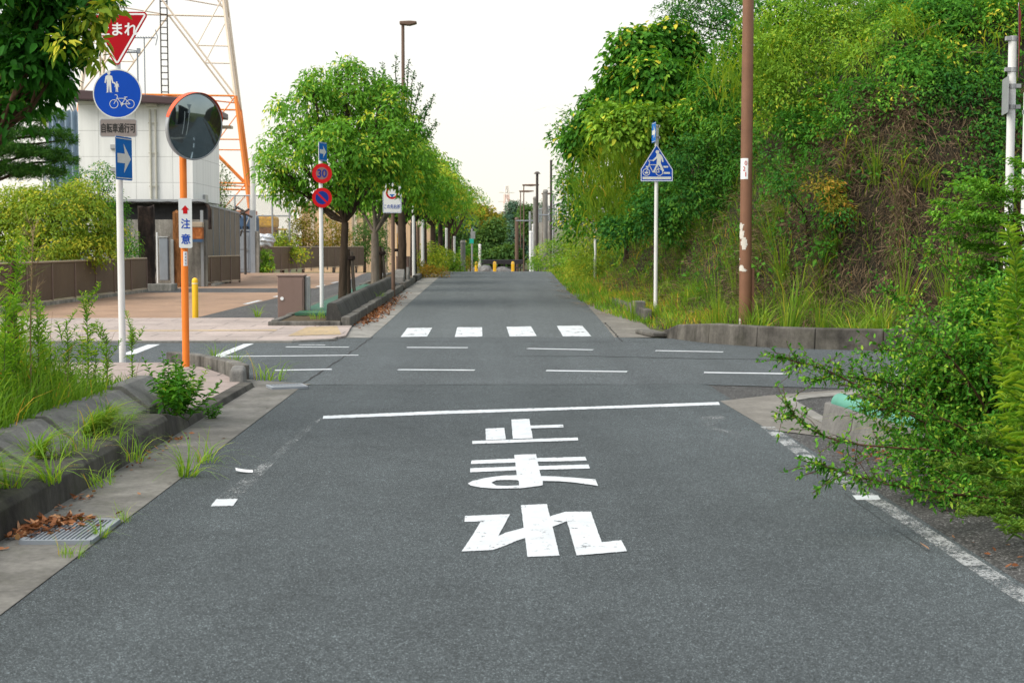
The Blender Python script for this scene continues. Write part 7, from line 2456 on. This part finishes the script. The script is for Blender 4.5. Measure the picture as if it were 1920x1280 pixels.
for i, (px, py, lab) in enumerate(((483, 592, 'grass tuft at the foot of the brown cabinet'), (592, 598, 'green weed at the foot of the thirty sign pole'), (612, 596, 'small weed among the dead leaves of the planter'), (712, 562, 'yellow flowered weed between block and kerb of the planter'))):
    p = G(px, py, .1); o = tp_[i % 3].copy(); col.objects.link(o)
    o.location = (p.x, p.y, p.z); o.scale = (1.1,) * 3; o.rotation_euler = (0, 0, i)
    tag(o, lab, 'grass tuft', 'weeds of the street tree planter')

# leafy plant at the end of the blocks
def bushy_plant(name, label, p, H, spread, nst, n, L, W, mat, seed, stem='stem_green', group=None, top_only=.1):
    rg = np.random.default_rng(seed)
    t = thing(name, label, 'plant', p, 0, group)
    mb, lf = MB(), []
    for i in range(nst):
        a = rg.uniform(0, 6.28); s = spread * math.sqrt(rg.random()); h = H * rg.uniform(.6, 1.05) * (1 - .3 * s / spread)
        stalk(mb, lf, (math.cos(a) * s * .2, math.sin(a) * s * .2, -.04), (math.cos(a) * s, math.sin(a) * s, h), .004, n, L, W, rg, up=.25, full=.25)
    mb.build('stems', M[stem], t)
    leaf_object('leaves', lf, mat, t, rg, .3)
    return t


p = G(338, 800)
bushy_plant('leafy_plant', 'dark leafy plant at the end of the concrete blocks below the orange pole', (p.x - .06, 11.7, .05), .62, .42, 15, 34, .085, .040, 'leaf_shrub', 560)
p = G(365, 745)
bushy_plant('leafy_plant', 'light green leafy plant right behind the dark leafy plant', (-2.75, 12.6, .05), .50, .30, 8, 28, .07, .024, 'leaf_golden', 561)
p = G(395, 785)
bushy_plant('leafy_plant', 'tiny weed at the foot of the dark leafy plant on the gutter', (p.x, p.y, 0), .16, .16, 6, 14, .05, .025, 'leaf_shrub', 562)
for i, (px, py, lab) in enumerate(((408, 678, 'thin weed behind the rounded kerb'), (447, 688, 'weed in the bend of the rounded kerb'))):
    p = G(px, py); o = tp_[i].copy(); col.objects.link(o); o.location = (p.x, p.y - .2, .05); o.scale = (1.0,) * 3
    tag(o, lab, 'grass tuft', 'weeds at the rounded kerb')

# dead leaf litter
def litter(name, label, pts, n, L, seed, zlift=.01, pile=.0):
    rg = np.random.default_rng(seed)
    Ps = []
    for (x, y, sx, sy, wgt) in pts:
        m = int(n * wgt); q = rg.normal(0, 1, (m, 2))
        z = np.exp(-(q ** 2).sum(1) / 2) * pile * rg.random(m)
        X, Y = x + q[:, 0] * sx, y + q[:, 1] * sy
        Ps.append(np.stack([X, Y, gzn(X, Y) + zlift + z], 1))
    P = np.concatenate(Ps); n = len(P); a = rg.uniform(0, 6.28, n)
    D = np.stack([np.cos(a), np.sin(a), rg.normal(.1, .28, n)], 1)
    N = np.stack([rg.normal(0, .4, n), rg.normal(0, .4, n), np.ones(n)], 1)
    V, F, k = leaves(P, D, N, L * rg.uniform(.5, 1.2, n), L * .5 * rg.uniform(.6, 1.1, n), True, -.1)
    return tag(np_mesh(name, V, F, M['litter'], None, np.repeat(rg.random(n), k)), label, 'dead leaves', None, 'stuff')


p = G(110, 998)
litter('leaf_litter', 'pile of brown dead leaves against the kerb at the drain grate', [(-2.34, p.y + .02, .06, .10, .45), (-2.28, p.y + .14, .07, .09, .35), (-2.36, p.y - .15, .05, .10, .15), (-2.2, p.y + .2, .07, .06, .12), (-2.2, p.y + .02, .08, .12, .12)], 270, .058, 580, .012, .06)
litter('gutter_leaf_litter', 'scattered dead leaves along the kerb foot', [(-2.38, 8.2, .05, .25, .3), (-2.4, 9.9, .05, .4, .3), (-2.38, 10.9, .06, .2, .25), (-2.2, 8.5, .2, 1.6, .15)], 90, .045, 581, .01)
litter('planter_leaf_litter', 'brown dead leaves in the gutter beside the tree planter', [(-2.33, 28.2, .10, 1.2, .3), (-2.33, 31, .10, 1.5, .35), (-2.3, 35, .1, 2, .2), (-3.1, 26.0, .35, .3, .15)], 1500, .07, 582, .015, .04)
litter('bush_leaf_litter', 'heap of tan dead leaves under the right bush', [(3.05, 10.0, .14, .16, .7), (2.95, 9.7, .2, .3, .3)], 420, .05, 583, .012, .05)
litter('loose_leaf_litter', 'few loose dead leaves on the right shoulder', [(2.55, 6.6, .12, .25, .5), (2.9, 6.9, .15, .3, .5)], 40, .05, 584, .01)

# ------------------------------------------------------------------ the big bush at the right edge
def hero_branch(mb, lf, rg, pts, r0, tw=1.0, L=.05, dens=1.0):
    """branch through photo points (px, py, Y) with side twigs and leaves"""
    W_ = [at(*q) for q in pts]
    # smooth
    C = []
    for i in range(len(W_) - 1):
        a, b, c, d = W_[max(i - 1, 0)], W_[i], W_[i + 1], W_[min(i + 2, len(W_) - 1)]
        for k in range(6):
            t = k / 6
            C.append(.5 * ((2 * b) + (c - a) * t + (2 * a - 5 * b + 4 * c - d) * t * t + (3 * b - a - 3 * c + d) * t ** 3))
    C.append(W_[-1])
    n = len(C)
    mb.tube(C, [r0 * (1 - .8 * i / (n - 1)) for i in range(n)], 7)
    for i in range(int(n * 3.2 * dens)):
        q = (rg.random() ** .8) * (n - 1.001); j = int(q)
        p = C[j].lerp(C[j + 1], q - j); t = (C[j + 1] - C[j]).normalized()
        d = t * .6 + Vector(rg.normal(0, .7, 3)); d.z += .1
        if rg.random() < .55:
            ln = rg.uniform(.06, .22) * tw
            e = p + d.normalized() * ln
            mb.tube([p, p.lerp(e, .5) + Vector(rg.normal(0, .01, 3)), e], [.0022, .0018, .001], 5)
            for k in range(int(ln / .016)):
                s = rg.random(); pp = p.lerp(e, s)
                dd = d.normalized() * .6 + Vector(rg.normal(0, .7, 3))
                lf.append((pp, dd, Vector(rg.normal(0, .5, 3)) + Vector((0, 0, 1)), L * rg.uniform(.6, 1.15), L * .42))
        else:
            for k in range(2): lf.append((p, t * .5 + Vector(rg.normal(0, .8, 3)), Vector(rg.normal(0, .5, 3)) + Vector((0, 0, 1)), L * rg.uniform(.7, 1.2), L * .44))


rg = np.random.default_rng(600)
root = Vector((3.55, 8.9, .0))
t = thing('roadside_shrub', 'big wild shrub at the right edge with long twigs arching over the road', 'shrub', (0, 0, 0))
mb, lf = MB(), []
B_ = [([(1990, 900, 8.8), (1860, 850, 8.6), (1750, 800, 8.5), (1640, 740, 8.4), (1540, 690, 8.4), (1462, 672, 8.4)], .011, 1.0),
      ([(1990, 960, 8.6), (1880, 880, 8.2), (1780, 848, 8.0), (1690, 840, 7.9), (1580, 828, 7.9), (1510, 798, 7.9), (1475, 755, 7.9)], .010, .75),
      ([(1990, 980, 8.2), (1880, 940, 7.6), (1780, 925, 7.3), (1690, 912, 7.2), (1600, 890, 7.2), (1535, 868, 7.2)], .009, 1.1),
      ([(2000, 800, 9.2), (1880, 690, 9.2), (1800, 630, 9.2), (1720, 580, 9.3), (1660, 545, 9.3)], .012, .55),
      ([(1990, 760, 9.4), (1880, 640, 9.4), (1800, 605, 9.5), (1700, 585, 9.6)], .010, .5),
      ([(1960, 840, 9.0), (1850, 770, 8.8), (1740, 735, 8.7), (1660, 716, 8.7), (1590, 706, 8.7), (1530, 712, 8.7)], .010, 1.1),
      ([(1960, 700, 9.2), (1860, 600, 9.0), (1790, 520, 9.0), (1745, 470, 9.1)], .009, .9),
      ([(1900, 860, 8.6), (1820, 720, 8.3), (1760, 650, 8.2), (1715, 610, 8.2)], .009, .8),
      ([(1950, 800, 8.7), (1840, 690, 8.5), (1740, 665, 8.5), (1650, 655, 8.5)], .009, 1.0),
      ([(1900, 900, 8.3), (1800, 800, 8.1), (1700, 770, 8.1), (1620, 765, 8.2)], .008, 1.2),
      ([(1880, 830, 9.3), (1790, 760, 9.3), (1720, 690, 9.4), (1690, 640, 9.5)], .008, 1.2)]
for pts, r0, dens in B_: hero_branch(mb, lf, rg, pts, r0, 1.0, .037, dens * 1.5)
for q in ((1990, 900, 8.8), (2000, 800, 9.2), (1960, 840, 9.0), (1900, 860, 8.6)):
    e = at(*q); limb(mb, root, e, .022, .012, rg)
# the dense body
body = [(1850, 760, 95, 95, .1), (1900, 660, 80, 90, .3), (1800, 690, 60, 55, 0), (1870, 880, 90, 70, -.3), (1790, 830, 60, 60, -.1), (1930, 800, 100, 140, .2), (1850, 600, 60, 50, .4), (1760, 740, 45, 45, .2), (1820, 930, 60, 36, -.6), (1900, 960, 80, 50, -.7), (1950, 560, 80, 70, .6), (1705, 800, 55, 45, .1), (1730, 870, 50, 36, -.4), (1690, 725, 46, 36, .3), (1730, 640, 50, 40, .5), (1650, 690, 36, 26, .3)]
for px, py, rx, rz, dy in body:
    Y = 8.6 + dy; s = FPX / Y; c = at(px, py, Y)
    m = int(rx * rz * (.15 if px > 1745 else .055))
    for _ in range(m):
        d = Vector(unit(rg.normal(size=(1, 3)))[0]); r = rg.random() ** .3
        p = c + Vector((d.x * rx / s, d.y * rx / s * .8, d.z * rz / s)) * r
        if p.z < .04: continue
        e = p + (d + Vector((-.25, -.1, .15)) + Vector(rg.normal(0, .5, 3))).normalized() * rg.uniform(.08, .2)
        if rg.random() < .3: mb.tube([p, e], [.002, .001], 4)
        for k in range(rg.integers(5, 10)):
            lf.append((p.lerp(e, rg.random()) + Vector(rg.normal(0, .012, 3)), (e - p).normalized() * .5 + Vector(rg.normal(0, .7, 3)), Vector(rg.normal(0, .5, 3)) + Vector((0, 0, 1)), .038 * rg.uniform(.6, 1.2), .0165))
mb.build('branches', M['twig'], t)
leaf_object('leaves', lf, 'leaf_shrub', t, rg, .15, True, .05, 1.0)

# goldenrod and soft weeds at the right edge: root (px, py) and tip (px, py)
for i, (rx, ry, px, yt, Y, lab, k, dn) in enumerate(((1922, 850, 1900, 428, 7.0, 'tall bright goldenrod stalk against the right edge', 1.25, 260), (1900, 880, 1868, 620, 7.6, 'bright lance leaved weed in front of the wild shrub', 1.0, 150), (1962, 900, 1930, 560, 6.8, 'bright weed stalk cut by the right edge', 1.2, 200),
                                          (1930, 905, 1775, 880, 7.0, 'light green weed spraying left over the road shoulder', .85, 95), (1960, 965, 1790, 968, 6.8, 'light green weed lying low over the shoulder', .85, 95), (1990, 975, 1885, 1003, 6.6, 'light green weed drooping at the lower right corner', .9, 110),
                                          (1960, 870, 1840, 830, 7.3, 'soft leafy weed spraying out below the tall goldenrod', .85, 95), (1915, 800, 1875, 540, 8.0, 'feathery bright weed beside the tall goldenrod', .9, 140), (1985, 930, 1850, 925, 6.9, 'soft leafy weed between the two low sprays', .85, 95))):
    rg = np.random.default_rng(620 + i)
    tp = at(px, yt, Y); bx = at(rx, ry, Y + .25)
    t = thing('goldenrod', lab, 'weed', (bx.x, Y + .25, max(.0, bx.z if i > 2 else 0)), 0, 'bright weeds in the wild shrub')
    mb, lf = MB(), []
    e = Vector((tp.x, tp.y, tp.z)) - t.location
    H = e.length
    stalk(mb, lf, (0, 0, 0), e, .006, int(dn * max(H, .5)), .095 * k, .015, rg, up=.7, bend=.25)
    for _ in range(9):
        q = rg.uniform(.25, .95); a = rg.uniform(0, 6.28); s0 = e * q
        stalk(mb, lf, s0, s0 + e.normalized() * .10 + Vector((math.cos(a) * .12, math.sin(a) * .12, .06)), .003, 26, .065 * k, .012, rg)
    mb.build('stem', M['stem_green'], t)
    leaf_object('leaves', lf, 'leaf_golden' if i in (0, 2, 7, 1) else 'leaf_soft', t, rg, .35, True, .1, .95)
# fine grass at the lower right
rg = np.random.default_rng(640)
n = 2600
Xg = 2.95 + np.abs(rg.normal(0, .5, n)); Yg = rg.uniform(6.2, 11.0, n)
V, F, k = blades(np.stack([Xg, Yg, np.full(n, -.01)], 1), rg.uniform(.12, .42, n), rg.normal(3.4, .9, n), rg.uniform(.4, 1.4, n), rg.uniform(.004, .008, n), 4)
tag(np_mesh('shoulder_grass', V, F, M['grass'], None, np.repeat(rg.random(n), k)), 'fine grass under the wild shrub', 'grass', None, 'stuff')

# the rest of the overgrown verge behind the shrub
poly_sheet('verge_soil', [(3.5, -12), (9.6, -12), (9.6, 11.4), (4.2, 11.4), (3.5, 9.8)], .02, M['soil'], 'soil of the overgrown verge right of the road', px=False, edge=.05)
rg = np.random.default_rng(645)
V, F, rn = blob_leaves([(4.5, 9.0, .35, .7, .9, .65), (5.3, 10.2, .4, .9, .8, .7), (6.3, 9.0, .4, 1.0, 1.2, .8), (5.2, 7.4, .3, .8, .9, .6), (7.6, 10.0, .5, 1.1, 1.2, .9), (6.6, 6.8, .3, 1.1, 1.2, .6), (8.3, 7.6, .5, 1.1, 1.3, 1.0)], 26000, .06, rg, 12, .12, .3, False, .42)
tag(np_mesh('verge_undergrowth', V, F, M['leaf_shrub'], None, rn), 'rank undergrowth filling the verge behind the wild shrub', 'undergrowth', None, 'stuff')

# feathery tree in front of the white post at right
Yf = 11.8
b0 = at(1935, 460, Yf); base = (b0.x, Yf, .0)
rg = np.random.default_rng(650)
t = thing('feathery_tree', 'small tree with fine drooping sprays in front of the white sign post', 'tree', base)
mb, lf = MB(), []
mb.tube([(0, 0, -.1), (-.02, 0, .8), (.0, 0, 1.7)], [.05, .04, .025], 9)
tips = [(1758, 375, 1880, 400), (1745, 395, 1880, 420), (1775, 420, 1890, 440), (1790, 350, 1890, 385), (1820, 335, 1910, 380), (1765, 440, 1880, 470), (1800, 480, 1890, 500), (1850, 345, 1930, 370), (1900, 330, 1960, 360), (1830, 400, 1920, 420), (1800, 400, 1900, 410),
        (1845, 440, 1930, 450), (1880, 400, 1950, 410), (1810, 530, 1900, 540), (1850, 500, 1930, 520), (1890, 470, 1960, 480), (1790, 560, 1890, 570), (1900, 300, 1990, 340), (1870, 540, 1950, 550), (1815, 455, 1900, 465), (1780, 500, 1880, 520)]
for tx, ty, bx, by in tips:
    a, e = Vector(local(bx, by, Yf + rg.uniform(-.3, .3), base)), Vector(local(tx, ty, Yf + rg.uniform(-.4, .2), base))
    limb(mb, (0, 0, 1.0), a, .014, .008, rg); P_ = limb(mb, a, e, .007, .002, rg, .06, 6, 5)
    for j in range(len(P_) - 1):
        for k in range(24):
            p = P_[j].lerp(P_[j + 1], rg.random()); s = 1 if k % 2 else -1
            d = (e - a).normalized(); sd = d.cross(Vector((0, 0, 1))).normalized() * s
            q = p + (sd * .7 + d * .5).normalized() * rg.uniform(.04, .15) + Vector(rg.normal(0, .035, 3)) + Vector((0, 0, -.02))
            for w in range(3):
                lf.append((p.lerp(q, (w + rg.random()) / 3), sd * .6 + d * .7 + Vector(rg.normal(0, .3, 3)) + Vector((0, 0, -.15)), Vector((0, 0, 1)) + Vector(rg.normal(0, .25, 3)), rg.uniform(.03, .06), .019))
mb.build('trunk', M['twig'], t)
leaf_object('crown', lf, 'leaf_row', t, rg, .2, False, .05, .8)
